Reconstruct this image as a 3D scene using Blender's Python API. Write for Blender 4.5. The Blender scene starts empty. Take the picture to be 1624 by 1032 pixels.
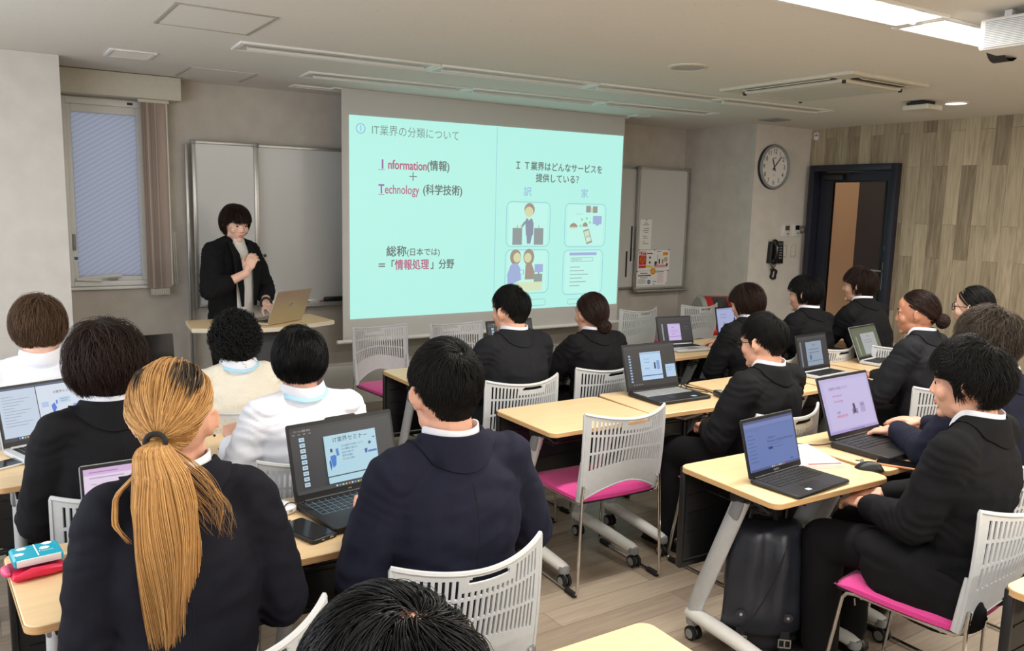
import bpy, bmesh, math, random
import numpy as np
from mathutils import Vector, Matrix, Euler, noise as mnoise

PI = math.pi
random.seed(7)
rng = np.random.default_rng(7)
scene = bpy.context.scene
COL = scene.collection

# ------------------------------------------------------------------ camera, world, lights, exposure
F_PX = 1301.85
YAW, PITCH, ROLL = 0.581411481, -0.145421271, 0.0237730762
CAM_H = 1.68
_cy, _sy, _cp, _sp, _cr, _sr = math.cos(YAW), math.sin(YAW), math.cos(PITCH), math.sin(PITCH), math.cos(ROLL), math.sin(ROLL)
_f = Vector((_sy * _cp, _cy * _cp, _sp))
_r = Vector((_cy, -_sy, 0))
_u = _r.cross(_f)
_R = _cr * _r + _sr * _u
_U = -_sr * _r + _cr * _u
cam_data = bpy.data.cameras.new('camera')
cam = bpy.data.objects.new('camera', cam_data)
COL.objects.link(cam)
cam_data.sensor_width = 36.0
cam_data.lens = 36.0 * F_PX / 1624.0
cam_data.clip_start = 0.05
cam.matrix_world = Matrix(((_R.x, _U.x, -_f.x, 0), (_R.y, _U.y, -_f.y, 0), (_R.z, _U.z, -_f.z, CAM_H), (0, 0, 0, 1)))
scene.camera = cam

world = bpy.data.worlds.new('daylight')
scene.world = world
world.use_nodes = True
_bg = world.node_tree.nodes['Background']
_bg.inputs[0].default_value = (0.86, 0.89, 0.97, 1)
_bg.inputs[1].default_value = 1.1

scene.view_settings.view_transform = 'Standard'
scene.view_settings.look = 'None'
scene.view_settings.gamma = 1.0
scene.view_settings.use_curve_mapping = False
scene.view_settings.exposure = 0.0

CEIL = 2.5
LAMP_W = 22.0          # watts of one lit ceiling strip
DAY_W = 62.0          # daylight lamp at the added, unseen window on the left
LIT_ROWS = [(2.12, (1.08 + 0.59, 2.26 + 0.59, 3.44 + 0.59, 4.62 + 0.59), -1.4),
            (-0.25, (0.5, 1.68, 2.86, 4.04, 5.22), 0.0),
            (-2.1, (0.5, 1.68, 2.86, 4.04, 5.22), 0.0)]


# ------------------------------------------------------------------ colours and materials
def lin(c):
    return tuple(((x / 255.0) / 12.92 if x / 255.0 <= 0.04045 else ((x / 255.0 + 0.055) / 1.055) ** 2.4) for x in c) + (1.0,)


def newmat(name):
    m = bpy.data.materials.new(name)
    m.use_nodes = True
    nt = m.node_tree
    return m, nt, nt.nodes['Principled BSDF']


def N(nt, t, **kw):
    n = nt.nodes.new(t)
    for k, v in kw.items():
        setattr(n, k, v)
    return n


def mat(name, rgb, rough=0.5, metal=0.0, var=0.06, scale=40.0, bump=0.0, bscale=None, stretch=None, spec=None, trans=0.0, sheen=0.0):
    """procedural principled material: colour with a fine noise variation and optional bump"""
    m, nt, b = newmat(name)
    tc = N(nt, 'ShaderNodeTexCoord')
    mp = N(nt, 'ShaderNodeMapping')
    nt.links.new(tc.outputs['Object'], mp.inputs[0])
    if stretch:
        mp.inputs['Scale'].default_value = stretch
    nz = N(nt, 'ShaderNodeTexNoise')
    nz.inputs['Scale'].default_value = scale
    nz.inputs['Detail'].default_value = 4
    nt.links.new(mp.outputs[0], nz.inputs[0])
    rp = N(nt, 'ShaderNodeValToRGB')
    c = lin(rgb)
    rp.color_ramp.elements[0].position = 0.3
    rp.color_ramp.elements[1].position = 0.7
    rp.color_ramp.elements[0].color = tuple(x * (1 - var) for x in c[:3]) + (1,)
    rp.color_ramp.elements[1].color = tuple(min(1, x * (1 + var)) for x in c[:3]) + (1,)
    nt.links.new(nz.outputs[0], rp.inputs[0])
    nt.links.new(rp.outputs[0], b.inputs['Base Color'])
    b.inputs['Roughness'].default_value = rough
    b.inputs['Metallic'].default_value = metal
    if spec is not None:
        b.inputs['Specular IOR Level'].default_value = spec
    if trans:
        b.inputs['Transmission Weight'].default_value = trans
    if sheen:
        b.inputs['Sheen Weight'].default_value = sheen
    if bump:
        n2 = N(nt, 'ShaderNodeTexNoise')
        n2.inputs['Scale'].default_value = bscale or scale
        n2.inputs['Detail'].default_value = 5
        nt.links.new(mp.outputs[0], n2.inputs[0])
        bp = N(nt, 'ShaderNodeBump')
        bp.inputs['Strength'].default_value = bump
        bp.inputs['Distance'].default_value = 0.01
        nt.links.new(n2.outputs[0], bp.inputs['Height'])
        nt.links.new(bp.outputs[0], b.inputs['Normal'])
    return m


def emit(name, rgb, strength=1.0):
    m, nt, b = newmat(name)
    b.inputs['Base Color'].default_value = (0.02, 0.02, 0.02, 1)
    b.inputs['Roughness'].default_value = 0.4
    b.inputs['Emission Color'].default_value = lin(rgb)
    b.inputs['Emission Strength'].default_value = strength
    return m


def plank_mat(name, c_dark, c_light, plank_w, plank_l, rough, axes, gap=0.002, grain=1.0):
    """wood planks; axes = (index along the plank, index across) in world coordinates"""
    m, nt, b = newmat(name)
    tc = N(nt, 'ShaderNodeTexCoord')
    sep = N(nt, 'ShaderNodeSeparateXYZ')
    nt.links.new(tc.outputs['Object'], sep.inputs[0])
    cmb = N(nt, 'ShaderNodeCombineXYZ')
    nt.links.new(sep.outputs[axes[0]], cmb.inputs[0])
    nt.links.new(sep.outputs[axes[1]], cmb.inputs[1])
    br = N(nt, 'ShaderNodeTexBrick')
    br.offset = 0.37
    br.offset_frequency = 2
    br.inputs['Color1'].default_value = (0, 0, 0, 1)
    br.inputs['Color2'].default_value = (1, 1, 1, 1)
    br.inputs['Mortar'].default_value = (0.5, 0.5, 0.5, 1)
    br.inputs['Scale'].default_value = 1.0
    br.inputs['Mortar Size'].default_value = gap
    br.inputs['Bias'].default_value = 0.0
    br.inputs['Brick Width'].default_value = plank_l
    br.inputs['Row Height'].default_value = plank_w
    nt.links.new(cmb.outputs[0], br.inputs[0])
    mp = N(nt, 'ShaderNodeMapping')
    mp.inputs['Scale'].default_value = (1.2, 16.0, 1.0)
    nt.links.new(cmb.outputs[0], mp.inputs[0])
    add = N(nt, 'ShaderNodeVectorMath', operation='ADD')
    sc = N(nt, 'ShaderNodeVectorMath', operation='SCALE')
    sc.inputs['Scale'].default_value = 37.0
    nt.links.new(br.outputs['Color'], sc.inputs[0])
    nt.links.new(mp.outputs[0], add.inputs[0])
    nt.links.new(sc.outputs[0], add.inputs[1])
    nz = N(nt, 'ShaderNodeTexNoise')
    nz.inputs['Scale'].default_value = 2.2
    nz.inputs['Detail'].default_value = 8
    nz.inputs['Distortion'].default_value = 1.2
    nt.links.new(add.outputs[0], nz.inputs[0])
    mix = N(nt, 'ShaderNodeMix', data_type='FLOAT')
    mix.inputs['Factor'].default_value = 0.55 * grain
    nt.links.new(br.outputs['Color'], mix.inputs[2])
    nt.links.new(nz.outputs[0], mix.inputs[3])
    rp = N(nt, 'ShaderNodeValToRGB')
    rp.color_ramp.elements[0].position = 0.18
    rp.color_ramp.elements[1].position = 0.82
    rp.color_ramp.elements[0].color = lin(c_dark)
    rp.color_ramp.elements[1].color = lin(c_light)
    nt.links.new(mix.outputs[0], rp.inputs[0])
    mm = N(nt, 'ShaderNodeMix', data_type='RGBA')
    nt.links.new(br.outputs['Fac'], mm.inputs['Factor'])
    nt.links.new(rp.outputs[0], mm.inputs[6])
    mm.inputs[7].default_value = tuple(x * 0.55 for x in lin(c_dark)[:3]) + (1,)
    nt.links.new(mm.outputs[2], b.inputs['Base Color'])
    b.inputs['Roughness'].default_value = rough
    bp = N(nt, 'ShaderNodeBump')
    bp.inputs['Strength'].default_value = 0.15
    bp.inputs['Distance'].default_value = 0.004
    nt.links.new(nz.outputs[0], bp.inputs['Height'])
    nt.links.new(bp.outputs[0], b.inputs['Normal'])
    return m


def speckle_mat(name, base, dark, scale, rough=0.9, lo=0.62, hi=0.68):
    m, nt, b = newmat(name)
    tc = N(nt, 'ShaderNodeTexCoord')
    nz = N(nt, 'ShaderNodeTexNoise')
    nz.inputs['Scale'].default_value = scale
    nz.inputs['Detail'].default_value = 6
    nz.inputs['Roughness'].default_value = 0.7
    nt.links.new(tc.outputs['Object'], nz.inputs[0])
    rp = N(nt, 'ShaderNodeValToRGB')
    rp.color_ramp.elements[0].position = lo
    rp.color_ramp.elements[1].position = hi
    rp.color_ramp.elements[0].color = lin(base)
    rp.color_ramp.elements[1].color = lin(dark)
    nt.links.new(nz.outputs[0], rp.inputs[0])
    nt.links.new(rp.outputs[0], b.inputs['Base Color'])
    b.inputs['Roughness'].default_value = rough
    bp = N(nt, 'ShaderNodeBump')
    bp.inputs['Strength'].default_value = 0.25
    bp.inputs['Distance'].default_value = 0.004
    nt.links.new(nz.outputs[0], bp.inputs['Height'])
    nt.links.new(bp.outputs[0], b.inputs['Normal'])
    return m


def hair_mat(name, c_dark, c_light, rough=0.5):
    m, nt, b = newmat(name)
    g = N(nt, 'ShaderNodeNewGeometry')
    rp = N(nt, 'ShaderNodeValToRGB')
    rp.color_ramp.elements[0].color = lin(c_dark)
    rp.color_ramp.elements[1].color = lin(c_light)
    nt.links.new(g.outputs['Random Per Island'], rp.inputs[0])
    tc = N(nt, 'ShaderNodeTexCoord')
    nz = N(nt, 'ShaderNodeTexNoise')
    nz.inputs['Scale'].default_value = 60
    nt.links.new(tc.outputs['Object'], nz.inputs[0])
    mx = N(nt, 'ShaderNodeMix', data_type='RGBA', blend_type='MULTIPLY')
    mx.inputs['Factor'].default_value = 0.22
    nt.links.new(rp.outputs[0], mx.inputs[6])
    nt.links.new(nz.outputs[0], mx.inputs[7])
    nt.links.new(mx.outputs[2], b.inputs['Base Color'])
    b.inputs['Roughness'].default_value = rough
    b.inputs['Specular IOR Level'].default_value = 0.22
    return m


M = {}
M['ceiling'] = speckle_mat('ceiling_tile', (228, 225, 217), (196, 191, 182), 55)
M['wall'] = mat('wallpaper', (200, 193, 183), 0.85, var=0.07, scale=7, bump=0.12, bscale=90)
M['wall_light'] = mat('light_wallpaper', (220, 216, 210), 0.85, var=0.05, scale=7, bump=0.12, bscale=90)
M['dado'] = mat('grey_white_dado', (200, 197, 190), 0.6, var=0.03, scale=6)
M['wood_wall'] = plank_mat('oak_wall_planks', (112, 96, 76), (208, 192, 164), 0.125, 0.8, 0.6, (2, 1), gap=0.001, grain=1.15)
M['floor'] = plank_mat('grey_oak_floor', (122, 106, 92), (178, 163, 144), 0.13, 0.95, 0.42, (0, 1), gap=0.0012)
M['white'] = mat('white_plastic', (226, 227, 226), 0.4, var=0.02)
M['cream'] = mat('cream_plastic', (214, 210, 196), 0.5, var=0.03)
M['white_metal'] = mat('white_enamel', (236, 236, 232), 0.35, var=0.02)
M['lightgrey'] = mat('light_grey_enamel', (200, 203, 205), 0.4, var=0.03)
M['greyplastic'] = mat('mid_grey_plastic', (146, 149, 151), 0.45, var=0.03)
M['black'] = mat('black_plastic', (24, 24, 26), 0.45, var=0.1)
M['blackgloss'] = mat('black_gloss', (14, 14, 16), 0.15, var=0.1)
M['darkpanel'] = mat('black_steel_panel', (26, 26, 28), 0.35, var=0.08)
M['rubber'] = mat('black_rubber', (22, 22, 22), 0.7, var=0.1)
M['chrome'] = mat('chrome_tube', (205, 203, 200), 0.16, 1.0, var=0.02)
M['alu'] = mat('brushed_aluminium', (190, 190, 188), 0.35, 0.8, var=0.03, scale=200)
M['maple'] = mat('maple_laminate', (233, 203, 157), 0.38, var=0.045, scale=3.0, stretch=(1.5, 14, 1), bump=0.0)
M['maple_edge'] = mat('maple_edge_band', (214, 172, 120), 0.5, var=0.08, scale=4, stretch=(2, 2, 60))
M['pink'] = mat('pink_seat_fabric', (224, 62, 148), 0.85, var=0.1, scale=300, bump=0.3, bscale=500, sheen=0.2)
M['board'] = mat('whiteboard_enamel', (206, 206, 204), 0.18, var=0.015, scale=2)
M['paper'] = mat('white_paper', (240, 240, 238), 0.8, var=0.01)
M['navyframe'] = mat('dark_navy_steel', (34, 36, 50), 0.4, var=0.06)
M['skin'] = mat('skin_warm', (222, 168, 142), 0.5, var=0.05, scale=25)
M['skin_tan'] = mat('skin_tan', (190, 132, 104), 0.5, var=0.06, scale=25)
M['skin_fair'] = mat('skin_fair', (233, 188, 166), 0.5, var=0.05, scale=25)
M['suit_black'] = mat('black_suit_cloth', (19, 19, 22), 0.85, var=0.14, scale=500, bump=0.15, bscale=800, spec=0.2)
M['suit_navy'] = mat('navy_suit_cloth', (27, 29, 46), 0.85, var=0.12, scale=500, bump=0.15, bscale=800, spec=0.2)
M['suit_ink'] = mat('ink_suit_cloth', (21, 22, 31), 0.85, var=0.12, scale=500, bump=0.15, bscale=800, spec=0.2)
M['suit_char'] = mat('charcoal_suit_cloth', (29, 30, 34), 0.85, var=0.12, scale=500, bump=0.15, bscale=800, spec=0.2)
M['shirt'] = mat('white_shirt_cotton', (236, 238, 246), 0.8, var=0.02, scale=300, bump=0.1, bscale=600)
M['lanyard'] = mat('pale_blue_ribbon', (168, 214, 236), 0.6, var=0.03)
M['leather'] = mat('black_leather', (40, 44, 54), 0.40, var=0.12, scale=20, bump=0.06, bscale=180)
M['nylon'] = mat('black_nylon', (20, 20, 22), 0.7, var=0.15, scale=200, bump=0.2, bscale=400)
M['shoe'] = mat('black_shoe_leather', (18, 17, 17), 0.3, var=0.1)
M['eye'] = mat('eye_white', (196, 188, 180), 0.3, var=0.01)
M['iris'] = mat('dark_iris', (30, 20, 16), 0.15, var=0.05)
M['lip'] = mat('lip_rose', (198, 124, 110), 0.5, var=0.04)


# ------------------------------------------------------------------ mesh builder
class MB:
    def __init__(s):
        s.v, s.f, s.n = [], [], 0

    def add(s, verts, faces, mi=0):
        s.v.extend(tuple(p) for p in verts)
        s.f.extend((tuple(i + s.n for i in f), mi) for f in faces)
        s.n += len(verts)
        return s

    def box(s, c, size, rot=None, mi=0, bev=0.0, seg=2):
        bm = bmesh.new()
        bmesh.ops.create_cube(bm, size=1.0)
        bmesh.ops.scale(bm, vec=size, verts=bm.verts)
        if bev > 0:
            bmesh.ops.bevel(bm, geom=list(bm.edges), offset=min(bev, min(size) * 0.49), segments=seg, profile=0.5, affect='EDGES')
        if rot is not None:
            bmesh.ops.rotate(bm, cent=(0, 0, 0), matrix=rot, verts=bm.verts)
        bm.verts.index_update()
        s.add([(v.co.x + c[0], v.co.y + c[1], v.co.z + c[2]) for v in bm.verts], [[v.index for v in f.verts] for f in bm.faces], mi)
        bm.free()
        return s

    def prism(s, pts, z0, z1, axis='z', mi=0, bev=0.0):
        """outline (2-D, counter-clockwise) extruded along an axis"""
        def P(a, b, t):
            return {'z': (a, b, t), 'y': (a, t, b), 'x': (t, a, b)}[axis]
        n = len(pts)
        if bev > 0:
            cx = sum(p[0] for p in pts) / n
            cy = sum(p[1] for p in pts) / n
            ins = []
            for i in range(n):
                a, b, c = Vector(pts[i - 1]), Vector(pts[i]), Vector(pts[(i + 1) % n])
                t = (c - a).normalized()
                nn = Vector((-t.y, t.x))
                if nn.dot(Vector((cx, cy)) - b) < 0:
                    nn = -nn
                ins.append(tuple(b + nn * bev))
            rings = [(ins, z0), (pts, z0 + bev), (pts, z1 - bev), (ins, z1)]
        else:
            rings = [(pts, z0), (pts, z1)]
        vs = [P(p[0], p[1], z) for ring, z in rings for p in ring]
        fs = []
        for k in range(len(rings) - 1):
            for i in range(n):
                j = (i + 1) % n
                fs.append((k * n + i, k * n + j, (k + 1) * n + j, (k + 1) * n + i))
        fs.append(tuple(range(n))[::-1])
        fs.append(tuple((len(rings) - 1) * n + i for i in range(n)))
        return s.add(vs, fs, mi)

    def tube(s, pts, r, seg=8, mi=0, closed=False, flat=None):
        """tube along a polyline; r is one radius or one per point; flat = (direction, factor) squashes it"""
        pts = [Vector(p) for p in pts]
        n = len(pts)
        rr = r if hasattr(r, '__len__') else [r] * n
        vs, fs = [], []
        prev = None
        for i, p in enumerate(pts):
            if closed:
                t = (pts[(i + 1) % n] - pts[i - 1]).normalized()
            else:
                t = (pts[min(i + 1, n - 1)] - pts[max(i - 1, 0)]).normalized()
            if prev is None:
                a = Vector((0, 0, 1)) if abs(t.z) < 0.9 else Vector((1, 0, 0))
                u = t.cross(a).normalized()
            else:
                u = (prev - t * prev.dot(t))
                u = u.normalized() if u.length > 1e-6 else t.orthogonal().normalized()
            prev = u
            w = t.cross(u)
            for k in range(seg):
                an = 2 * PI * k / seg
                o = (u * math.cos(an) + w * math.sin(an)) * rr[i]
                if flat:
                    d = Vector(flat[0])
                    o = o - d * o.dot(d) * (1 - flat[1])
                vs.append(p + o)
        m = n if closed else n - 1
        for i in range(m):
            for k in range(seg):
                a, b = i * seg + k, i * seg + (k + 1) % seg
                c, d = ((i + 1) % n) * seg + (k + 1) % seg, ((i + 1) % n) * seg + k
                fs.append((a, b, c, d))
        if not closed:
            fs.append(tuple(range(seg))[::-1])
            fs.append(tuple((n - 1) * seg + k for k in range(seg)))
        return s.add(vs, fs, mi)

    def ell(s, c, r, rot=None, seg=20, rings=12, mi=0):
        vs, fs = [], []
        c = Vector(c)
        for i in range(rings + 1):
            th = PI * i / rings
            for k in range(seg):
                ph = 2 * PI * k / seg
                p = Vector((r[0] * math.sin(th) * math.cos(ph), r[1] * math.sin(th) * math.sin(ph), r[2] * math.cos(th)))
                if rot is not None:
                    p = rot @ p
                if i in (0, rings) and k > 0:
                    continue
                vs.append(c + p)
        def idx(i, k):
            if i == 0:
                return 0
            if i == rings:
                return 1 + (rings - 1) * seg
            return 1 + (i - 1) * seg + k % seg
        for i in range(rings):
            for k in range(seg):
                q = [idx(i, k), idx(i + 1, k), idx(i + 1, k + 1), idx(i, k + 1)]
                q2 = []
                for x in q:
                    if x not in q2:
                        q2.append(x)
                fs.append(tuple(q2))
        return s.add(vs, fs, mi)

    def cap(s, p, q, r1, r2, seg=14):
        """tapered capsule with rounded ends"""
        p, q = Vector(p), Vector(q)
        d = q - p
        L = d.length
        if L < 1e-6:
            return s.ell(p, (r1, r1, r1))
        t = d / L
        pts, rs = [], []
        for a in (-85, -60, -30):
            an = math.radians(a)
            pts.append(p + t * r1 * math.sin(an)); rs.append(r1 * math.cos(an))
        for k in range(5):
            pts.append(p + d * k / 4); rs.append(r1 + (r2 - r1) * k / 4)
        for a in (30, 60, 85):
            an = math.radians(a)
            pts.append(q + t * r2 * math.sin(an)); rs.append(r2 * math.cos(an))
        return s.tube(pts, rs, seg)

    def lathe(s, prof, seg=32, c=(0, 0, 0), axis='z', mi=0):
        vs, fs = [], []
        n = len(prof)
        for k in range(seg):
            an = 2 * PI * k / seg
            for r, h in prof:
                a, b = r * math.cos(an), r * math.sin(an)
                p = {'z': (a, b, h), 'y': (a, h, b), 'x': (h, a, b)}[axis]
                vs.append((p[0] + c[0], p[1] + c[1], p[2] + c[2]))
        for k in range(seg):
            for i in range(n - 1):
                a, b = k * n + i, ((k + 1) % seg) * n + i
                fs.append((a, b, b + 1, a + 1))
        return s.add(vs, fs, mi)

    def mesh(s, name, mats, smooth=True, angle=40):
        me = bpy.data.meshes.new(name)
        me.from_pydata(s.v, [], [f for f, _ in s.f])
        for m in (mats if isinstance(mats, (list, tuple)) else [mats]):
            me.materials.append(m)
        me.polygons.foreach_set('material_index', [mi for _, mi in s.f])
        bm = bmesh.new()
        bm.from_mesh(me)
        bmesh.ops.recalc_face_normals(bm, faces=bm.faces)
        bm.to_mesh(me)
        bm.free()
        if smooth:
            me.polygons.foreach_set('use_smooth', [True] * len(me.polygons))
            me.set_sharp_from_angle(angle=math.radians(angle))
        me.update()
        return me

    def build(s, name, mats, parent=None, loc=None, rotz=0.0, smooth=True, angle=40):
        o = bpy.data.objects.new(name, s.mesh(name, mats, smooth, angle))
        COL.objects.link(o)
        if parent is not None:
            o.parent = parent
        if loc is not None:
            o.location = loc
        o.rotation_euler.z = rotz
        return o


def tag(o, label=None, cat=None, group=None, kind=None):
    if label: o['label'] = label
    if cat: o['category'] = cat
    if group: o['group'] = group
    if kind: o['kind'] = kind
    return o


def thing(name, label, cat, loc=(0, 0, 0), rotz=0.0, group=None):
    o = bpy.data.objects.new(name, None)
    o.empty_display_size = 0.1
    COL.objects.link(o)
    o.location = loc
    o.rotation_euler.z = rotz
    return tag(o, label, cat, group)


def struct(o):
    o['kind'] = 'structure'
    return o


def dup(root, loc, rotz, label, group=None, parent=None):
    """copy of a thing with copies of its parts and sub-parts"""
    r = root.copy()
    COL.objects.link(r)
    r.location = loc
    r.rotation_euler.z = rotz
    r['label'] = label
    if group: r['group'] = group
    def rec(src, dst):
        for ch in KIDS.get(src.name, ()):
            c = ch.copy()
            COL.objects.link(c)
            c.parent = dst
            rec(ch, c)
    rec(root, r)
    return r


KIDS = {}


def index_kids():
    KIDS.clear()
    for o in COL.objects:
        if o.parent is not None:
            KIDS.setdefault(o.parent.name, []).append(o)


def evaluated(o):
    """mesh of an object with its modifiers applied; the object itself is removed"""
    dg = bpy.context.evaluated_depsgraph_get()
    dg.update()
    me = bpy.data.meshes.new_from_object(o.evaluated_get(dg))
    bpy.data.objects.remove(o, do_unlink=True)
    return me


def rz(a):
    return Matrix.Rotation(a, 3, 'Z')


def rx(a):
    return Matrix.Rotation(a, 3, 'X')


def ry(a):
    return Matrix.Rotation(a, 3, 'Y')


def rrect(x0, y0, x1, y1, r, n=5):
    pts = []
    for cx, cy, a0 in ((x1 - r, y0 + r, -90), (x1 - r, y1 - r, 0), (x0 + r, y1 - r, 90), (x0 + r, y0 + r, 180)):
        for k in range(n + 1):
            a = math.radians(a0 + 90 * k / n)
            pts.append((cx + r * math.cos(a), cy + r * math.sin(a)))
    return pts


def text_mb(body, size, align='LEFT', xs=1.0, bold=0.0):
    """lettering as flat mesh data in the local x-y plane"""
    cu = bpy.data.curves.new('lettering', 'FONT')
    cu.body = body
    cu.size = size
    cu.align_x = align
    cu.align_y = 'CENTER'
    cu.resolution_u = 3
    o = bpy.data.objects.new('lettering', cu)
    COL.objects.link(o)
    me = evaluated(o)
    mb = MB()
    offs = [(0, 0)] if bold <= 0 else [(bold * 0.9, 0), (-bold * 0.9, 0), (0, bold * 0.9), (0, -bold * 0.9)]
    for dx, dy in offs:
        mb.add([(v.co.x * xs + dx, v.co.y + dy, 0.0) for v in me.vertices], [list(p.vertices) for p in me.polygons])
    bpy.data.meshes.remove(me)
    bpy.data.curves.remove(cu)
    return mb


def xform(mb, fn):
    mb.v = [tuple(fn(Vector(p))) for p in mb.v]
    return mb
# ------------------------------------------------------------------ the room
WX, WY = 7.1, 6.35        # right (wood) wall and front wall
CY = 5.42                 # wall with the clock
JX = 6.29                 # side of the jog
LX, BY = -1.3, -3.2       # left and back wall


def slab(name, x0, x1, y0, y1, z0, z1, m):
    b = MB().box(((x0 + x1) / 2, (y0 + y1) / 2, (z0 + z1) / 2), (x1 - x0, y1 - y0, z1 - z0))
    return struct(b.build(name, m, smooth=False))


slab('floor', LX - 0.1, WX + 2.4, BY - 0.1, WY + 0.15, -0.1, 0.0, M['floor'])
slab('ceiling', LX - 0.1, WX + 2.4, BY - 0.1, WY + 0.15, CEIL, CEIL + 0.1, M['ceiling'])
b = MB()   # left wall with an opening for the added, unseen window that brightens the room
for y0, y1, z0, z1 in ((BY, 0.6, 0, CEIL), (5.0, WY, 0, CEIL), (0.6, 5.0, 0, 0.8), (0.6, 5.0, 2.3, CEIL)):
    b.box((LX - 0.05, (y0 + y1) / 2, (z0 + z1) / 2), (0.1, y1 - y0, z1 - z0))
struct(b.build('wall_left', M['wall_light'], smooth=False))
ld = bpy.data.lights.new('daylight', 'AREA'); ld.shape = 'RECTANGLE'; ld.size = 1.4; ld.size_y = 4.3; ld.energy = DAY_W; ld.color = (0.90, 0.95, 1.0)  # area lamp added at the unseen left window to brighten the room
lo = bpy.data.objects.new('daylight', ld); COL.objects.link(lo); lo.location = (LX - 0.02, 2.8, 1.55); lo.rotation_euler = (0, -PI / 2, 0)
slab('wall_back', LX, WX, BY - 0.1, BY, 0, CEIL, M['wall_light'])
# front wall with the window opening x .53 .. 1.075, z 1.06 .. 2.36
WIN = (0.535, 1.075, 1.055, 2.33)
b = MB()
for x0, x1, z0, z1 in ((LX, WIN[0], 0, CEIL), (WIN[1], JX + 0.1, 0, CEIL), (WIN[0], WIN[1], 0, WIN[2]), (WIN[0], WIN[1], WIN[3], CEIL)):
    b.box(((x0 + x1) / 2, WY + 0.075, (z0 + z1) / 2), (x1 - x0, 0.15, z1 - z0))
struct(b.build('wall_front', M['wall'], smooth=False))
slab('wall_pillar', LX, 0.49, 5.72, WY - 0.001, 0, CEIL - 0.001, M['wall_light'])
slab('wall_jog', JX, JX + 0.1, CY + 0.001, WY, 0, CEIL, M['wall'])
slab('wall_clock', JX + 0.0005, WX, CY, CY + 0.1, 0, CEIL, M['wall_light'])
# wood wall with the door opening y 4.42 .. 5.36
DY0, DY1, DZ = 4.42, 5.36, 2.14
b = MB()
for y0, y1, z0, z1 in ((BY, DY0, 0, CEIL), (DY1, CY + 0.1, 0, CEIL), (DY0, DY1, DZ, CEIL)):
    b.box((WX + 0.06, (y0 + y1) / 2, (z0 + z1) / 2), (0.12, y1 - y0, z1 - z0))
struct(b.build('wall_right', M['wood_wall'], smooth=False))
# low pale dado under the front whiteboards
struct(MB().box(((1.2 + JX) / 2, WY - 0.015, 0.17), (JX - 1.2, 0.03, 0.34), bev=0.004).build('baseboard_front', M['dado']))
slab('baseboard_pillar', LX, 0.49, 5.71, 5.72, 0, 0.06, M['dado'])
slab('baseboard_clock', JX, WX, CY - 0.01, CY, 0, 0.06, M['dado'])
slab('baseboard_right', WX - 0.01, WX, BY, DY0, 0, 0.06, M['dado'])

# corridor seen through the door's glass
M['corridor'] = mat('corridor_paint', (206, 168, 128), 0.8, var=0.03, scale=4)
M['corridor_dark'] = mat('corridor_dark_door', (58, 50, 46), 0.5, var=0.05)
slab('wall_corridor', WX + 2.2, WX + 2.3, 3.0, 7.5, 0, CEIL, M['corridor'])
slab('wall_corridor_end', WX + 0.13, WX + 2.2, 7.4, 7.5, 0, CEIL, M['corridor'])
slab('wall_corridor_side', WX + 0.13, WX + 2.2, 3.0, 3.1, 0, CEIL, M['corridor'])
slab('trim_1', WX + 2.12, WX + 2.2, 4.4, 6.28, 0, CEIL, M['corridor_dark'])

# door: dark navy frame, leaf with a tall glass
M['doorglass'] = None
gm, nt, gb = newmat('dark_door_glass')
tc = N(nt, 'ShaderNodeTexCoord')
nz = N(nt, 'ShaderNodeTexNoise'); nz.inputs['Scale'].default_value = 2
nt.links.new(tc.outputs['Object'], nz.inputs[0])
rp = N(nt, 'ShaderNodeValToRGB')
rp.color_ramp.elements[0].color = (0.62, 0.58, 0.54, 1); rp.color_ramp.elements[1].color = (0.7, 0.66, 0.62, 1)
nt.links.new(nz.outputs[0], rp.inputs[0])
nt.links.new(rp.outputs[0], gb.inputs['Base Color'])
gb.inputs['Transmission Weight'].default_value = 1.0
gb.inputs['Roughness'].default_value = 0.0
gb.inputs['IOR'].default_value = 1.05
M['doorglass'] = gm
door = struct(thing('door_1', None, None))
b = MB()
b.box((WX + 0.03, DY0 + 0.03, DZ / 2), (0.2, 0.06, DZ), bev=0.004)
b.box((WX + 0.03, DY1 - 0.03, DZ / 2), (0.2, 0.06, DZ), bev=0.004)
b.box((WX + 0.03, (DY0 + DY1) / 2, DZ - 0.03), (0.2, DY1 - DY0 - 0.12, 0.06), bev=0.004)
b.build('door_frame', M['navyframe'], door)
L0, L1 = DY0 + 0.065, DY1 - 0.065
G0, G1, GZ0, GZ1 = L0 + 0.10, L1 - 0.14, 0.35, 1.98
b = MB()
xl = WX + 0.06
for y0, y1, z0, z1 in ((L0, G0, 0.01, DZ - 0.065), (G1, L1, 0.01, DZ - 0.065), (G0, G1, 0.01, GZ0), (G0, G1, GZ1, DZ - 0.065)):
    b.box((xl, (y0 + y1) / 2, (z0 + z1) / 2), (0.04, y1 - y0, z1 - z0))
leaf = b.build('door_leaf', M['navyframe'], door, smooth=False)
b = MB()
for y0, y1, z0, z1 in ((G0 - 0.012, G0 + 0.006, GZ0, GZ1), (G1 - 0.006, G1 + 0.012, GZ0, GZ1), (G0, G1, GZ0 - 0.01, GZ0 + 0.006), (G0, G1, GZ1 - 0.006, GZ1 + 0.012)):
    b.box((xl - 0.022, (y0 + y1) / 2, (z0 + z1) / 2), (0.012, y1 - y0, z1 - z0), bev=0.003)
b.build('glazing_bead', M['black'], leaf)
MB().box((xl, (G0 + G1) / 2, (GZ0 + GZ1) / 2), (0.006, G1 - G0, GZ1 - GZ0)).build('glass_pane', M['doorglass'], leaf, smooth=False)
b = MB()
b.box((xl - 0.05, L1 - 0.16, DZ - 0.115), (0.06, 0.24, 0.055), bev=0.008)
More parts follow.
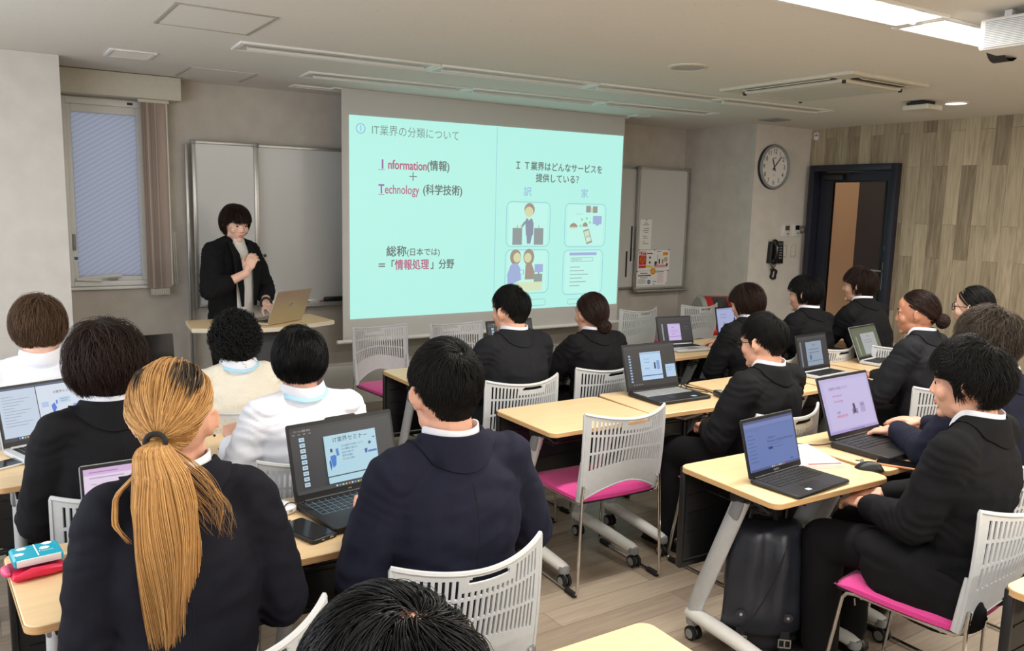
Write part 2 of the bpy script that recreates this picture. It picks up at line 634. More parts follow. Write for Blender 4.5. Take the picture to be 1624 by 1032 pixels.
b.tube([(xl - 0.06, L1 - 0.22, DZ - 0.085), (xl - 0.09, L1 - 0.38, DZ - 0.08), (xl - 0.06, L1 - 0.06, DZ - 0.075)], 0.008)
b.build('door_closer', M['black'], leaf)
b = MB()
b.box((xl - 0.025, L0 + 0.045, 1.10), (0.012, 0.035, 0.26), bev=0.004)
b.tube([(xl - 0.03, L0 + 0.045, 1.15), (xl - 0.07, L0 + 0.045, 1.15), (xl - 0.072, L0 + 0.16, 1.15)], 0.009)
b.box((xl - 0.025, L0 + 0.045, 1.36), (0.012, 0.03, 0.05), bev=0.004)
b.build('door_handle', M['alu'], leaf)

# window: white frame, bluish patterned glass
wg, nt, gb = newmat('blue_grey_patterned_glass')
tc = N(nt, 'ShaderNodeTexCoord')
mp = N(nt, 'ShaderNodeMapping'); mp.inputs['Rotation'].default_value = (0, math.radians(32), 0)
nt.links.new(tc.outputs['Object'], mp.inputs[0])
wv = N(nt, 'ShaderNodeTexWave', bands_direction='Z'); wv.inputs['Scale'].default_value = 11
wv.inputs['Distortion'].default_value = 0.4
nt.links.new(mp.outputs[0], wv.inputs[0])
rp = N(nt, 'ShaderNodeValToRGB')
rp.color_ramp.elements[0].color = lin((200, 204, 214)); rp.color_ramp.elements[1].color = lin((214, 218, 226))
nt.links.new(wv.outputs[0], rp.inputs[0])
tl = N(nt, 'ShaderNodeBsdfTranslucent')
nt.links.new(rp.outputs[0], tl.inputs[0])
mx = N(nt, 'ShaderNodeMixShader'); mx.inputs[0].default_value = 0.8
gb.inputs['Roughness'].default_value = 0.25
nt.links.new(rp.outputs[0], gb.inputs['Base Color'])
nt.links.new(gb.outputs[0], mx.inputs[1]); nt.links.new(tl.outputs[0], mx.inputs[2])
nt.links.new(mx.outputs[0], nt.nodes['Material Output'].inputs[0])
win = struct(thing('window_1', None, None))
x0, x1, z0, z1 = WIN
b = MB()
fy = WY + 0.02
for a0, a1, c0, c1 in ((x0, x0 + 0.03, z0, z1), (x1 - 0.03, x1, z0, z1), (x0 + 0.03, x1 - 0.03, z0, z0 + 0.035), (x0 + 0.03, x1 - 0.03, z1 - 0.045, z1)):
    b.box(((a0 + a1) / 2, fy + 0.01, (c0 + c1) / 2), (a1 - a0, 0.10, c1 - c0), bev=0.004)
b.build('window_frame', M['white_metal'], win)
b = MB()
sx0, sx1, sz0, sz1 = x0 + 0.03, x1 - 0.03, z0 + 0.035, z1 - 0.045
for a0, a1, c0, c1 in ((sx0, sx0 + 0.03, sz0, sz1), (sx1 - 0.045, sx1, sz0, sz1), (sx0 + 0.03, sx1 - 0.045, sz0, sz0 + 0.03), (sx0 + 0.03, sx1 - 0.045, sz1 - 0.05, sz1)):
    b.box(((a0 + a1) / 2, fy + 0.01, (c0 + c1) / 2), (a1 - a0, 0.06, c1 - c0), bev=0.004)
sash = b.build('window_sash', M['white_metal'], win)
MB().box(((sx0 + sx1) / 2, fy + 0.015, (sz0 + sz1) / 2), (sx1 - sx0 - 0.06, 0.006, sz1 - sz0 - 0.06)).build('window_pane', wg, sash, smooth=False)
b = MB()
b.box((x0 + 0.20, fy - 0.045, sz0 + 0.03), (0.26, 0.02, 0.03), rot=ry(math.radians(-4)), bev=0.008)
b.box((x0 + 0.12, fy - 0.055, sz0 + 0.012), (0.16, 0.02, 0.022), rot=ry(math.radians(5)), bev=0.006)
b.build('window_operator', M['white'], win)
MB().box((x0 + 0.27, fy - 0.058, sz0 + 0.016), (0.06, 0.016, 0.016), bev=0.004).build('window_latch', M['greyplastic'], win)
MB().box((sx0 + 0.012, fy - 0.03, 1.36), (0.02, 0.02, 0.11), bev=0.004).build('window_lock', M['greyplastic'], win)
b = MB().box((sx0 + 0.016, fy - 0.03, 1.26), (0.03, 0.004, 0.07))
b.build('window_sticker', M['paper'], win, smooth=False)
MB().box((sx0 + 0.018, fy - 0.0335, 1.25), (0.022, 0.004, 0.02)).build('window_sticker', mat('blue_sticker', (40, 96, 150), 0.5), win, smooth=False)
b = MB().box((x1 - 0.115, fy - 0.042, z1 - 0.022), (0.035, 0.003, 0.016))
b.build('window_nameplate', M['black'], win, smooth=False)
MB().box(((x0 + x1) / 2, WY - 0.02, z0 - 0.012), (x1 - x0 + 0.04, 0.06, 0.02), bev=0.004).build('window_sill', M['white_metal'], win)

# unseen window added round the daylight lamp in the left wall: frame, mullions and the same frosted panes
win2 = struct(thing('added_window', None, None))
b = MB()
for y_ in (0.63, 1.72, 2.80, 3.88, 4.97):
    b.box((LX - 0.06, y_, 1.55), (0.07, 0.06, 1.50))
for z_ in (0.83, 2.27):
    for k in range(4):
        b.box((LX - 0.06, 0.63 + 0.545 + k * 1.085, z_), (0.07, 1.02, 0.06))
b.build('window_frame', M['white_metal'], win2, smooth=False)
for k in range(4):
    MB().box((LX - 0.07, 0.63 + 0.545 + k * 1.085, 1.55), (0.006, 1.02, 1.38)).build('window_pane', wg, win2, smooth=False)

# blind box above the window and the bunched vertical blind
tag(MB().box((0.49 + 0.39, WY - 0.085, 2.418), (0.78, 0.165, 0.155), bev=0.003).build('blind_box', M['cream']),
    'cream box pelmet above the window at the left end of the front wall', 'curtain box')
bl = thing('vertical_blind', 'brown vertical blind bunched together at the right edge of the window', 'blind', (1.10, WY - 0.085, 2.335))
M['slat'] = mat('taupe_blind_slat', (186, 168, 158), 0.8, var=0.06, scale=20, stretch=(1, 1, 0.1))
M['slat2'] = mat('pale_blind_slat', (214, 203, 194), 0.8, var=0.06, scale=20, stretch=(1, 1, 0.1))
for k in range(9):
    s = MB()
    pts = []
    a = math.radians(20 + 2 * ((k * 7) % 3))
    for q in range(7):
        t = (q / 6 - 0.5) * 0.075
        bow = 0.006 * math.cos(q / 6 * PI - PI / 2)
        pts.append((t * math.cos(a) - bow * math.sin(a), t * math.sin(a) + bow * math.cos(a)))
    vs, fs = [], []
    for q in pts:
        vs += [(q[0] + k * 0.0125 - 0.05, q[1], 0.0), (q[0] + k * 0.0125 - 0.05, q[1], -1.30)]
    for q in range(6):
        fs.append((2 * q, 2 * q + 1, 2 * q + 3, 2 * q + 2))
    s.add(vs, fs)
    slat = s.build('slat', M['slat'] if k % 4 != 3 else M['slat2'], bl)
    MB().box((k * 0.0125 - 0.05, 0, -1.325), (0.009, 0.05, 0.045), rot=rz(0.3), bev=0.002).build('slat_weight', M['cream'], slat)
b = MB()
b.tube([(0.085, 0.0, 0.0), (0.086, 0.0, -1.28)], 0.006)
b.tube([(0.10, 0.0, -0.9), (0.105, 0.0, -1.26), (0.112, 0.0, -1.28), (0.118, 0.0, -1.26), (0.112, 0.0, -0.9)], 0.002, seg=5)
b.build('blind_wand', M['cream'], bl)
MB().box((0.0, 0, 0.0), (0.2, 0.04, 0.03), bev=0.003).build('blind_rail', M['cream'], bl)

# ------------------------------------------------------------------ ceiling fittings
M['tube_on'] = emit('lit_lamp_tube', (255, 250, 240), 9.0)
M['tray_on'] = emit('lit_reflector', (255, 252, 244), 3.0)
M['tube_off'] = mat('unlit_lamp_tube', (226, 226, 222), 0.4, var=0.01)
M['reflector'] = mat('white_reflector', (214, 211, 202), 0.45, var=0.01)


def ceiling_strip(x, y, label, lit, ln=1.18, rot=0.0):
    t = thing('ceiling_light', label, 'ceiling light', (x, y, CEIL), rot, 'lit ceiling strips' if lit else 'unlit ceiling strips')
    w = 0.25
    b = MB()
    for sy in (-1, 1):
        b.box((0, sy * (w / 2 - 0.01), -0.006), (ln, 0.02, 0.012), bev=0.002)
    for sx in (-1, 1):
        b.box((sx * (ln / 2 - 0.014), 0, -0.006), (0.028, w - 0.04, 0.012), bev=0.002)
    b.build('frame', M['white_metal'], t)
    # trough sides slope up to a lamp hidden in the recess; kept just below the ceiling slab
    b = MB()
    b.add([(-ln / 2 + 0.03, -w / 2 + 0.02, -0.010), (ln / 2 - 0.03, -w / 2 + 0.02, -0.010), (ln / 2 - 0.03, -0.03, -0.002), (-ln / 2 + 0.03, -0.03, -0.002),
           (-ln / 2 + 0.03, w / 2 - 0.02, -0.010), (ln / 2 - 0.03, w / 2 - 0.02, -0.010), (ln / 2 - 0.03, 0.03, -0.002), (-ln / 2 + 0.03, 0.03, -0.002)],
          [(0, 1, 2, 3), (7, 6, 5, 4), (3, 2, 6, 7)])
    b.build('reflector', M['tray_on'] if lit else M['reflector'], t, smooth=False)
    b = MB().tube([(-ln / 2 + 0.06, 0, -0.016), (ln / 2 - 0.06, 0, -0.016)], 0.011, seg=10)
    b.build('lamp_tube', M['tube_on'] if lit else M['tube_off'], t)
    if lit:
        ld = bpy.data.lights.new('strip_lamp', 'AREA')
        ld.shape = 'RECTANGLE'; ld.size = ln - 0.1; ld.size_y = 0.2
        ld.energy = LAMP_W
        ld.color = (1.0, 0.955, 0.885)
        lo = bpy.data.objects.new('strip_lamp', ld)
        COL.objects.link(lo)
        lo.parent = t
        lo.location = (0, 0, -0.035)
    return t


place = ['first strip from the left', 'second strip from the left', 'third strip from the left', 'fourth strip from the left']
for k in range(4):
    x = 1.24 + 1.16 * (k + 0.5)
    ceiling_strip(x, 4.66 - (x - 1.24) * 0.055, 'unlit white ceiling light in the longer row before the screen, ' + place[k], False, 1.155, -0.055)
for k in range(3):
    x = 1.87 + 1.165 * (k + 0.5)
    ceiling_strip(x, 5.40 - (x - 1.87) * 0.075, 'unlit white ceiling light in the short row above the screen, ' + place[k], False, 1.16, -0.07)
lit_names = ['leftmost of the bright ceiling strips over the desks', 'bright ceiling strip leaving the top of the picture', 'bright ceiling strip left of the thin joint, near the projector', 'bright ceiling strip running behind the projector']
for ri, (ly, xs, tilt) in enumerate(LIT_ROWS):
    for k, x in enumerate(xs):
        ceiling_strip(x, ly, ('lit white fluorescent ' + lit_names[k]) if ri == 0 else 'lit white fluorescent strip in the rows behind the viewer', True, 1.17, math.radians(tilt))

# downlight
t = thing('downlight', 'round lit downlight in the ceiling near the wood wall', 'ceiling light', (6.1, 3.42, CEIL))
MB().lathe([(0.085, 0.0), (0.085, -0.006), (0.078, -0.010), (0.072, -0.008), (0.07, -0.002)]).build('rim', M['white_metal'], t)
MB().lathe([(0.07, -0.004), (0.0001, -0.005)]).build('diffuser', emit('lit_downlight', (255, 248, 235), 6.0), t)
ld = bpy.data.lights.new('downlight_lamp', 'SPOT'); ld.energy = 25; ld.spot_size = math.radians(110); ld.spot_blend = 0.6; ld.shadow_soft_size = 0.06; ld.color = (1, 0.93, 0.82)
lo = bpy.data.objects.new('downlight_lamp', ld); COL.objects.link(lo); lo.parent = t; lo.location = (0, 0, -0.02)
# unseen ceiling lamp lighting the corridor behind the door
t = thing('corridor_lamp', 'round lamp on the corridor ceiling behind the door glass', 'ceiling light', (8.35, 5.9, CEIL))
MB().lathe([(0.12, 0), (0.12, -0.03), (0.1, -0.045), (0.0001, -0.05)]).build('diffuser', emit('corridor_lamp_glow', (255, 226, 188), 2.0), t)
ld = bpy.data.lights.new('corridor_light', 'POINT'); ld.energy = 11; ld.color = (1.0, 0.82, 0.6); ld.shadow_soft_size = 0.1
lo = bpy.data.objects.new('corridor_light', ld); COL.objects.link(lo); lo.parent = t; lo.location = (0, 0, -0.12)

# access hatch and joints
M['joint'] = mat('hatch_joint', (172, 169, 160), 0.7, var=0.03)
t = thing('ceiling_hatch', 'square access hatch outlined on the ceiling at top left', 'ceiling hatch', (1.0, 4.10, CEIL))
b = MB()
for sx in (-1, 1):
    b.box((sx * 0.215, 0, -0.003), (0.02, 0.50, 0.006), bev=0.001)
for sy in (-1, 1):
    b.box((0, sy * 0.245, -0.003), (0.41, 0.008, 0.006), bev=0.001)
b.build('frame', M['joint'], t)
MB().box((0, 0, -0.0015), (0.41, 0.48, 0.003)).build('panel', M['ceiling'], t, smooth=False)
t = thing('ceiling_hatch', 'square access hatch faintly outlined on the ceiling beside the blind box', 'ceiling hatch', (1.43, 5.86, CEIL))
b = MB()
for sx in (-1, 1):
    b.box((sx * 0.21, 0, -0.003), (0.014, 0.44, 0.006), bev=0.001)
b.build('frame', M['joint'], t)
MB().box((0, 0, -0.001), (0.41, 0.44, 0.002)).build('panel', M['ceiling'], t, smooth=False)


def vent(x, y, w, d, label, m):
    t = thing('ceiling_vent', label, 'vent', (x, y, CEIL))
    b = MB()
    for sx in (-1, 1):
        b.box((sx * (w / 2 - 0.012), 0, -0.005), (0.024, d, 0.01), bev=0.002)
    for sy in (-1, 1):
        b.box((0, sy * (d / 2 - 0.012), -0.005), (w - 0.048, 0.024, 0.01), bev=0.002)
    b.build('frame', M['white_metal'] if m else M['greyplastic'], t)
    MB().box((0, 0, -0.001), (w - 0.04, d - 0.04, 0.002)).build('backing', M['greyplastic'], t, smooth=False)
    n = 9
    s = MB()
    for k in range(n):
        s.box((0, -d / 2 + 0.03 + (d - 0.06) * k / (n - 1), -0.005), (w - 0.05, 0.008, 0.006), rot=rx(0.5))
    s.build('louvre', M['reflector'] if m else M['greyplastic'], t)


vent(0.83, 5.38, 0.25, 0.28, 'small white louvred vent in the ceiling before the blind box', 1)
vent(6.12, 5.08, 0.2, 0.2, 'small grey vent in the ceiling above the wall clock', 0)
vent(5.07, 5.72, 0.16, 0.14, 'small vent in the ceiling just right of the screen top', 1)
vent(2.2, 6.0, 0.42, 0.12, 'long white vent in the ceiling left of the screen top', 1)

t = thing('ceiling_speaker', 'round flat speaker in the ceiling left of the air conditioner', 'speaker', (3.53, 3.58, CEIL))
MB().lathe([(0.115, 0), (0.115, -0.008), (0.10, -0.012), (0.098, -0.008)], 40).build('rim', M['cream'], t)
MB().lathe([(0.099, -0.009), (0.0001, -0.012)], 40).build('grille', mat('speaker_mesh', (176, 176, 170), 0.7, var=0.2, scale=400), t)

# cassette air conditioner
t = thing('air_conditioner', 'square white cassette air conditioner in the ceiling', 'air conditioner', (4.72, 3.56, CEIL))
AW, AD = 0.80, 1.02
b = MB()
b.prism([(-AW / 2, -AD / 2), (AW / 2, -AD / 2), (AW / 2, AD / 2), (-AW / 2, AD / 2)], -0.02, -0.0, bev=0.004)
b.build('fascia', M['cream'], t)
b = MB()
for sx in (-1, 1):
    b.box((sx * (AW / 2 - 0.075), 0, -0.022), (0.04, AD - 0.34, 0.006))
for sy in (-1, 1):
    b.box((0, sy * (AD / 2 - 0.09), -0.022), (AW - 0.3, 0.045, 0.006))
b.build('air_slot', M['black'], t, smooth=False)
b = MB()
for sx in (-1, 1):
    b.box((sx * (AW / 2 - 0.040), 0, -0.026), (0.020, AD - 0.36, 0.005), rot=ry(sx * 0.35), bev=0.002)
for sy in (-1, 1):
    b.box((0, sy * (AD / 2 - 0.050), -0.026), (AW - 0.32, 0.020, 0.005), rot=rx(-sy * 0.35), bev=0.002)
b.build('louvre', M['cream'], t)
b = MB()
b.prism(rrect(-AW / 2 + 0.1, -AD / 2 + 0.12, AW / 2 - 0.1, AD / 2 - 0.12, 0.02), -0.042, -0.02, bev=0.006)
b.build('grille_panel', M['cream'], t)
b = MB()
for k in range(24):
    b.box((-AW / 2 + 0.16 + k * 0.0206, 0, -0.043), (0.006, AD - 0.40, 0.004))
b.build('grille', mat('grille_beige', (190, 186, 172), 0.6, var=0.03), t, smooth=False)
b = MB()
for sx in (-1, 1):
    b.lathe([(0.012, -0.03), (0.012, -0.05), (0.0001, -0.05)], 12, c=(sx * (AW / 2 - 0.11), AD / 2 - 0.13, 0.0))
    b.lathe([(0.012, -0.03), (0.012, -0.05), (0.0001, -0.05)], 12, c=(sx * (AW / 2 - 0.11), -AD / 2 + 0.13, 0.0))
b.build('clip', M['black'], t)

# square ceiling access point on a bracket
t = thing('wireless_access_point', 'small square white wireless box hanging under the ceiling by the downlight', 'wireless box', (5.87, 3.54, CEIL))
b = MB()
b.box((0, 0, -0.015), (0.16, 0.10, 0.03)); b.box((-0.05, 0, -0.022), (0.09, 0.13, 0.02))
b.build('bracket', M['black'], t, smooth=False)
b = MB(); b.prism(rrect(-0.10, -0.10, 0.10, 0.10, 0.015), -0.065, -0.03, bev=0.006)
b.build('housing', M['cream'], t)

# ceiling projector at upper right
t = thing('projector', 'white projector hanging from the ceiling at the right edge', 'projector', (3.46 + 0.20, 1.88 - 0.25, CEIL), 0)
b = MB()
PW, PD = 0.40, 0.48
out = []
for q in range(13):
    s_ = q / 12
    out.append((-PW / 2 + PW * s_, PD / 2 + 0.02 * math.sin(PI * s_)))
out += [(PW / 2, -PD / 2), (-PW / 2, -PD / 2)]
b.prism(out[::-1], -0.155, -0.035, bev=0.008)
body = b.build('housing', M['white'], t)
s = MB()
for k in range(16):
    s.box((-PW / 2 - 0.001, PD / 2 - 0.10 + 0.0, -0.148 + k * 0.0066), (0.004, 0.16, 0.0028))
s.build('side_vent', M['greyplastic'], body, smooth=False)
MB().lathe([(0.075, PD / 2 - 0.02), (0.075, PD / 2 + 0.05), (0.06, PD / 2 + 0.055), (0.055, PD / 2 + 0.03), (0.0001, PD / 2 + 0.02)], 28, c=(0.02, 0, -0.10), axis='y').build('lens', M['black'], body)
b = MB(); b.lathe([(0.11, -0.002), (0.11, -0.010), (0.03, -0.012), (0.03, -0.03)], 28)
b.lathe([(0.12, -0.022), (0.12, -0.032), (0.0001, -0.032)], 28)
b.build('mount', M['black'], t)
MB().box((-PW / 2 + 0.06, PD / 2 - 0.08, -0.02), (0.03, 0.03, 0.034), bev=0.003).build('bracket', M['white'], t)
t = thing('smoke_detector', 'tiny white smoke detector on the ceiling under the projector', 'smoke detector', (4.93, 2.33, CEIL))
MB().lathe([(0.024, 0), (0.024, -0.008), (0.014, -0.018), (0.0001, -0.02)], 20).build('cover', emit('glowing_white', (255, 255, 250), 0.9), t)  # the whole cover glows white by itself
# ------------------------------------------------------------------ front wall: boards, screen
def sheet(x0, z0, w, h, y, name, m, parent, th=0.001):
    return MB().box((x0 + w / 2, y, z0 + h / 2), (w, th, h)).build(name, m, parent, smooth=False)


def board(name, label, x0, x1, z0, z1, y, parts_face=True, capm=True):
    t = thing(name, label, 'whiteboard', (x0, y, z0))
    w, h = x1 - x0, z1 - z0
    b = MB()
    f = 0.022
    for a0, a1, c0, c1 in ((0, f, 0, h), (w - f, w, 0, h), (f, w - f, 0, f), (f, w - f, h - f, h)):
        b.box(((a0 + a1) / 2, -0.012, (c0 + c1) / 2), (a1 - a0, 0.028, c1 - c0), bev=0.003)
    b.build('frame', M['alu'], t)
    MB().box((w / 2, -0.008, h / 2), (w - 0.02, 0.01, h - 0.02)).build('writing_surface', M['board'], t, smooth=False)
    for cx in (0.012, w - 0.012):
        MB().box((cx, -0.012, h - 0.012), (0.034, 0.034, 0.034), bev=0.006).build('corner_cap', M['greyplastic'], t)
    return t


BYF = WY - 0.045
wl = board('sliding_whiteboard', 'narrow front panel of the whiteboard behind the presenter', 1.34, 1.80, 0.88, 2.085, BYF - 0.04)
wm = board('whiteboard', 'wide whiteboard partly hidden by the projection screen', 1.80, 3.1, 0.88, 2.085, BYF)
b = MB()
b.box((0.65, -0.05, -0.015), (1.3, 0.09, 0.018), bev=0.004)
b.box((0.65, -0.095, -0.006), (1.3, 0.006, 0.03))
b.build('tray', M['alu'], wm)
t = thing('board_post', 'slim aluminium post at the left end of the whiteboard', 'post', (1.30, BYF - 0.0, 0.0))
MB().box((0.01, -0.01, 1.02), (0.02, 0.03, 2.08), bev=0.004).build('post', M['alu'], t)
for k, (x, z, lab) in enumerate(((1.86, 1.255, 'upper black round magnet on the whiteboard beside the presenter'), (1.845, 1.225, 'middle black round magnet on the whiteboard beside the presenter'), (1.842, 1.185, 'white round magnet on the whiteboard beside the presenter'))):
    o = MB().lathe([(0.012, 0), (0.012, -0.006), (0.0001, -0.007)], 16, axis='y').build('magnet', M['black'] if k < 2 else M['white'], loc=(x, BYF - 0.014, z))
    tag(o, lab, 'magnet', 'magnets on the left whiteboard')
M['redpen'] = mat('red_marker', (170, 40, 50), 0.4); M['bluepen'] = mat('navy_marker', (34, 36, 66), 0.4)
def marker(x, y, z, m, label, rot=0.0):
    t = thing('marker_pen', label, 'marker', (x, y, z), rot, 'markers on the whiteboard tray')
    MB().lathe([(0.0001, -0.06), (0.008, -0.06), (0.008, 0.03), (0.006, 0.032), (0.0001, 0.032)], 14, axis='x').build('barrel', M['white'], t)
    MB().lathe([(0.0085, 0.02), (0.0085, 0.062), (0.0001, 0.064)], 14, axis='x').build('cap', m, t)
marker(1.93, BYF - 0.06, 0.883, M['bluepen'], 'dark marker pen on the tray behind the presenter\'s laptop')
marker(2.25, BYF - 0.06, 0.883, M['redpen'], 'red marker pen on the whiteboard tray left of the eraser')
er = thing('board_eraser', 'black whiteboard eraser on the tray at the screen edge', 'eraser', (2.41, BYF - 0.06, 0.875))
MB().box((0, 0, 0.034), (0.2, 0.05, 0.03), bev=0.012).build('grip', M['black'], er)
MB().box((0, 0, 0.011), (0.19, 0.048, 0.018), bev=0.003).build('felt', mat('blue_grey_felt', (40, 42, 52), 0.9), er)

# projection screen
SY = 5.86
scr = thing('projection_screen', 'wide pull-down projection screen showing a mint coloured slide', 'projection screen', (0, SY, 0))
SX0, SX1, SZ0 = 2.315, 5.03, 0.63
M['screen'] = mat('screen_fabric', (206, 204, 200), 0.8, var=0.01, scale=3)
MB().box(((SX0 + SX1) / 2, 0.004, (SZ0 + CEIL - 0.003) / 2), (SX1 - SX0, 0.004, CEIL - 0.003 - SZ0)).build('fabric', M['screen'], scr, smooth=False)
b = MB()
b.tube([(SX0 - 0.05, 0.0, SZ0 - 0.012), (SX1 + 0.05, 0.0, SZ0 - 0.012)], 0.016, seg=12)
b.build('bottom_bar', M['white_metal'], scr)
MB().box(((SX0 + SX1) / 2, 0.055, CEIL - 0.006), (SX1 - SX0 + 0.1, 0.10, 0.01)).build('ceiling_slot', M['white_metal'], scr, smooth=False)
# the slide: a glowing sheet that imitates the projector's light
PX0, PX1 = 2.372, 5.015
def pz(x, top):  # slide edges
    s_ = (x - PX0) / (PX1 - PX0)
    return (2.311 + 0.016 * s_) if top else (0.79 - 0.0 * s_)
m_slide = emit('projected_mint_light', (180, 241, 229), 1.0)
sl = MB()
nx, nz_ = 2, 2
sl.add([(PX0, 0, pz(PX0, 0)), (PX1, 0, pz(PX1, 0)), (PX1, 0, pz(PX1, 1)), (PX0, 0, pz(PX0, 1)), (PX0, 0.0015, pz(PX0, 0)), (PX1, 0.0015, pz(PX1, 0)), (PX1, 0.0015, pz(PX1, 1)), (PX0, 0.0015, pz(PX0, 1))],
       [(0, 1, 2, 3), (7, 6, 5, 4), (0, 4, 5, 1), (1, 5, 6, 2), (2, 6, 7, 3), (3, 7, 4, 0)])
slide = sl.build('projected_slide', m_slide, scr, loc=(0, -0.002, 0), smooth=False)
E_GREY = emit('projected_grey_ink', (122, 146, 140), 1.0)  # inks and figures of the slide glow by themselves too
E_DARK = emit('projected_dark_ink', (112, 122, 116), 1.0)
E_RED = emit('projected_red_ink', (182, 110, 134), 1.0)
E_PLUM = emit('projected_plum_ink', (158, 112, 164), 1.0)
E_BLUE = emit('projected_blue_line', (140, 168, 216), 1.0)
E_LINE = emit('projected_pale_line', (150, 200, 214), 1.0)
E_WHITE = emit('projected_white', (190, 244, 233), 1.0)
E_NAVY = emit('projected_slate', (138, 148, 164), 1.0)
E_BROWN = emit('projected_brown', (162, 147, 134), 1.0)
E_SKIN = emit('projected_skin', (212, 214, 172), 1.0)
E_LILAC = emit('projected_lilac', (160, 176, 216), 1.0)
E_GREEN = emit('projected_green', (140, 216, 150), 1.0)
E_CASE = emit('projected_case', (146, 156, 152), 1.0)
E_BEIGE = emit('projected_beige', (212, 226, 190), 1.0)
TY = -0.0035


def sp(u, v):
    """a point of the slide in screen metres from the photograph's slide position (fractions)"""
    return PX0 + u * (PX1 - PX0), pz(PX0, 1) + (pz(PX0, 0) - pz(PX0, 1)) * v


def slide_text(s, u, v, size, m, align='LEFT', bold=0.0, xs=1.0, k=0):
    x, z = sp(u, v)
    mb = text_mb(s, size, align, xs, bold)
    xform(mb, lambda p: (p.x + x, TY - 0.0003 * k, p.y + z))
    o = mb.build('slide_text', m, scr, smooth=False)
    return o


def slide_shape(pts, m, k=0, name='slide_figure'):
    mb = MB()
    mb.prism([sp(*p) for p in pts], TY - 0.0008 - 0.0004 * k, TY - 0.0003 * k, axis='y')
    return mb.build(name, m, scr, smooth=False)


def disc(u, v, r, asp=1.0, n=20):
    rw = r / (PX1 - PX0); rh = r / (pz(PX0, 1) - pz(PX0, 0))
    return [(u + rw * math.cos(2 * PI * i / n), v + asp * rh * math.sin(2 * PI * i / n)) for i in range(n)]


def rect(u0, v0, u1, v1):
    return [(u0, v0), (u1, v0), (u1, v1), (u0, v1)]


def slide_outline(u0, v0, u1, v1, r, m, w=0.006, k=0):
    xa, za = sp(u0, v1); xb, zb = sp(u1, v0)
    o1 = rrect(xa, za, xb, zb, r); o2 = rrect(xa + w, za + w, xb - w, zb - w, r - w)
    n = len(o1)
    mb = MB()
    mb.add([(p[0], TY - 0.0003 * k, p[1]) for p in o1] + [(p[0], TY - 0.0003 * k, p[1]) for p in o2], [(i, (i + 1) % n, n + (i + 1) % n, n + i) for i in range(n)])
    return mb.build('slide_outline', m, scr, smooth=False)
# slide lettering
MB_ = None
x, z = sp(0.034, 0.061)
mb = MB()
n = 28
mb.add([(x + 0.038 * math.cos(2 * PI * i / n), TY, z + 0.038 * math.sin(2 * PI * i / n)) for i in range(n)] + [(x + 0.032 * math.cos(2 * PI * i / n), TY, z + 0.032 * math.sin(2 * PI * i / n)) for i in range(n)], [(i, (i + 1) % n, n + (i + 1) % n, n + i) for i in range(n)])
mb.build('slide_outline', E_BLUE, scr, smooth=False)
slide_text('1', 0.034, 0.061, 0.062, E_BLUE, 'CENTER')
slide_text('IT業界の分類について', 0.066, 0.066, 0.083, E_GREY, xs=0.93)
slide_text('I', 0.096, 0.229, 0.098, E_PLUM, bold=0.0025)
slide_shape(rect(0.087, 0.253, 0.108, 0.2555), E_PLUM)
slide_text('nformation', 0.117, 0.229, 0.098, E_RED, xs=0.76, bold=0.0025)
slide_text('(情報)', 0.243, 0.226, 0.086, E_DARK, bold=0.002, xs=0.9)
slide_text('＋', 0.198, 0.286, 0.09, E_DARK, 'CENTER', bold=0.001)
slide_text('T', 0.088, 0.352, 0.098, E_PLUM, bold=0.0025, xs=0.8)
slide_shape(rect(0.087, 0.376, 0.106, 0.3785), E_PLUM)
slide_text('echnology', 0.107, 0.352, 0.098, E_RED, xs=0.73, bold=0.001)
slide_text('(科学技術)', 0.230, 0.349, 0.086, E_DARK, bold=0.002, xs=0.9)
slide_text('総称', 0.112, 0.666, 0.088, E_DARK, bold=0.0022)
slide_text('(日本では)', 0.178, 0.670, 0.064, E_DARK, bold=0.001)
slide_text('＝「', 0.085, 0.736, 0.08, E_DARK, bold=0.002, xs=0.9)
slide_text('情報処理', 0.140, 0.736, 0.088, E_RED, bold=0.0022, xs=0.85)
slide_text('」分野', 0.258, 0.736, 0.084, E_DARK, bold=0.002, xs=0.86)
slide_shape(rect(0.4855, 0.0, 0.4872, 1.0), E_LINE)
slide_text('Ｉ Ｔ業界はどんなサービスを', 0.734, 0.199, 0.077, E_DARK, 'CENTER', bold=0.0018, xs=0.93)
slide_text('提供している？', 0.732, 0.263, 0.077, E_DARK, 'CENTER', bold=0.0018, xs=0.93)
slide_text('訳', 0.607, 0.341, 0.085, E_BLUE, 'CENTER')
slide_text('家', 0.839, 0.341, 0.085, E_BLUE, 'CENTER')
for r_ in ((0.527, 0.393, 0.70, 0.646), (0.759, 0.395, 0.936, 0.650), (0.526, 0.660, 0.70, 0.912), (0.757, 0.665, 0.93, 0.93)):
    slide_shape([((p[0] - PX0) / (PX1 - PX0), p[1]) for p in []] or rect(r_[0] + 0.012, r_[1] + 0.012, r_[2] - 0.012, r_[3] - 0.012), E_WHITE, k=0)
    slide_outline(*r_, 0.055, E_LINE, k=1)
slide_outline(0.55, 0.945, 0.69, 0.985, 0.02, E_LINE)
slide_outline(0.78, 0.955, 0.91, 0.988, 0.02, E_LINE)
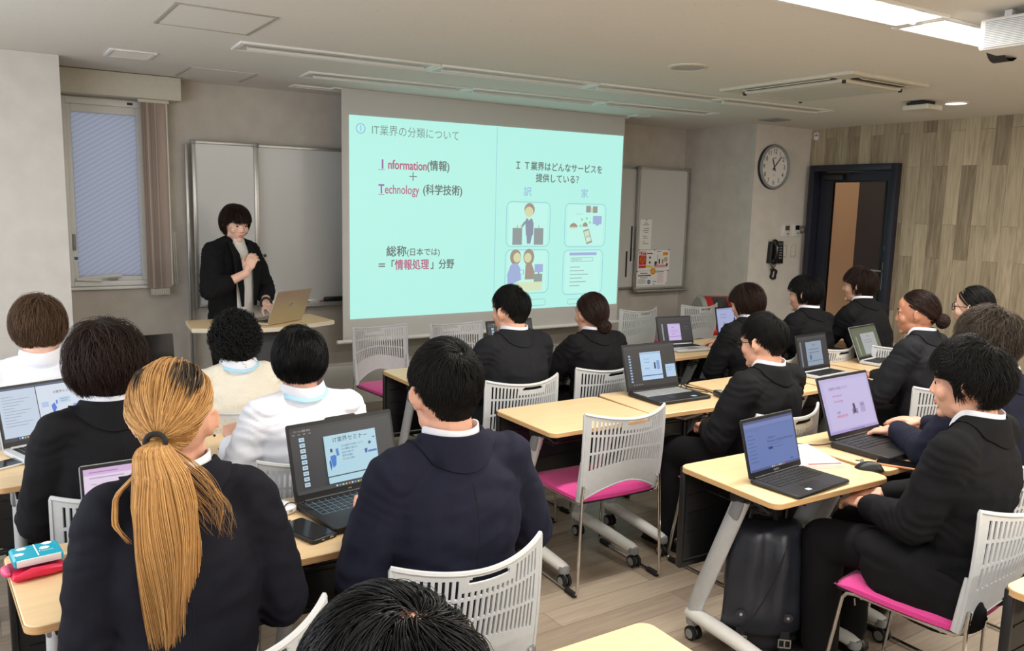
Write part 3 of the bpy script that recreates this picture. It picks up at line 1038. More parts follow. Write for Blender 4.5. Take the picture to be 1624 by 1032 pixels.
# traveller with two cases
for u0, u1 in ((0.552, 0.589), (0.636, 0.673)):
    slide_shape(rect(u0, 0.540, u1, 0.634), E_CASE, 2)
    for q in range(3):
        slide_shape(rect(u0 + 0.007 + q * 0.010, 0.545, u0 + 0.0095 + q * 0.010, 0.63), E_NAVY, 3)
    slide_shape(rect((u0 + u1) / 2 - 0.001, 0.523, (u0 + u1) / 2 + 0.001, 0.54), E_NAVY, 2)
slide_shape(disc(0.616, 0.437, 0.053, 1.05), E_BROWN, 2)
slide_shape(disc(0.614, 0.450, 0.044, 1.0), E_SKIN, 3)
slide_shape([(0.603, 0.487), (0.627, 0.487), (0.633, 0.515), (0.632, 0.58), (0.604, 0.58), (0.601, 0.515)], E_NAVY, 3)
slide_shape([(0.606, 0.575), (0.629, 0.575), (0.622, 0.628), (0.609, 0.628)], E_NAVY, 3)
slide_shape([(0.605, 0.495), (0.601, 0.515), (0.588, 0.54), (0.583, 0.532), (0.596, 0.505)], E_NAVY, 3)
slide_shape(disc(0.584, 0.527, 0.010), E_SKIN, 4)
slide_shape([(0.611, 0.487), (0.620, 0.487), (0.616, 0.512)], E_WHITE, 4)
slide_shape([(0.6145, 0.493), (0.6175, 0.493), (0.618, 0.51), (0.616, 0.515), (0.614, 0.51)], E_PLUM, 5)
# appliances
slide_outline(0.783, 0.420, 0.842, 0.462, 0.012, E_LINE, 0.004, 2)
slide_shape(rect(0.805, 0.455, 0.836, 0.458), E_LINE, 3)
slide_shape(rect(0.848, 0.408, 0.868, 0.447), E_CASE, 2); slide_shape(rect(0.877, 0.410, 0.897, 0.449), E_CASE, 2); slide_shape(rect(0.868, 0.42, 0.877, 0.445), E_SKIN, 2)
slide_shape(rect(0.879, 0.466, 0.917, 0.515), E_LILAC, 2); slide_shape(rect(0.892, 0.515, 0.905, 0.523), E_LILAC, 2)
slide_shape([(0.780, 0.532), (0.784, 0.518), (0.797, 0.507), (0.810, 0.518), (0.814, 0.532)], E_BROWN, 2)
slide_shape([(0.778, 0.532), (0.816, 0.532), (0.808, 0.541), (0.786, 0.541)], E_SKIN, 3)
slide_shape([(0.835, 0.530), (0.837, 0.513), (0.846, 0.503), (0.855, 0.513), (0.857, 0.530)], E_BROWN, 2)
for a, b_ in ((0.832, 0.488), (0.852, 0.482), (0.866, 0.505), (0.826, 0.525)):
    slide_shape(disc(a, b_, 0.011), E_GREEN, 2)
slide_shape([(0.838, 0.553), (0.862, 0.541), (0.879, 0.622), (0.855, 0.634)], E_CASE, 2)
slide_shape([(0.842, 0.560), (0.861, 0.550), (0.874, 0.613), (0.855, 0.623)], E_BEIGE, 3)
for a in range(3):
    for b_ in range(2):
        cu, cv = 0.848 + b_ * 0.010 + a * 0.004, 0.565 + a * 0.018 - b_ * 0.005
        slide_shape(rect(cu, cv, cu + 0.006, cv + 0.011), (E_SKIN, E_LILAC, E_WHITE)[a], 4)
# reception counter
slide_shape(disc(0.566, 0.703, 0.056, 1.2), E_BROWN, 2); slide_shape(disc(0.572, 0.705, 0.038, 1.1), E_SKIN, 3)
slide_shape([(0.548, 0.745), (0.572, 0.735), (0.585, 0.765), (0.590, 0.83), (0.538, 0.865), (0.535, 0.80)], E_LILAC, 3)
slide_shape(disc(0.618, 0.703, 0.056, 1.25), E_BROWN, 2); slide_shape(disc(0.614, 0.707, 0.038, 1.1), E_SKIN, 3)
slide_shape([(0.606, 0.745), (0.630, 0.742), (0.642, 0.79), (0.640, 0.83), (0.604, 0.83)], E_BROWN, 3)
slide_shape(rect(0.582, 0.775, 0.600, 0.80), E_LILAC, 4); slide_shape(rect(0.585, 0.778, 0.597, 0.797), E_WHITE, 5)
slide_shape(rect(0.642, 0.745, 0.675, 0.79), E_LILAC, 4); slide_shape(rect(0.656, 0.79, 0.661, 0.805), E_NAVY, 3)
slide_shape(rect(0.64, 0.80, 0.673, 0.845), E_CASE, 3)
slide_shape(rect(0.572, 0.845, 0.673, 0.895), E_BEIGE, 4)
# web page
slide_outline(0.783, 0.690, 0.900, 0.905, 0.004, E_CASE, 0.005, 2)
slide_shape(rect(0.784, 0.682, 0.900, 0.698), E_LILAC, 3)
slide_outline(0.79, 0.712, 0.885, 0.735, 0.004, E_CASE, 0.004, 3)
slide_text('SEARCH', 0.795, 0.7235, 0.03, E_CASE, k=3)
for q in range(6):
    slide_shape(rect(0.787, 0.765 + q * 0.022, 0.83 + (q * 37 % 5) * 0.009, 0.769 + q * 0.022), E_CASE, 3)

# ------------------------------------------------------------------ right whiteboard, papers
wr2 = board('whiteboard', 'rear whiteboard panel between the screen and the board with posters', 4.6, 5.60, 0.87, 2.085, BYF)
wr = board('sliding_whiteboard', 'right whiteboard with pinned posters and a notice', 5.57, 6.262, 0.86, 2.09, BYF - 0.04)
b = MB()
b.box((0.346, -0.045, -0.012), (0.70, 0.07, 0.016), bev=0.004)
b.build('tray', M['alu'], wr)
FY = BYF - 0.04 - 0.013
for x_, z0_, z1_, lab in ((5.545, 1.15, 1.50, 'longer black magnetic strip beside the right whiteboard'), (5.49, 0.99, 1.25, 'shorter black magnetic strip beside the right whiteboard')):
    tag(MB().box((x_, BYF - 0.018, (z0_ + z1_) / 2), (0.016, 0.01, z1_ - z0_), bev=0.003).build('magnetic_strip', M['black']), lab, 'magnet', 'black strips on the rear board')
t = thing('notice_sheet', 'white printed notice sheet on the right whiteboard above the posters', 'notice', (5.70, FY, 1.42))
MB().box((0, 0, 0), (0.155, 0.001, 0.30)).build('sheet', M['paper'], t, smooth=False)
b = MB()
for q, (w_, off) in enumerate(((0.05, 0), (0.08, 0), (0, 0), (0.07, 0.01), (0.08, 0.0), (0.05, 0.005), (0, 0), (0.05, -0.01), (0.06, 0.0), (0, 0), (0.03, -0.02), (0.08, 0.005))):
    if w_: b.box((off, -0.0012, 0.115 - q * 0.019), (w_, 0.0006, 0.005))
b.build('print', mat('grey_print', (110, 108, 106), 0.8), t, smooth=False)
M['aed_red'] = mat('poster_red', (196, 52, 50), 0.6, var=0.02)
M['yellow'] = mat('poster_yellow', (236, 214, 60), 0.6, var=0.02)
M['orange'] = mat('poster_orange', (226, 152, 52), 0.6, var=0.02)
M['pinkink'] = mat('poster_pink', (222, 160, 170), 0.6, var=0.02)
M['ink'] = mat('black_ink', (50, 50, 54), 0.7, var=0.02)
M['blueink'] = mat('poster_blue', (34, 110, 170), 0.6, var=0.02)


def poster_part(t, x0, z0, x1, z1, m, k=1, name='print'):
    return MB().box(((x0 + x1) / 2, -0.0006 * k - 0.0006, (z0 + z1) / 2), (x1 - x0, 0.0006, z1 - z0)).build(name, m, t, smooth=False)


t = thing('poster', 'red and white AED poster with products at the upper row of the right whiteboard', 'poster', (5.615, FY, 1.06))
MB().box((0.215, 0, 0.095), (0.43, 0.001, 0.205)).build('sheet', M['paper'], t, smooth=False)
poster_part(t, 0.008, 0.02, 0.108, 0.185, M['aed_red'])
tm = text_mb('AED', 0.058, 'CENTER'); xform(tm, lambda p: (p.x + 0.058, -0.0022, p.y + 0.158)); tm.build('lettering', M['paper'], t, smooth=False)
b = MB()
hp = [(0.058 + 0.0024 * 16 * math.sin(a) ** 3 * 0.95, 0.098 + 0.0024 * (13 * math.cos(a) - 5 * math.cos(2 * a) - 2 * math.cos(3 * a) - math.cos(4 * a))) for a in [2 * PI * i / 36 for i in range(36)]]
hi_ = [(0.058 + (p[0] - 0.058) * 0.8, 0.098 + (p[1] - 0.098) * 0.8) for p in hp]
b.add([(p[0], -0.0022, p[1]) for p in hp] + [(p[0], -0.0022, p[1]) for p in hi_], [(i, (i + 1) % 36, 36 + (i + 1) % 36, 36 + i) for i in range(36)])
b.add([(0.064, -0.0023, 0.125), (0.048, -0.0023, 0.097), (0.058, -0.0023, 0.097), (0.052, -0.0023, 0.075), (0.070, -0.0023, 0.104), (0.060, -0.0023, 0.104)], [(0, 1, 2, 3, 4, 5)])
b.build('heart_mark', M['orange'], t, smooth=False)
poster_part(t, 0.008, 0.046, 0.108, 0.052, M['paper'], 2)
poster_part(t, 0.115, 0.163, 0.195, 0.172, M['ink']); poster_part(t, 0.115, 0.022, 0.19, 0.045, M['yellow'])
for zz in (0.075, 0.125):
    b = MB(); b.lathe([(0.012, -0.0014), (0.012, -0.002), (0.0001, -0.002)], 14, c=(0.158, 0, zz), axis='y'); b.build('product_picture', M['ink'], t)
poster_part(t, 0.225, 0.03, 0.255, 0.085, M['ink']); poster_part(t, 0.262, 0.045, 0.266, 0.16, mat('tan_ink', (150, 120, 100), 0.6)); poster_part(t, 0.28, 0.06, 0.298, 0.11, M['ink'])
poster_part(t, 0.325, 0.06, 0.345, 0.105, M['greyplastic']); poster_part(t, 0.335, 0.145, 0.405, 0.178, M['orange']); poster_part(t, 0.355, 0.08, 0.40, 0.125, mat('skin_ink', (214, 170, 120), 0.6))
poster_part(t, 0.235, 0.022, 0.385, 0.05, M['pinkink'], 2); poster_part(t, 0.385, 0.03, 0.405, 0.065, M['ink'], 3)
poster_part(t, 0.25, 0.182, 0.31, 0.187, M['ink'])
t = thing('poster', 'white notice with blue badge and pink column below the AED poster', 'poster', (5.60, FY - 0.0015, 0.905))
MB().box((0.21, 0, 0.068), (0.42, 0.001, 0.145)).build('sheet', M['paper'], t, smooth=False)
for x0_, x1_, zz, th in ((0.05, 0.15, 0.118, 0.006), (0.02, 0.195, 0.092, 0.010), (0.05, 0.15, 0.073, 0.005), (0.02, 0.12, 0.055, 0.003), (0.02, 0.14, 0.042, 0.003), (0.02, 0.12, 0.03, 0.003), (0.02, 0.13, 0.018, 0.003), (0.25, 0.37, 0.128, 0.006), (0.225, 0.27, 0.03, 0.006)):
    poster_part(t, x0_, zz, x1_, zz + th, M['ink'])
for q in range(11):
    poster_part(t, 0.285, 0.018 + q * 0.0095, 0.36 + (q * 5 % 4) * 0.006, 0.021 + q * 0.0095, M['pinkink'])
b = MB().lathe([(0.022, -0.0012), (0.022, -0.002), (0.0001, -0.002)], 20, c=(0.17, 0, 0.03), axis='y'); b.build('badge', M['blueink'], t)
tm = text_mb('AED', 0.018, 'CENTER'); xform(tm, lambda p: (p.x + 0.17, -0.0026, p.y + 0.03)); tm.build('lettering', M['paper'], t, smooth=False)
t = thing('badge', 'round orange sticker overlapping the two posters on the right board', 'sticker', (5.82, FY - 0.003, 1.045))
MB().lathe([(0.036, 0), (0.036, -0.001), (0.0001, -0.001)], 24, axis='y').build('disc', M['orange'], t)
MB().box((0.0, -0.0015, 0.0), (0.008, 0.0006, 0.05), rot=ry(0.7)).build('stripe', M['yellow'], t, smooth=False)
for q, (x_, z_, lb) in enumerate(((5.615, 1.262, 'top left of the AED poster'), (5.83, 1.262, 'top middle of the AED poster'), (6.03, 1.262, 'top right of the AED poster'), (5.605, 1.045, 'left end between the posters'), (6.03, 1.048, 'right end between the posters'), (5.84, 0.91, 'bottom middle of the lower poster'), (6.01, 0.915, 'bottom right of the lower poster'), (5.70, 1.563, 'top of the notice sheet'))):
    o = MB().lathe([(0.006, 0), (0.006, -0.004), (0.0001, -0.0045)], 12, axis='y').build('pin_magnet', M['ink'] if q < 5 or q == 7 else M['aed_red'], loc=(x_, FY - 0.002, z_))
    tag(o, 'tiny round magnet at the ' + lb, 'magnet', 'poster magnets')

# ------------------------------------------------------------------ clock wall fittings
t = thing('wall_clock', 'large round white wall clock with black numerals', 'clock', (6.545, CY, 2.105))
R_ = 0.212
MB().lathe([(R_, 0.0), (R_, -0.03), (R_ - 0.006, -0.042), (R_ - 0.018, -0.046), (R_ - 0.024, -0.034), (R_ - 0.024, -0.02)], 64, axis='y').build('rim', M['greyplastic'], t)
MB().lathe([(R_ + 0.002, -0.001), (R_ + 0.004, -0.02), (R_, -0.03)], 64, axis='y').build('side_band', M['black'], t)
MB().lathe([(R_ - 0.022, -0.022), (0.0001, -0.022)], 64, axis='y').build('dial', M['paper'], t)
nb = MB()
for k in range(1, 13):
    a = math.radians(90 - 30 * k)
    tm = text_mb(str(k), 0.062, 'CENTER')
    nb.add([(v[0] + 0.148 * math.cos(a), -0.0235, v[1] + 0.148 * math.sin(a)) for v in tm.v], [f for f, _ in tm.f])
nb.build('numerals', M['ink'], t, smooth=False)
tk = MB()
for k in range(60):
    a = 2 * PI * k / 60
    ln_ = 0.01 if k % 5 == 0 else 0.005
    tk.box(((0.182 - ln_ / 2) * math.cos(a), -0.0232, (0.182 - ln_ / 2) * math.sin(a)), (ln_, 0.0008, 0.0016), rot=ry(-a))
tk.build('minute_marks', M['ink'], t, smooth=False)
def hand(name, ang, ln_, w_, y_):
    a = math.radians(90 - ang)
    MB().box((math.cos(a) * (ln_ / 2 - 0.02), y_, math.sin(a) * (ln_ / 2 - 0.02)), (ln_ + 0.04, 0.002, w_), rot=ry(-a)).build(name, M['black'], t, smooth=False)
hand('hour_hand', 338, 0.085, 0.011, -0.026); hand('minute_hand', 42, 0.135, 0.008, -0.029); hand('second_hand', 210, 0.03, 0.003, -0.031)
MB().box((0, -0.0235, 0.085), (0.04, 0.0006, 0.006)).build('dial_mark', M['ink'], t, smooth=False)
MB().box((0, -0.0235, -0.075), (0.012, 0.0006, 0.006)).build('dial_mark', M['ink'], t, smooth=False)

t = thing('wall_phone', 'black wall telephone below the clock', 'telephone', (6.645, CY, 1.285))
t.scale = (0.88, 0.88, 0.84)
MB().prism([(-0.115, -0.13), (0.11, -0.14), (0.095, 0.125), (-0.10, 0.12)], -0.06, 0.0, axis='y', bev=0.008).build('base', M['black'], t)
b = MB()
hs_pts = [(-0.075, -0.075, -0.12), (-0.075, -0.11, -0.07), (-0.075, -0.118, 0.0), (-0.075, -0.11, 0.07), (-0.075, -0.075, 0.125)]
b.tube(hs_pts, [0.028, 0.024, 0.021, 0.024, 0.030], 12)
b.ell((-0.075, -0.075, -0.11), (0.034, 0.03, 0.034)); b.ell((-0.075, -0.075, 0.115), (0.036, 0.03, 0.036))
b.build('handset', M['blackgloss'], t)
kb = MB()
for r_ in range(5):
    for c_ in range(3):
        kb.box((0.005 + c_ * 0.028, -0.063, 0.05 - r_ * 0.03), (0.018, 0.006, 0.016), bev=0.002)
kb.build('keypad', M['greyplastic'], t)
MB().box((0.035, -0.062, 0.092), (0.09, 0.004, 0.03)).build('display', mat('grey_display', (90, 98, 100), 0.3), t, smooth=False)
b = MB()
cp = [(-0.05 + 0.03 * math.sin(q * 0.5), -0.04 - 0.004 * math.cos(q * 2.2), -0.135 - 0.075 * math.sin(PI * q / 24)) for q in range(25)]
b.tube(cp, 0.004, 6)
b.tube([(0.005 + 0.042 * math.cos(a) - 0.01 * math.sin(a), -0.02 - 0.01 * math.sin(3 * a), -0.265 + 0.05 * math.sin(a) + 0.015 * math.cos(a)) for a in [2 * PI * q / 24 for q in range(24)]], 0.013, 8, closed=True)
b.tube([(-0.05, -0.03, -0.13), (-0.02, -0.025, -0.19), (0.0, -0.02, -0.22)], 0.004, 6); b.tube([(0.03, -0.03, -0.13), (0.01, -0.025, -0.18), (0.0, -0.02, -0.22)], 0.004, 6)
b.build('coiled_cord', M['rubber'], t)

def plate(name, label, cat, x, z, w, h, m, dark=None, emb=None):
    t = thing(name, label, cat, (x, CY, z))
    MB().box((0, -0.009, 0), (w, 0.018, h), bev=0.004).build('plate', m, t)
    if dark:
        MB().box((0.01, -0.0195, h * 0.22), (w * 0.6, 0.003, h * 0.38), bev=0.001).build('display', dark, t, smooth=False)
        MB().box((0.02, -0.0185, -h * 0.25), (w * 0.3, 0.003, h * 0.12)).build('button', M['greyplastic'], t, smooth=False)
    else:
        for q in range(3):
            MB().box((0, -0.0195, h * 0.26 - q * h * 0.26), (w * 0.42, 0.004, h * 0.2), bev=0.002).build('rocker', M['white'], t)
    return t
plate('thermostat', 'left wall thermostat with a brown screen above the phone', 'thermostat', 6.80, 1.492, 0.105, 0.12, M['white'], mat('brown_lcd', (96, 84, 70), 0.3))
plate('thermostat', 'right wall thermostat with a black screen near the door', 'thermostat', 6.955, 1.497, 0.105, 0.12, M['white'], M['blackgloss'])
plate('light_switch', 'cream switch plate right of the phone', 'switch', 6.795, 1.288, 0.07, 0.125, M['cream'])
plate('light_switch', 'cream switch plate near the door frame', 'switch', 6.935, 1.292, 0.07, 0.125, M['cream'])
t = thing('key_plate', 'small metal key plate beside the door frame', 'plate', (7.055, CY, 1.503))
MB().box((0, -0.004, 0), (0.075, 0.008, 0.075), bev=0.002).build('plate', M['alu'], t)
b = MB(); b.lathe([(0.022, -0.006), (0.022, -0.02), (0.012, -0.024), (0.0001, -0.024)], 20, axis='y'); b.box((0, -0.026, 0), (0.007, 0.006, 0.03), rot=ry(0.5)); b.build('key_cylinder', M['greyplastic'], t)
t = thing('corner_sticker', 'tiny pale plate at the top left corner of the wood wall', 'plate', (WX, 5.36, 2.43))
MB().box((-0.002, 0, 0), (0.004, 0.05, 0.07)).build('plate', M['paper'], t, smooth=False)
MB().box((-0.0045, 0, 0.01), (0.001, 0.03, 0.02)).build('print', M['greyplastic'], t, smooth=False)

# grey domed robot-vacuum style appliance with red window, against the jog wall
t = thing('vending_dome', 'grey domed appliance with a red framed window under the right whiteboard', 'appliance', (6.0, 5.55, 0.0), math.radians(-28))
prof = [(0.26 * math.cos(math.radians(a)) * 1.15, 0.46 + 0.40 * math.sin(math.radians(a))) for a in range(0, 181, 10)]
outl = [(0.30, 0.0)] + prof + [(-0.30, 0.0)]
MB().prism(outl, -0.17, 0.17, axis='x', bev=0.02).build('body', mat('warm_grey_shell', (172, 174, 166), 0.5, var=0.02), t)
def arc_strip(x0, x1, a0, a1, off, m, name):
    vs, fs = [], []
    n = 14
    for i in range(n + 1):
        a = math.radians(a0 + (a1 - a0) * i / n)
        r1, r2 = 0.26 * 1.15 + off, 0.40 + off
        for x_ in (x0, x1):
            vs.append((x_, r1 * math.cos(a), 0.46 + r2 * math.sin(a)))
    for i in range(n):
        fs.append((2 * i, 2 * i + 1, 2 * i + 3, 2 * i + 2))
    mb = MB().add(vs, fs)
    o = mb.build(name, m, t)
    md = o.modifiers.new('thick', 'SOLIDIFY'); md.thickness = 0.012
    return o
arc_strip(-0.13, 0.13, 100, 172, 0.004, mat('red_gloss', (204, 36, 44), 0.35, var=0.02), 'red_frame')
arc_strip(-0.07, 0.07, 108, 164, 0.012, mat('smoked_window', (66, 64, 62), 0.25, var=0.05), 'window')
t = thing('yellow_bowl', 'yellow disc behind the empty chair at the right of the front row', 'cushion', (6.05, 5.28, 0.70), 0)
MB().ell((0, 0, 0.03), (0.13, 0.10, 0.028)).build('disc', mat('lemon_plastic', (226, 214, 96), 0.5, var=0.02), t)
MB().ell((0.06, -0.09, 0.035), (0.009, 0.006, 0.009)).build('spot', M['black'], t)
sb = thing('side_table', 'low pale stand under the yellow disc behind the front chair', 'stand', (6.05, 5.28, 0.0))
MB().lathe([(0.0001, 0.70), (0.14, 0.70), (0.145, 0.69), (0.14, 0.68), (0.0001, 0.68)], 32).build('top', M['white'], sb)
MB().lathe([(0.02, 0.68), (0.02, 0.02), (0.12, 0.012), (0.12, 0.0), (0.0001, 0.0)], 24).build('leg', M['lightgrey'], sb)
# ------------------------------------------------------------------ chairs
def make_chair(label):
    t = thing('stacking_chair', label, 'chair', (0, 0, 0), 0, None)
    # seat pad
    mb = MB()
    nx_, ny_ = 12, 12
    top, bot = [], []
    for j in range(ny_ + 1):
        for i in range(nx_ + 1):
            u, v = i / nx_ * 2 - 1, j / ny_ * 2 - 1
            k = (1 - 0.06 * u * u * v * v)
            x_, y_ = 0.215 * u * k, 0.215 * v * k + 0.0
            ed = max(abs(u), abs(v)) ** 8
            z_ = 0.452 - 0.012 * (1 - u * u) * (1 - v * v) - 0.018 * ed - (0.018 * max(0, v - 0.5) ** 2 * 4)
            top.append((x_, y_, z_)); bot.append((x_, y_, 0.418))
    n1 = len(top)
    fs = []
    for j in range(ny_):
        for i in range(nx_):
            a = j * (nx_ + 1) + i
            q = (a, a + 1, a + nx_ + 2, a + nx_ + 1)
            fs.append(q); fs.append(tuple(p + n1 for p in q[::-1]))
    bd = [i for i in range(nx_)] + [nx_ + j * (nx_ + 1) for j in range(ny_)] + [(nx_ + 1) * (ny_ + 1) - 1 - i for i in range(nx_)] + [(ny_ - j) * (nx_ + 1) for j in range(ny_)]
    for i in range(len(bd)):
        a, b_ = bd[i], bd[(i + 1) % len(bd)]
        fs.append((a, a + n1, b_ + n1, b_))
    mb.add(top + bot, fs)
    mb.build('seat', M['pink'], t, angle=60)
    MB().prism(rrect(-0.205, -0.205, 0.205, 0.205, 0.03), 0.408, 0.419).build('seat_pan', M['black'], t)
    # backrest: curved perforated shell
    NS = 24
    us = [-1.0, -0.93]
    for k in range(NS):
        a = -0.86 + 1.72 * k / (NS - 1)
        us += [a - 0.0175, a + 0.0175]
    us += [0.93, 1.0]
    hand_u = [u for u in us if -0.30 < u < 0.36]
    vs_ = [0.0, 0.06, 0.14, 0.22, 0.30, 0.335, 0.40, 0.47, 0.53, 0.555, 0.62, 0.69, 0.75, 0.775, 0.83, 0.875, 0.905, 0.945, 0.965, 0.985, 1.0]
    def P(u, v):
        zb = 0.425 + 0.085 * (1 - abs(u) ** 1.7)
        zt = 0.797 + 0.022 * abs(u) ** 2.2
        z_ = zb + (zt - zb) * v
        zz = (z_ - 0.43) / 0.37
        w = 0.222 - 0.010 * (1 - zz) - 0.006 * zz * zz
        y_ = -0.215 - 0.105 * zz + 0.03 * zz * zz + (0.030 + 0.050 * zz) * abs(u) ** 1.8 - 0.03
        return (w * u, y_, z_)
    mb = MB()
    nu, nv = len(us), len(vs_)
    pts = [P(u, v) for v in vs_ for u in us]
    fs = []
    for j in range(nv - 1):
        vm = (vs_[j] + vs_[j + 1]) / 2
        for i in range(nu - 1):
            um = (us[i] + us[i + 1]) / 2
            slot = (i >= 2 and i <= nu - 4 and (i % 2 == 0))
            hole = slot and (0.335 < vm < 0.53 or 0.555 < vm < 0.75 or 0.775 < vm < 0.945)
            if -0.28 < um < 0.44 and vm > 0.83:
                hole = 0.905 < vm < 0.965 and abs(um - 0.08) < (0.29 if vm < 0.945 else 0.24)
            if not hole:
                a = j * nu + i
                fs.append((a, a + 1, a + nu + 1, a + nu))
    mb.add(pts, fs)
    o = mb.build('backrest', M['lightgrey'], None, angle=60)
    md = o.modifiers.new('t', 'SOLIDIFY'); md.thickness = 0.006; md.offset = 0
    me = evaluated(o)
    mb = MB().add([v.co[:] for v in me.vertices], [list(p.vertices) for p in me.polygons])
    bpy.data.meshes.remove(me)
    rim = [P(-1, v) for v in vs_] + [P(u, 1) for u in us[1:]] + [P(1, v) for v in vs_[::-1][1:]]
    mb.tube(rim, 0.0075, 6)
    for s_ in (-1, 1):
        mb.tube([(p[0] - s_ * 0.006, p[1] + 0.012, p[2]) for p in [P(s_, v) for v in (0, 0.15, 0.3, 0.45)]], [0.014, 0.014, 0.012, 0.008], 8)
        mb.lathe([(0.005, -0.001), (0.005, -0.004), (0.0001, -0.004)], 10, c=(s_ * 0.195, P(s_ * 0.9, 0.18)[1] - 0.006, 0.495), axis='y')
    mb.tube([P(u, 0) for u in us], 0.005, 6)
    mb.build('backrest', M['lightgrey'], t, angle=50)
    # chrome sled frame
    fr = MB()
    for s_ in (-1, 1):
        path = [(s_ * 0.206, -0.238, 0.50), (s_ * 0.212, -0.236, 0.44), (s_ * 0.228, -0.248, 0.05), (s_ * 0.229, -0.245, 0.022), (s_ * 0.229, -0.225, 0.012), (s_ * 0.229, 0.0, 0.012), (s_ * 0.227, 0.195, 0.012), (s_ * 0.226, 0.215, 0.024), (s_ * 0.224, 0.212, 0.05), (s_ * 0.205, 0.165, 0.385), (s_ * 0.204, 0.150, 0.404), (s_ * 0.204, 0.12, 0.410), (s_ * 0.204, -0.20, 0.410), (s_ * 0.205, -0.225, 0.43), (s_ * 0.206, -0.234, 0.46)]
        fr.tube(path, 0.0065, 8)
    fr.tube([(-0.204, 0.10, 0.406), (0.204, 0.10, 0.406)], 0.006, 8)
    fr.tube([(-0.204, -0.16, 0.406), (0.204, -0.16, 0.406)], 0.006, 8)
    fr.build('frame', M['chrome'], t)
    for s_ in (-1, 1):
        for y_ in (-0.20, 0.165):
            MB().box((s_ * 0.229, y_, 0.012), (0.022, 0.075, 0.022), bev=0.006).build('glide', M['rubber'], t)
    return t


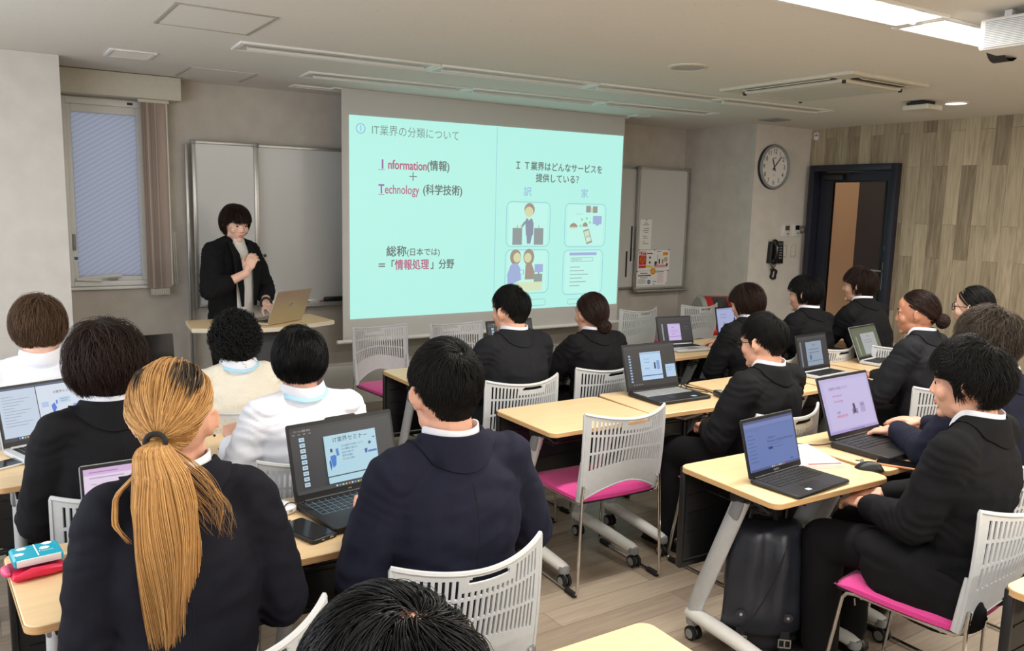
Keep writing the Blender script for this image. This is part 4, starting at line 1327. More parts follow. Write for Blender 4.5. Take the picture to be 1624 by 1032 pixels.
# ------------------------------------------------------------------ desks
def make_desk(label):
    W2, D2 = 0.305, 0.235
    t = thing('folding_desk', label, 'desk', (0, 0, 0))
    o = MB().prism(rrect(-W2, -D2, W2, D2, 0.035, 6), 0.697, 0.72, bev=0.0025).build('desktop', M['maple'], t)
    e = MB()
    ou = rrect(-W2 - 0.0012, -D2 - 0.0012, W2 + 0.0012, D2 + 0.0012, 0.036, 6)
    n = len(ou)
    e.add([(p[0], p[1], 0.6995) for p in ou] + [(p[0], p[1], 0.7165) for p in ou], [(i, (i + 1) % n, n + (i + 1) % n, n + i) for i in range(n)])
    e.build('edge_band', M['maple_edge'], o)
    f = MB()
    f.box((0, -0.03, 0.672), (2 * W2 - 0.10, 0.035, 0.04), bev=0.004)
    f.box((0, 0.13, 0.683), (2 * W2 - 0.12, 0.025, 0.022), bev=0.004)
    for s_ in (-1, 1):
        f.box((s_ * (W2 - 0.09), 0.02, 0.683), (0.03, 0.34, 0.024), bev=0.004)
    f.build('under_frame', M['black'], t)
    # modesty panel with slots, hanging at the far edge
    p = MB()
    y_ = D2 - 0.012
    p.box((0, y_, 0.515), (2 * W2 - 0.02, 0.012, 0.35), bev=0.004)
    for s_ in (-1, 1):
        p.box((s_ * (W2 - 0.014), y_ - 0.003, 0.515), (0.018, 0.026, 0.40), bev=0.005)
    p.box((0, y_ - 0.003, 0.325), (2 * W2 - 0.02, 0.022, 0.02), bev=0.005)
    pn = p.build('modesty_panel', M['darkpanel'], t)
    sl_ = MB()
    for k in range(3):
        sl_.box((0, y_ - 0.0075, 0.60 - k * 0.075), (2 * W2 - 0.09, 0.003, 0.006))
    sl_.build('panel_groove', M['black'], pn, smooth=False)
    # wire shelf
    s = MB()
    for k in range(7):
        s.tube([(-W2 + 0.09, -0.10 + k * 0.045, 0.625), (W2 - 0.09, -0.10 + k * 0.045, 0.625)], 0.0028, 5)
    for s_ in (-1, 0, 1):
        s.tube([(s_ * (W2 - 0.10), -0.11, 0.622), (s_ * (W2 - 0.10), 0.19, 0.622), (s_ * (W2 - 0.10), 0.20, 0.66)], 0.003, 5)
    s.build('shelf', M['black'], t)
    for s_ in (-1, 1):
        xt, xb = s_ * (W2 - 0.085), s_ * (W2 - 0.10)
        c = MB()
        # oval column, leaning from the far foot up towards the user
        secs = []
        for k in range(9):
            q = k / 8
            cx, cyy, cz = xb + (xt - xb) * q, 0.215 + (-0.01 - 0.215) * q, 0.125 + (0.655 - 0.125) * q
            secs.append((cx, cyy, cz))
        vs, fs = [], []
        for (cx, cyy, cz) in secs:
            for k in range(16):
                a = 2 * PI * k / 16
                vs.append((cx + 0.021 * math.cos(a), cyy + 0.034 * math.sin(a), cz + 0.012 * math.sin(a)))
        for i in range(8):
            for k in range(16):
                fs.append((i * 16 + k, i * 16 + (k + 1) % 16, (i + 1) * 16 + (k + 1) % 16, (i + 1) * 16 + k))
        fs += [tuple(range(16))[::-1], tuple(8 * 16 + k for k in range(16))]
        c.add(vs, fs)
        leg = c.build('leg', M['lightgrey'], t)
        h = MB()
        h.box((xt, -0.012, 0.665), (0.06, 0.085, 0.035), rot=rx(-0.35), bev=0.01)
        h.box((xt, -0.09, 0.662), (0.035, 0.12, 0.012), rot=rx(0.25), bev=0.004)
        h.build('fold_lever', M['black'], leg)
        c2 = MB(); c2.box((xt * 0.998, 0.003, 0.615), (0.047, 0.05, 0.09), rot=rx(0.38), bev=0.012); c2.build('column_collar', M['greyplastic'], leg)
        ft = MB()
        ft.tube([(xb, 0.235, 0.105), (xb, 0.18, 0.108), (xb, 0.0, 0.100), (xb, -0.20, 0.086), (xb, -0.225, 0.082)], [0.028, 0.034, 0.032, 0.028, 0.024], 12, flat=((0, 0, 1), 0.85))
        ft.build('foot', M['white_metal'], leg)
        for y_c in (0.215, -0.215):
            cp_ = MB()
            cp_.lathe([(0.0001, 0.098), (0.024, 0.095), (0.028, 0.08), (0.024, 0.064), (0.010, 0.06), (0.009, 0.045), (0.0001, 0.045)], 16, c=(xb, y_c, 0))
            cp_.build('caster_housing', M['greyplastic'], leg)
            w_ = MB()
            for sx in (-1, 1):
                w_.lathe([(0.012, -0.009), (0.024, -0.009), (0.029, -0.006), (0.029, 0.006), (0.024, 0.009), (0.012, 0.009)], 20, c=(xb + sx * 0.014, y_c - 0.006, 0.029), axis='x')
            w_.build('caster_wheel', M['rubber'], leg)
            d_ = MB()
            for sx in (-1, 1):
                d_.lathe([(0.0001, -0.010), (0.019, -0.0102), (0.019, 0.0102), (0.0001, 0.010)], 18, c=(xb + sx * 0.014, y_c - 0.006, 0.029), axis='x')
            d_.build('caster_hub', M['greyplastic'], leg)
    return t


# ------------------------------------------------------------------ laptops
EM = {}
def em(rgb, s_=1.0):
    k = (rgb, s_)
    if k not in EM:
        EM[k] = emit('screen_%d_%d_%d' % rgb, rgb, s_)
    return EM[k]


def screen_mesh(w, h, items, bright=1.0):
    """items: ('r', u0, v0, u1, v1, rgb) or ('t', u, v, size, rgb, text, align); u, v from the top left; mesh in the local x-z plane facing -y"""
    mb = MB(); mats = []
    def mi(rgb):
        m_ = em(rgb, bright)
        if m_ not in mats: mats.append(m_)
        return mats.index(m_)
    for k, it in enumerate(items):
        y_ = -0.0002 * k
        if it[0] == 'r':
            _, u0, v0, u1, v1, rgb = it
            mb.add([((u0 - 0.5) * w, y_, (1 - v1) * h), ((u1 - 0.5) * w, y_, (1 - v1) * h), ((u1 - 0.5) * w, y_, (1 - v0) * h), ((u0 - 0.5) * w, y_, (1 - v0) * h)], [(0, 1, 2, 3)], mi(rgb))
        elif it[0] == 'p':
            _, pts, rgb = it
            mb.add([((u - 0.5) * w, y_, (1 - v) * h) for u, v in pts], [tuple(range(len(pts)))], mi(rgb))
        else:
            _, u, v, size, rgb, s_, al = it
            tm = text_mb(s_, size, al)
            mb.add([(p[0] + (u - 0.5) * w, y_, p[1] + (1 - v) * h) for p in tm.v], [f for f, _ in tm.f], mi(rgb))
    return mb, mats


def laptop(label, loc, yaw, w=0.32, d=0.22, lid=0.205, tilt=18, body='black', bezel='black', key='black', items=None, bright=1.0, logo=None, stickers=(), bump_top=False, backlit=None, base_th=0.018, group=None, lidmat=None):
    t = thing('laptop', label, 'laptop', loc, math.radians(yaw), group)
    bm_ = M[body]
    base = MB().prism(rrect(-w / 2, -d / 2, w / 2, d / 2, 0.012), 0.003, base_th, bev=0.003).build('base', bm_, t)
    for sx in (-1, 1):
        for sy in (-1, 1):
            MB().box((sx * (w / 2 - 0.03), sy * (d / 2 - 0.025), 0.0025), (0.03, 0.012, 0.005), bev=0.001).build('rubber_foot', M['rubber'], base)
    kb = MB()
    cols, rows = 15, 5
    kw = (w - 0.05) / cols
    kh = d * 0.46 / rows
    for r_ in range(rows):
        off = 0
        for c_ in range(cols):
            if r_ == 0 and 4 <= c_ <= 8:
                if c_ == 4:
                    kb.box((-w / 2 + 0.025 + kw * 6.5, -d * 0.03 + kh * (r_ + 0.5), base_th + 0.0005), (kw * 4.86, kh * 0.82, 0.003), bev=0.0008, seg=1)
                continue
            kb.box((-w / 2 + 0.025 + kw * (c_ + 0.5), -d * 0.03 + kh * (r_ + 0.5), base_th + 0.0005), (kw * 0.84, kh * 0.82, 0.003), bev=0.0008, seg=1)
    if backlit:
        MB().box((0, -d * 0.03 + d * 0.23, base_th + 0.0001), (w - 0.05, d * 0.46, 0.0006)).build('key_backlight', emit('key_glow', backlit, 0.5), base, smooth=False)
    kb.build('keyboard', M[key], base, angle=30)
    MB().box((0, -d / 2 + d * 0.21, base_th + 0.0002), (w * 0.32, d * 0.30, 0.0008)).build('touchpad', M['greyplastic'] if body != 'black' else M['darkpanel'], base, smooth=False)
    for (sx, sy, sw, sh, rgb) in stickers:
        MB().box((sx * w, sy * d, base_th + 0.0004), (sw, sh, 0.0008)).build('palm_sticker', mat('sticker_%d' % rgb[0], rgb, 0.4, var=0.01), base, smooth=False)
    hg = MB().tube([(-w * 0.42, d / 2 - 0.004, base_th), (w * 0.42, d / 2 - 0.004, base_th)], 0.006, 10)
    hg.build('hinge', M['black'] if body == 'black' else bm_, t)
    lo_ = bpy.data.objects.new('lid_pose', None)
    bpy.data.objects.remove(lo_)
    L = MB().prism(rrect(-w / 2, 0.0, w / 2, lid, 0.008), -0.0005, 0.006, axis='y', bev=0.0015)
    if bump_top:
        L.prism([(-0.06, lid - 0.002), (0.06, lid - 0.002), (0.05, lid + 0.006), (-0.05, lid + 0.006)], -0.0005, 0.006, axis='y')
    li = L.build('lid', M[lidmat] if lidmat else bm_, t, loc=(0, d / 2 - 0.004, base_th + 0.001))
    li.rotation_euler.x = -math.radians(tilt)
    bz = MB().box((0, -0.0009, lid / 2), (w - 0.005, 0.0010, lid - 0.005))
    bz.build('bezel', M[bezel], li, smooth=False)
    if items:
        mb, ms = screen_mesh(w - 0.018, lid - 0.034, items, bright)
        s_ = mb.build('screen', ms, li, loc=(0, -0.0018, 0.022), smooth=False)
    if logo:
        tm = text_mb(logo, 0.0095, 'CENTER')
        xform(tm, lambda p: (p.x, -0.0020, p.y + 0.0115))
        tm.build('bezel_lettering', M['lightgrey'], li, smooth=False)
    MB().lathe([(0.0018, -0.0016), (0.0001, -0.0018)], 10, c=(0, 0, lid - 0.006), axis='y').build('webcam', M['blackgloss'], li)
    return t


def app_items(kind):
    if kind == 'slides_dark':
        D = (46, 48, 52); it = [('r', 0, 0, 1, 1, D), ('r', 0, 0.0, 1, 0.04, (30, 31, 34)), ('t', 0.03, 0.06, 0.007, (190, 190, 190), 'ファイル 編集 表示', 'LEFT')]
        it += [('r', 0.02 + 0.05 * q, 0.1, 0.045 + 0.05 * q, 0.115, (130, 132, 136)) for q in range(4)]
        for q in range(9):
            it.append(('r', 0.075, 0.16 + q * 0.085, 0.125, 0.22 + q * 0.085, (190, 214, 226)))
            it.append(('r', 0.085, 0.18 + q * 0.085, 0.115, 0.2 + q * 0.085, (120, 160, 200)))
        it += [('r', 0.30, 0.20, 0.82, 0.82, (176, 214, 230)), ('t', 0.56, 0.285, 0.019, (40, 44, 52), 'IT業界セミナー', 'CENTER')]
        for q in range(5):
            it.append(('t', 0.46, 0.39 + q * 0.052, 0.0075, (60, 84, 110), ('主な業界の仕事について', 'ITの種類と働き方', '会社の選び方', '質問の時間', 'まとめと案内')[q], 'LEFT'))
        it += [('p', [(0.345, 0.41), (0.36, 0.40), (0.37, 0.41), (0.37, 0.46), (0.35, 0.46)], (40, 60, 90)), ('p', [(0.34, 0.52), (0.385, 0.50), (0.40, 0.53), (0.39, 0.66), (0.36, 0.70), (0.35, 0.62)], (52, 120, 200)), ('p', [(0.325, 0.60), (0.34, 0.56), (0.35, 0.66), (0.335, 0.74)], (40, 96, 180)), ('p', [(0.40, 0.42), (0.425, 0.41), (0.43, 0.52), (0.405, 0.53)], (70, 130, 200)), ('p', [(0.685, 0.50), (0.715, 0.49), (0.71, 0.56), (0.69, 0.57)], (60, 90, 150)), ('r', 0.72, 0.53, 0.81, 0.56, (70, 110, 190)), ('p', [(0.74, 0.70), (0.79, 0.66), (0.80, 0.68), (0.75, 0.73)], (52, 100, 190)), ('p', [(0.73, 0.40), (0.75, 0.38), (0.76, 0.42), (0.735, 0.44)], (50, 70, 120)), ('p', [(0.77, 0.33), (0.80, 0.32), (0.80, 0.35)], (40, 90, 170))]
        it += [('r', 0.30, 0.835, 0.82, 0.93, (176, 214, 230)), ('r', 0, 0.945, 1, 1, (58, 60, 64))]
        it += [('r', 0.36 + 0.03 * q, 0.96, 0.378 + 0.03 * q, 0.985, ((200, 210, 220), (90, 150, 220), (230, 200, 90), (120, 200, 140), (220, 110, 90))[q % 5]) for q in range(9)]
        it.append(('p', [(0.95 + 0.014 * math.cos(2 * PI * q / 12), 0.86 + 0.022 * math.sin(2 * PI * q / 12)) for q in range(12)], (190, 195, 200)))
        return it
    if kind == 'workspace_blue':
        B = (112, 136, 200)
        it = [('r', 0, 0, 1, 1, B), ('r', 0, 0, 1, 0.05, (84, 96, 150)), ('r', 0, 0.05, 1, 0.13, (128, 146, 206)), ('r', 0.02, 0.15, 0.98, 0.155, (92, 112, 170))]
        it += [('r', 0.03 + q * 0.07, 0.18, 0.075 + q * 0.07, 0.19, (88, 104, 160)) for q in range(4)]
        it += [('r', 0.03, 0.28 + q * 0.075, 0.15 + 0.03 * (q % 2), 0.295 + q * 0.075, (88, 104, 160)) for q in range(8)]
        it += [('r', 0.25, 0.2, 0.253, 0.93, (100, 120, 182)), ('t', 0.42, 0.40, 0.009, (60, 70, 120), '開発者向け', 'LEFT'), ('t', 0.40, 0.47, 0.0125, (50, 60, 110), 'Develop on Google Workspace', 'LEFT'), ('r', 0.40, 0.53, 0.68, 0.54, (90, 108, 168)), ('r', 0.40, 0.58, 0.49, 0.63, (34, 44, 130)), ('r', 0.53, 0.60, 0.70, 0.612, (90, 108, 168)), ('r', 0.80, 0.9, 0.86, 0.92, (60, 70, 120)), ('r', 0, 0.955, 1, 1, (88, 96, 150))]
        it += [('r', 0.40 + 0.035 * q, 0.962, 0.42 + 0.035 * q, 0.992, ((220, 226, 240), (250, 220, 120), (120, 200, 150), (220, 120, 110))[q % 4]) for q in range(8)]
        return it
    if kind == 'slide_lilac':
        it = [('r', 0, 0, 1, 1, (196, 184, 230)), ('r', 0.06, 0.06, 0.96, 0.93, (204, 194, 236)), ('t', 0.15, 0.2, 0.014, (80, 70, 110), 'IT業界の分類について', 'LEFT'), ('t', 0.2, 0.33, 0.014, (190, 70, 120), 'Information', 'LEFT'), ('t', 0.2, 0.43, 0.014, (190, 70, 120), 'Technology', 'LEFT'), ('t', 0.22, 0.64, 0.012, (70, 60, 90), '総称', 'LEFT'), ('t', 0.2, 0.71, 0.013, (210, 60, 90), '情報処理分野', 'LEFT')]
        it += [('p', [(0.56, 0.52), (0.60, 0.52), (0.61, 0.70), (0.55, 0.70)], (70, 62, 90)), ('r', 0.53, 0.62, 0.55, 0.72, (120, 112, 140)), ('r', 0.615, 0.62, 0.635, 0.72, (120, 112, 140)), ('r', 0.70, 0.52, 0.80, 0.71, (176, 166, 212)), ('r', 0.72, 0.56, 0.78, 0.575, (110, 100, 150)), ('r', 0, 0.955, 1, 1, (170, 160, 214))]
        it += [('r', 0.42 + 0.04 * q, 0.965, 0.44 + 0.04 * q, 0.99, (90, 110, 180)) for q in range(7)]
        return it
    if kind == 'doc_dark':
        it = [('r', 0, 0, 1, 1, (24, 25, 30)), ('r', 0, 0, 1, 0.07, (36, 38, 44)), ('r', 0.30, 0.17, 0.72, 0.86, (176, 206, 236)), ('r', 0.30, 0.20, 0.72, 0.208, (60, 80, 120)), ('t', 0.37, 0.34, 0.008, (50, 70, 110), 'Information', 'LEFT'), ('t', 0.37, 0.42, 0.008, (50, 70, 110), 'Technology', 'LEFT'), ('t', 0.37, 0.58, 0.008, (50, 70, 110), '情報処理', 'LEFT')]
        it += [('r', 0.07, 0.22 + q * 0.07, 0.11, 0.26 + q * 0.07, (150, 180, 215)) for q in range(10)]
        it += [('p', [(0.555, 0.44), (0.59, 0.44), (0.59, 0.60), (0.555, 0.60)], (40, 50, 80)), ('r', 0.61, 0.40, 0.67, 0.62, (120, 150, 200)), ('r', 0.30, 0.745, 0.72, 0.765, (40, 60, 110)), ('r', 0.78, 0.52, 0.98, 0.84, (170, 200, 230)), ('r', 0.80, 0.60, 0.94, 0.61, (110, 130, 170)), ('r', 0.80, 0.66, 0.90, 0.67, (110, 130, 170))]
        it += [('r', 0.10 + 0.05 * q, 0.94, 0.13 + 0.05 * q, 0.965, (120, 124, 130)) for q in range(4)]
        return it
    if kind == 'page_dark':
        it = [('r', 0, 0, 1, 1, (30, 28, 38)), ('r', 0, 0, 1, 0.1, (40, 38, 52)), ('r', 0.10, 0.25, 0.14, 0.95, (150, 150, 170)), ('r', 0.28, 0.26, 0.66, 0.97, (206, 186, 236)), ('r', 0.28, 0.30, 0.66, 0.31, (150, 130, 190)), ('t', 0.38, 0.42, 0.011, (110, 80, 150), 'IT業界', 'LEFT'), ('r', 0.36, 0.52, 0.58, 0.535, (150, 130, 190)), ('r', 0.36, 0.60, 0.58, 0.615, (150, 130, 190)), ('r', 0.38, 0.70, 0.5, 0.715, (170, 110, 170)), ('r', 0.28, 0.80, 0.66, 0.815, (90, 80, 140)), ('r', 0.76, 0.4, 0.9, 0.41, (90, 90, 110)), ('r', 0.76, 0.5, 0.92, 0.51, (90, 90, 110))]
        return it
    if kind == 'slide_blue':
        it = [('r', 0, 0, 1, 1, (170, 178, 220)), ('r', 0, 0, 1, 0.07, (150, 160, 205)), ('t', 0.13, 0.24, 0.014, (90, 84, 120), 'Information', 'LEFT'), ('t', 0.13, 0.36, 0.014, (90, 84, 120), 'Technology', 'LEFT'), ('t', 0.2, 0.57, 0.013, (90, 80, 110), '総称', 'LEFT'), ('t', 0.17, 0.65, 0.013, (200, 90, 120), '情報処理', 'LEFT'), ('p', [(0.62, 0.40), (0.67, 0.40), (0.68, 0.62), (0.61, 0.62)], (60, 62, 84)), ('r', 0.58, 0.52, 0.60, 0.64, (80, 82, 110)), ('r', 0.69, 0.52, 0.71, 0.64, (80, 82, 110)), ('r', 0.78, 0.36, 0.9, 0.62, (150, 160, 205))]
        return it
    if kind == 'split_white':
        W_ = (190, 204, 222)
        it = [('r', 0, 0, 1, 1, (40, 46, 60)), ('r', 0.015, 0.04, 0.445, 0.93, W_), ('r', 0.455, 0.04, 1, 0.90, (206, 216, 230)), ('r', 0, 0, 1, 0.03, (60, 80, 120))]
        it += [('r', 0.05, 0.16 + 0.055 * q, 0.18 + 0.06 * (q * 3 % 4), 0.17 + 0.055 * q, (140, 150, 170)) for q in range(11)]
        it += [('t', 0.78, 0.20, 0.012, (40, 44, 60), 'IT業界セミナー', 'CENTER'), ('r', 0.70, 0.31, 0.84, 0.42, (176, 206, 226)), ('r', 0.72, 0.34, 0.82, 0.35, (110, 140, 180)), ('r', 0.72, 0.38, 0.80, 0.39, (110, 140, 180)), ('r', 0.49, 0.36, 0.57, 0.46, (170, 190, 226)), ('p', [(0.60, 0.44), (0.64, 0.40), (0.66, 0.50), (0.63, 0.58), (0.61, 0.60)], (60, 110, 210)), ('p', [(0.66, 0.36), (0.68, 0.35), (0.68, 0.42), (0.66, 0.44)], (70, 120, 210)), ('r', 0.86, 0.48, 0.97, 0.52, (110, 130, 210)), ('p', [(0.52 + 0.02 * math.cos(q * 0.5), 0.70 + 0.03 * math.sin(q * 0.5)) for q in range(12)], (150, 160, 60)), ('r', 0.49, 0.80, 0.6, 0.81, (150, 160, 180))]
        it += [('r', 0.16 + 0.03 * q, 0.945, 0.18 + 0.03 * q, 0.975, ((90, 140, 220), (230, 230, 235), (120, 200, 140), (230, 140, 110))[q % 4]) for q in range(7)]
        return it
    if kind == 'sheet_pink':
        it = [('r', 0, 0, 1, 1, (232, 214, 236)), ('r', 0, 0, 1, 0.10, (214, 180, 220)), ('r', 0.05, 0.05, 0.3, 0.065, (170, 120, 190)), ('r', 0.05, 0.14, 0.35, 0.155, (176, 150, 196))]
        it += [('r', 0.06 + 0.09 * (q % 3), 0.24 + 0.1 * (q // 3), 0.11 + 0.09 * (q % 3), 0.25 + 0.1 * (q // 3), (170, 150, 190)) for q in range(18)]
        return it
    if kind == 'doc_grey':
        it = [('r', 0, 0, 1, 1, (40, 44, 52)), ('r', 0, 0, 1, 0.10, (54, 60, 68)), ('r', 0.07, 0.16, 0.12, 0.95, (120, 130, 140)), ('r', 0.26, 0.18, 0.80, 0.95, (150, 168, 190)), ('t', 0.53, 0.30, 0.011, (60, 70, 90), 'IT業界', 'CENTER'), ('r', 0.34, 0.42, 0.70, 0.44, (90, 100, 120)), ('r', 0.34, 0.52, 0.70, 0.54, (90, 100, 120)), ('p', [(0.34, 0.62), (0.42, 0.58), (0.42, 0.74), (0.36, 0.78)], (90, 110, 150)), ('r', 0.26, 0.80, 0.80, 0.815, (80, 90, 110))]
        return it
    if kind == 'doc_olive':
        it = [('r', 0, 0, 1, 1, (96, 106, 84)), ('r', 0, 0, 1, 0.08, (86, 96, 74)), ('r', 0.10, 0.30, 0.15, 0.95, (150, 158, 140)), ('r', 0.30, 0.22, 0.86, 0.95, (178, 180, 184)), ('t', 0.58, 0.34, 0.011, (70, 72, 80), 'IT業界', 'CENTER'), ('r', 0.38, 0.46, 0.74, 0.475, (130, 132, 138)), ('r', 0.38, 0.54, 0.70, 0.555, (130, 132, 138))]
        return it
    return [('r', 0, 0, 1, 1, (10, 10, 12))]


# ------------------------------------------------------------------ small things
def notebook(label, loc, yaw, w, d, th, cover, pages=True, name='notebook', cat='notebook'):
    t = thing(name, label, cat, loc, math.radians(yaw))
    MB().box((0, 0, 0.001), (w, d, 0.002)).build('cover', cover, t, smooth=False)
    if pages:
        MB().box((0.001, 0, th / 2 + 0.001), (w - 0.004, d - 0.004, th), bev=0.001).build('pages', M['paper'], t, smooth=False)
    else:
        MB().box((0, 0, th / 2 + 0.001), (w - 0.002, d - 0.002, th), bev=0.002).build('pages', cover, t)
    return t


def phone(label, loc, yaw, w=0.072, d=0.15, m='blackgloss', case=None):
    t = thing('smartphone', label, 'phone', loc, math.radians(yaw))
    MB().prism(rrect(-w / 2 - 0.001, -d / 2 - 0.001, w / 2 + 0.001, d / 2 + 0.001, 0.012), 0.0, 0.008, bev=0.002).build('case', case or M['black'], t)
    MB().prism(rrect(-w / 2 + 0.002, -d / 2 + 0.002, w / 2 - 0.002, d / 2 - 0.002, 0.01), 0.008, 0.0092).build('screen_glass', M[m], t)
    return t


def cable(label, pts, r=0.0025, name='cable', m=None):
    # smooth the polyline with a Catmull-Rom pass
    P_ = [Vector(p) for p in pts]
    out = []
    for i in range(len(P_) - 1):
        p0, p1, p2, p3 = P_[max(i - 1, 0)], P_[i], P_[i + 1], P_[min(i + 2, len(P_) - 1)]
        for k in range(6):
            s_ = k / 6
            out.append(0.5 * ((2 * p1) + (p2 - p0) * s_ + (2 * p0 - 5 * p1 + 4 * p2 - p3) * s_ ** 2 + (3 * p1 - p0 - 3 * p2 + p3) * s_ ** 3))
    out.append(P_[-1])
    return tag(MB().tube(out, r, 6).build(name, m or M['rubber']), label, 'cable')
# ------------------------------------------------------------------ people
M['seam'] = mat('dark_seam_thread', (10, 10, 13), 0.9)
def remeshed(mb, voxel, smooth=3, fac=0.5):
    me = mb.mesh('tmp', [], smooth=False)
    o = bpy.data.objects.new('tmp', me)
    COL.objects.link(o)
    md = o.modifiers.new('r', 'REMESH'); md.mode = 'VOXEL'; md.voxel_size = voxel; md.use_smooth_shade = True
    if smooth:
        ms = o.modifiers.new('s', 'SMOOTH'); ms.factor = fac; ms.iterations = smooth
    out = evaluated(o)
    bpy.data.meshes.remove(me)
    return out


def get_co(me):
    a = np.empty(len(me.vertices) * 3, np.float32)
    me.vertices.foreach_get('co', a)
    return a.reshape(-1, 3)


def wrinkle(me, amp, freq, seed, stretch=(1, 1, 1), ridge=True):
    """cloth folds: push the vertices along their normals by ridged noise"""
    co = get_co(me)
    no = np.empty(len(co) * 3, np.float32)
    me.vertices.foreach_get('normal', no)
    no = no.reshape(-1, 3)
    d = np.empty(len(co), np.float32)
    s = Vector(stretch)
    for i, p in enumerate(co):
        q = Vector((p[0] * s.x * freq + seed, p[1] * s.y * freq, p[2] * s.z * freq))
        n1 = mnoise.noise(q)
        n2 = mnoise.noise(q * 2.3 + Vector((3.1, seed, 0)))
        d[i] = ((1 - 2 * abs(n1)) if ridge else n1) * 0.7 + n2 * 0.3
    co = co + no * (d * amp)[:, None]
    me.vertices.foreach_set('co', co.ravel())
    me.update()


def elbow_folds(me, arms, amp, seed):
    """ring-shaped creases round each elbow and at the armpit"""
    co = get_co(me).astype(np.float64)
    no = np.empty(len(co) * 3, np.float32); me.vertices.foreach_get('normal', no); no = no.reshape(-1, 3)
    d = np.zeros(len(co))
    for k, (S_, E_, W_) in enumerate(arms):
        for c, a, b, rad in ((E_, S_, W_, 0.13), (S_, S_ + Vector((0, 0, 0.1)), E_, 0.12)):
            ax_ = np.array((Vector(b) - Vector(a)).normalized())
            r = co - np.array(c)
            dist = np.linalg.norm(r, axis=1)
            al = r @ ax_
            tw = 0.02 * np.sin(co[:, 0] * 40 + seed) + 0.02 * np.sin(co[:, 2] * 31 + k)
            d += np.exp(-(dist / rad) ** 2 * 1.6) * np.sin((al + tw) * 150 + seed + k) * amp * 0.55
    co = co + no * d[:, None]
    me.vertices.foreach_set('co', co.astype(np.float32).ravel()); me.update()


def seam(name, me, m, parent, a, b, direction, r=0.0013, n=30):
    """stitched seam: project a line onto the garment and lay a thin welt along it"""
    from mathutils.bvhtree import BVHTree
    bv = BVHTree.FromPolygons([v.co for v in me.vertices], [p.vertices for p in me.polygons])
    pts = []
    for i in range(n + 1):
        p = Vector(a).lerp(Vector(b), i / n)
        h = bv.ray_cast(p - Vector(direction) * 0.6, Vector(direction))
        if h[0] is not None:
            pts.append(h[0])
    if len(pts) > 3:
        return MB().tube(pts, r, 5).build(name, m, parent)


def link_mesh(name, me, m, parent):
    me.materials.clear()
    for x in (m if isinstance(m, (list, tuple)) else [m]):
        me.materials.append(x)
    me.polygons.foreach_set('use_smooth', [True] * len(me.polygons))
    me.name = name
    o = bpy.data.objects.new(name, me)
    COL.objects.link(o)
    o.parent = parent
    return o


def ik(S, Wr, a, b, pole):
    d = Wr - S
    L = d.length
    L2 = min(L, (a + b) * 0.995)
    if L > L2:
        Wr = S + d * (L2 / L); d = Wr - S; L = L2
    t = d / L
    x = (a * a - b * b + L * L) / (2 * L)
    h = math.sqrt(max(a * a - x * x, 0))
    p = pole - t * pole.dot(t)
    p = p.normalized()
    return S + t * x + p * h, Wr


def add_hand(mb, w, f, n, side, curl=0.5, size=1.0, spread=0.0, point=False):
    """hand: wrist w, pointing f, palm facing n; side +1 right hand, -1 left hand"""
    f = f.normalized()
    n = (n - f * n.dot(f)).normalized()
    s = f.cross(n) * side            # towards the thumb
    k = size
    mb.cap(w - f * 0.02 * k, w + f * 0.025 * k, 0.026 * k, 0.026 * k, 10)
    R = Matrix((s, n, f)).transposed()
    mb.ell(w + f * 0.05 * k, (0.040 * k, 0.0155 * k, 0.046 * k), R)
    for j, (off, ln) in enumerate(((0.031, 0.070), (0.0105, 0.079), (-0.0105, 0.074), (-0.030, 0.058))):
        b = w + f * (0.080 - 0.004 * abs(j - 1)) * k + s * off * k
        mb.cap(w + f * 0.04 * k + s * off * 0.8 * k, b, 0.0105 * k, 0.0095 * k, 8)
        ang = 0.0
        c = curl * (0.15 if (point and j == 0) else 1.0) * (1 + 0.08 * j)
        p = b
        for q, (fr, dc) in enumerate(((0.45, 0.55), (0.31, 0.75), (0.24, 0.5))):
            ang += c * dc
            dv = f * math.cos(ang) + n * math.sin(ang) + s * spread * (1.5 - j) * 0.12
            p2 = p + dv.normalized() * ln * fr * k
            mb.cap(p, p2, (0.0092 - 0.0008 * q) * k, (0.0086 - 0.0009 * q) * k, 8)
            p = p2
    b = w + f * 0.022 * k + s * 0.026 * k
    p1 = b + (f * 0.62 + s * 0.66 + n * 0.25).normalized() * 0.038 * k
    p2 = p1 + (f * 0.85 + s * 0.30 + n * (0.2 + 0.4 * curl)).normalized() * 0.030 * k
    p3 = p2 + (f * 0.9 + s * 0.02 + n * (0.25 + 0.5 * curl)).normalized() * 0.024 * k
    mb.cap(b, p1, 0.0150 * k, 0.0115 * k, 8); mb.cap(p1, p2, 0.0112 * k, 0.0100 * k, 8); mb.cap(p2, p3, 0.0098 * k, 0.0080 * k, 8)


SK_C = np.array((0.0, -0.008, 0.012)); SK_R = np.array((0.0765, 0.095, 0.105))


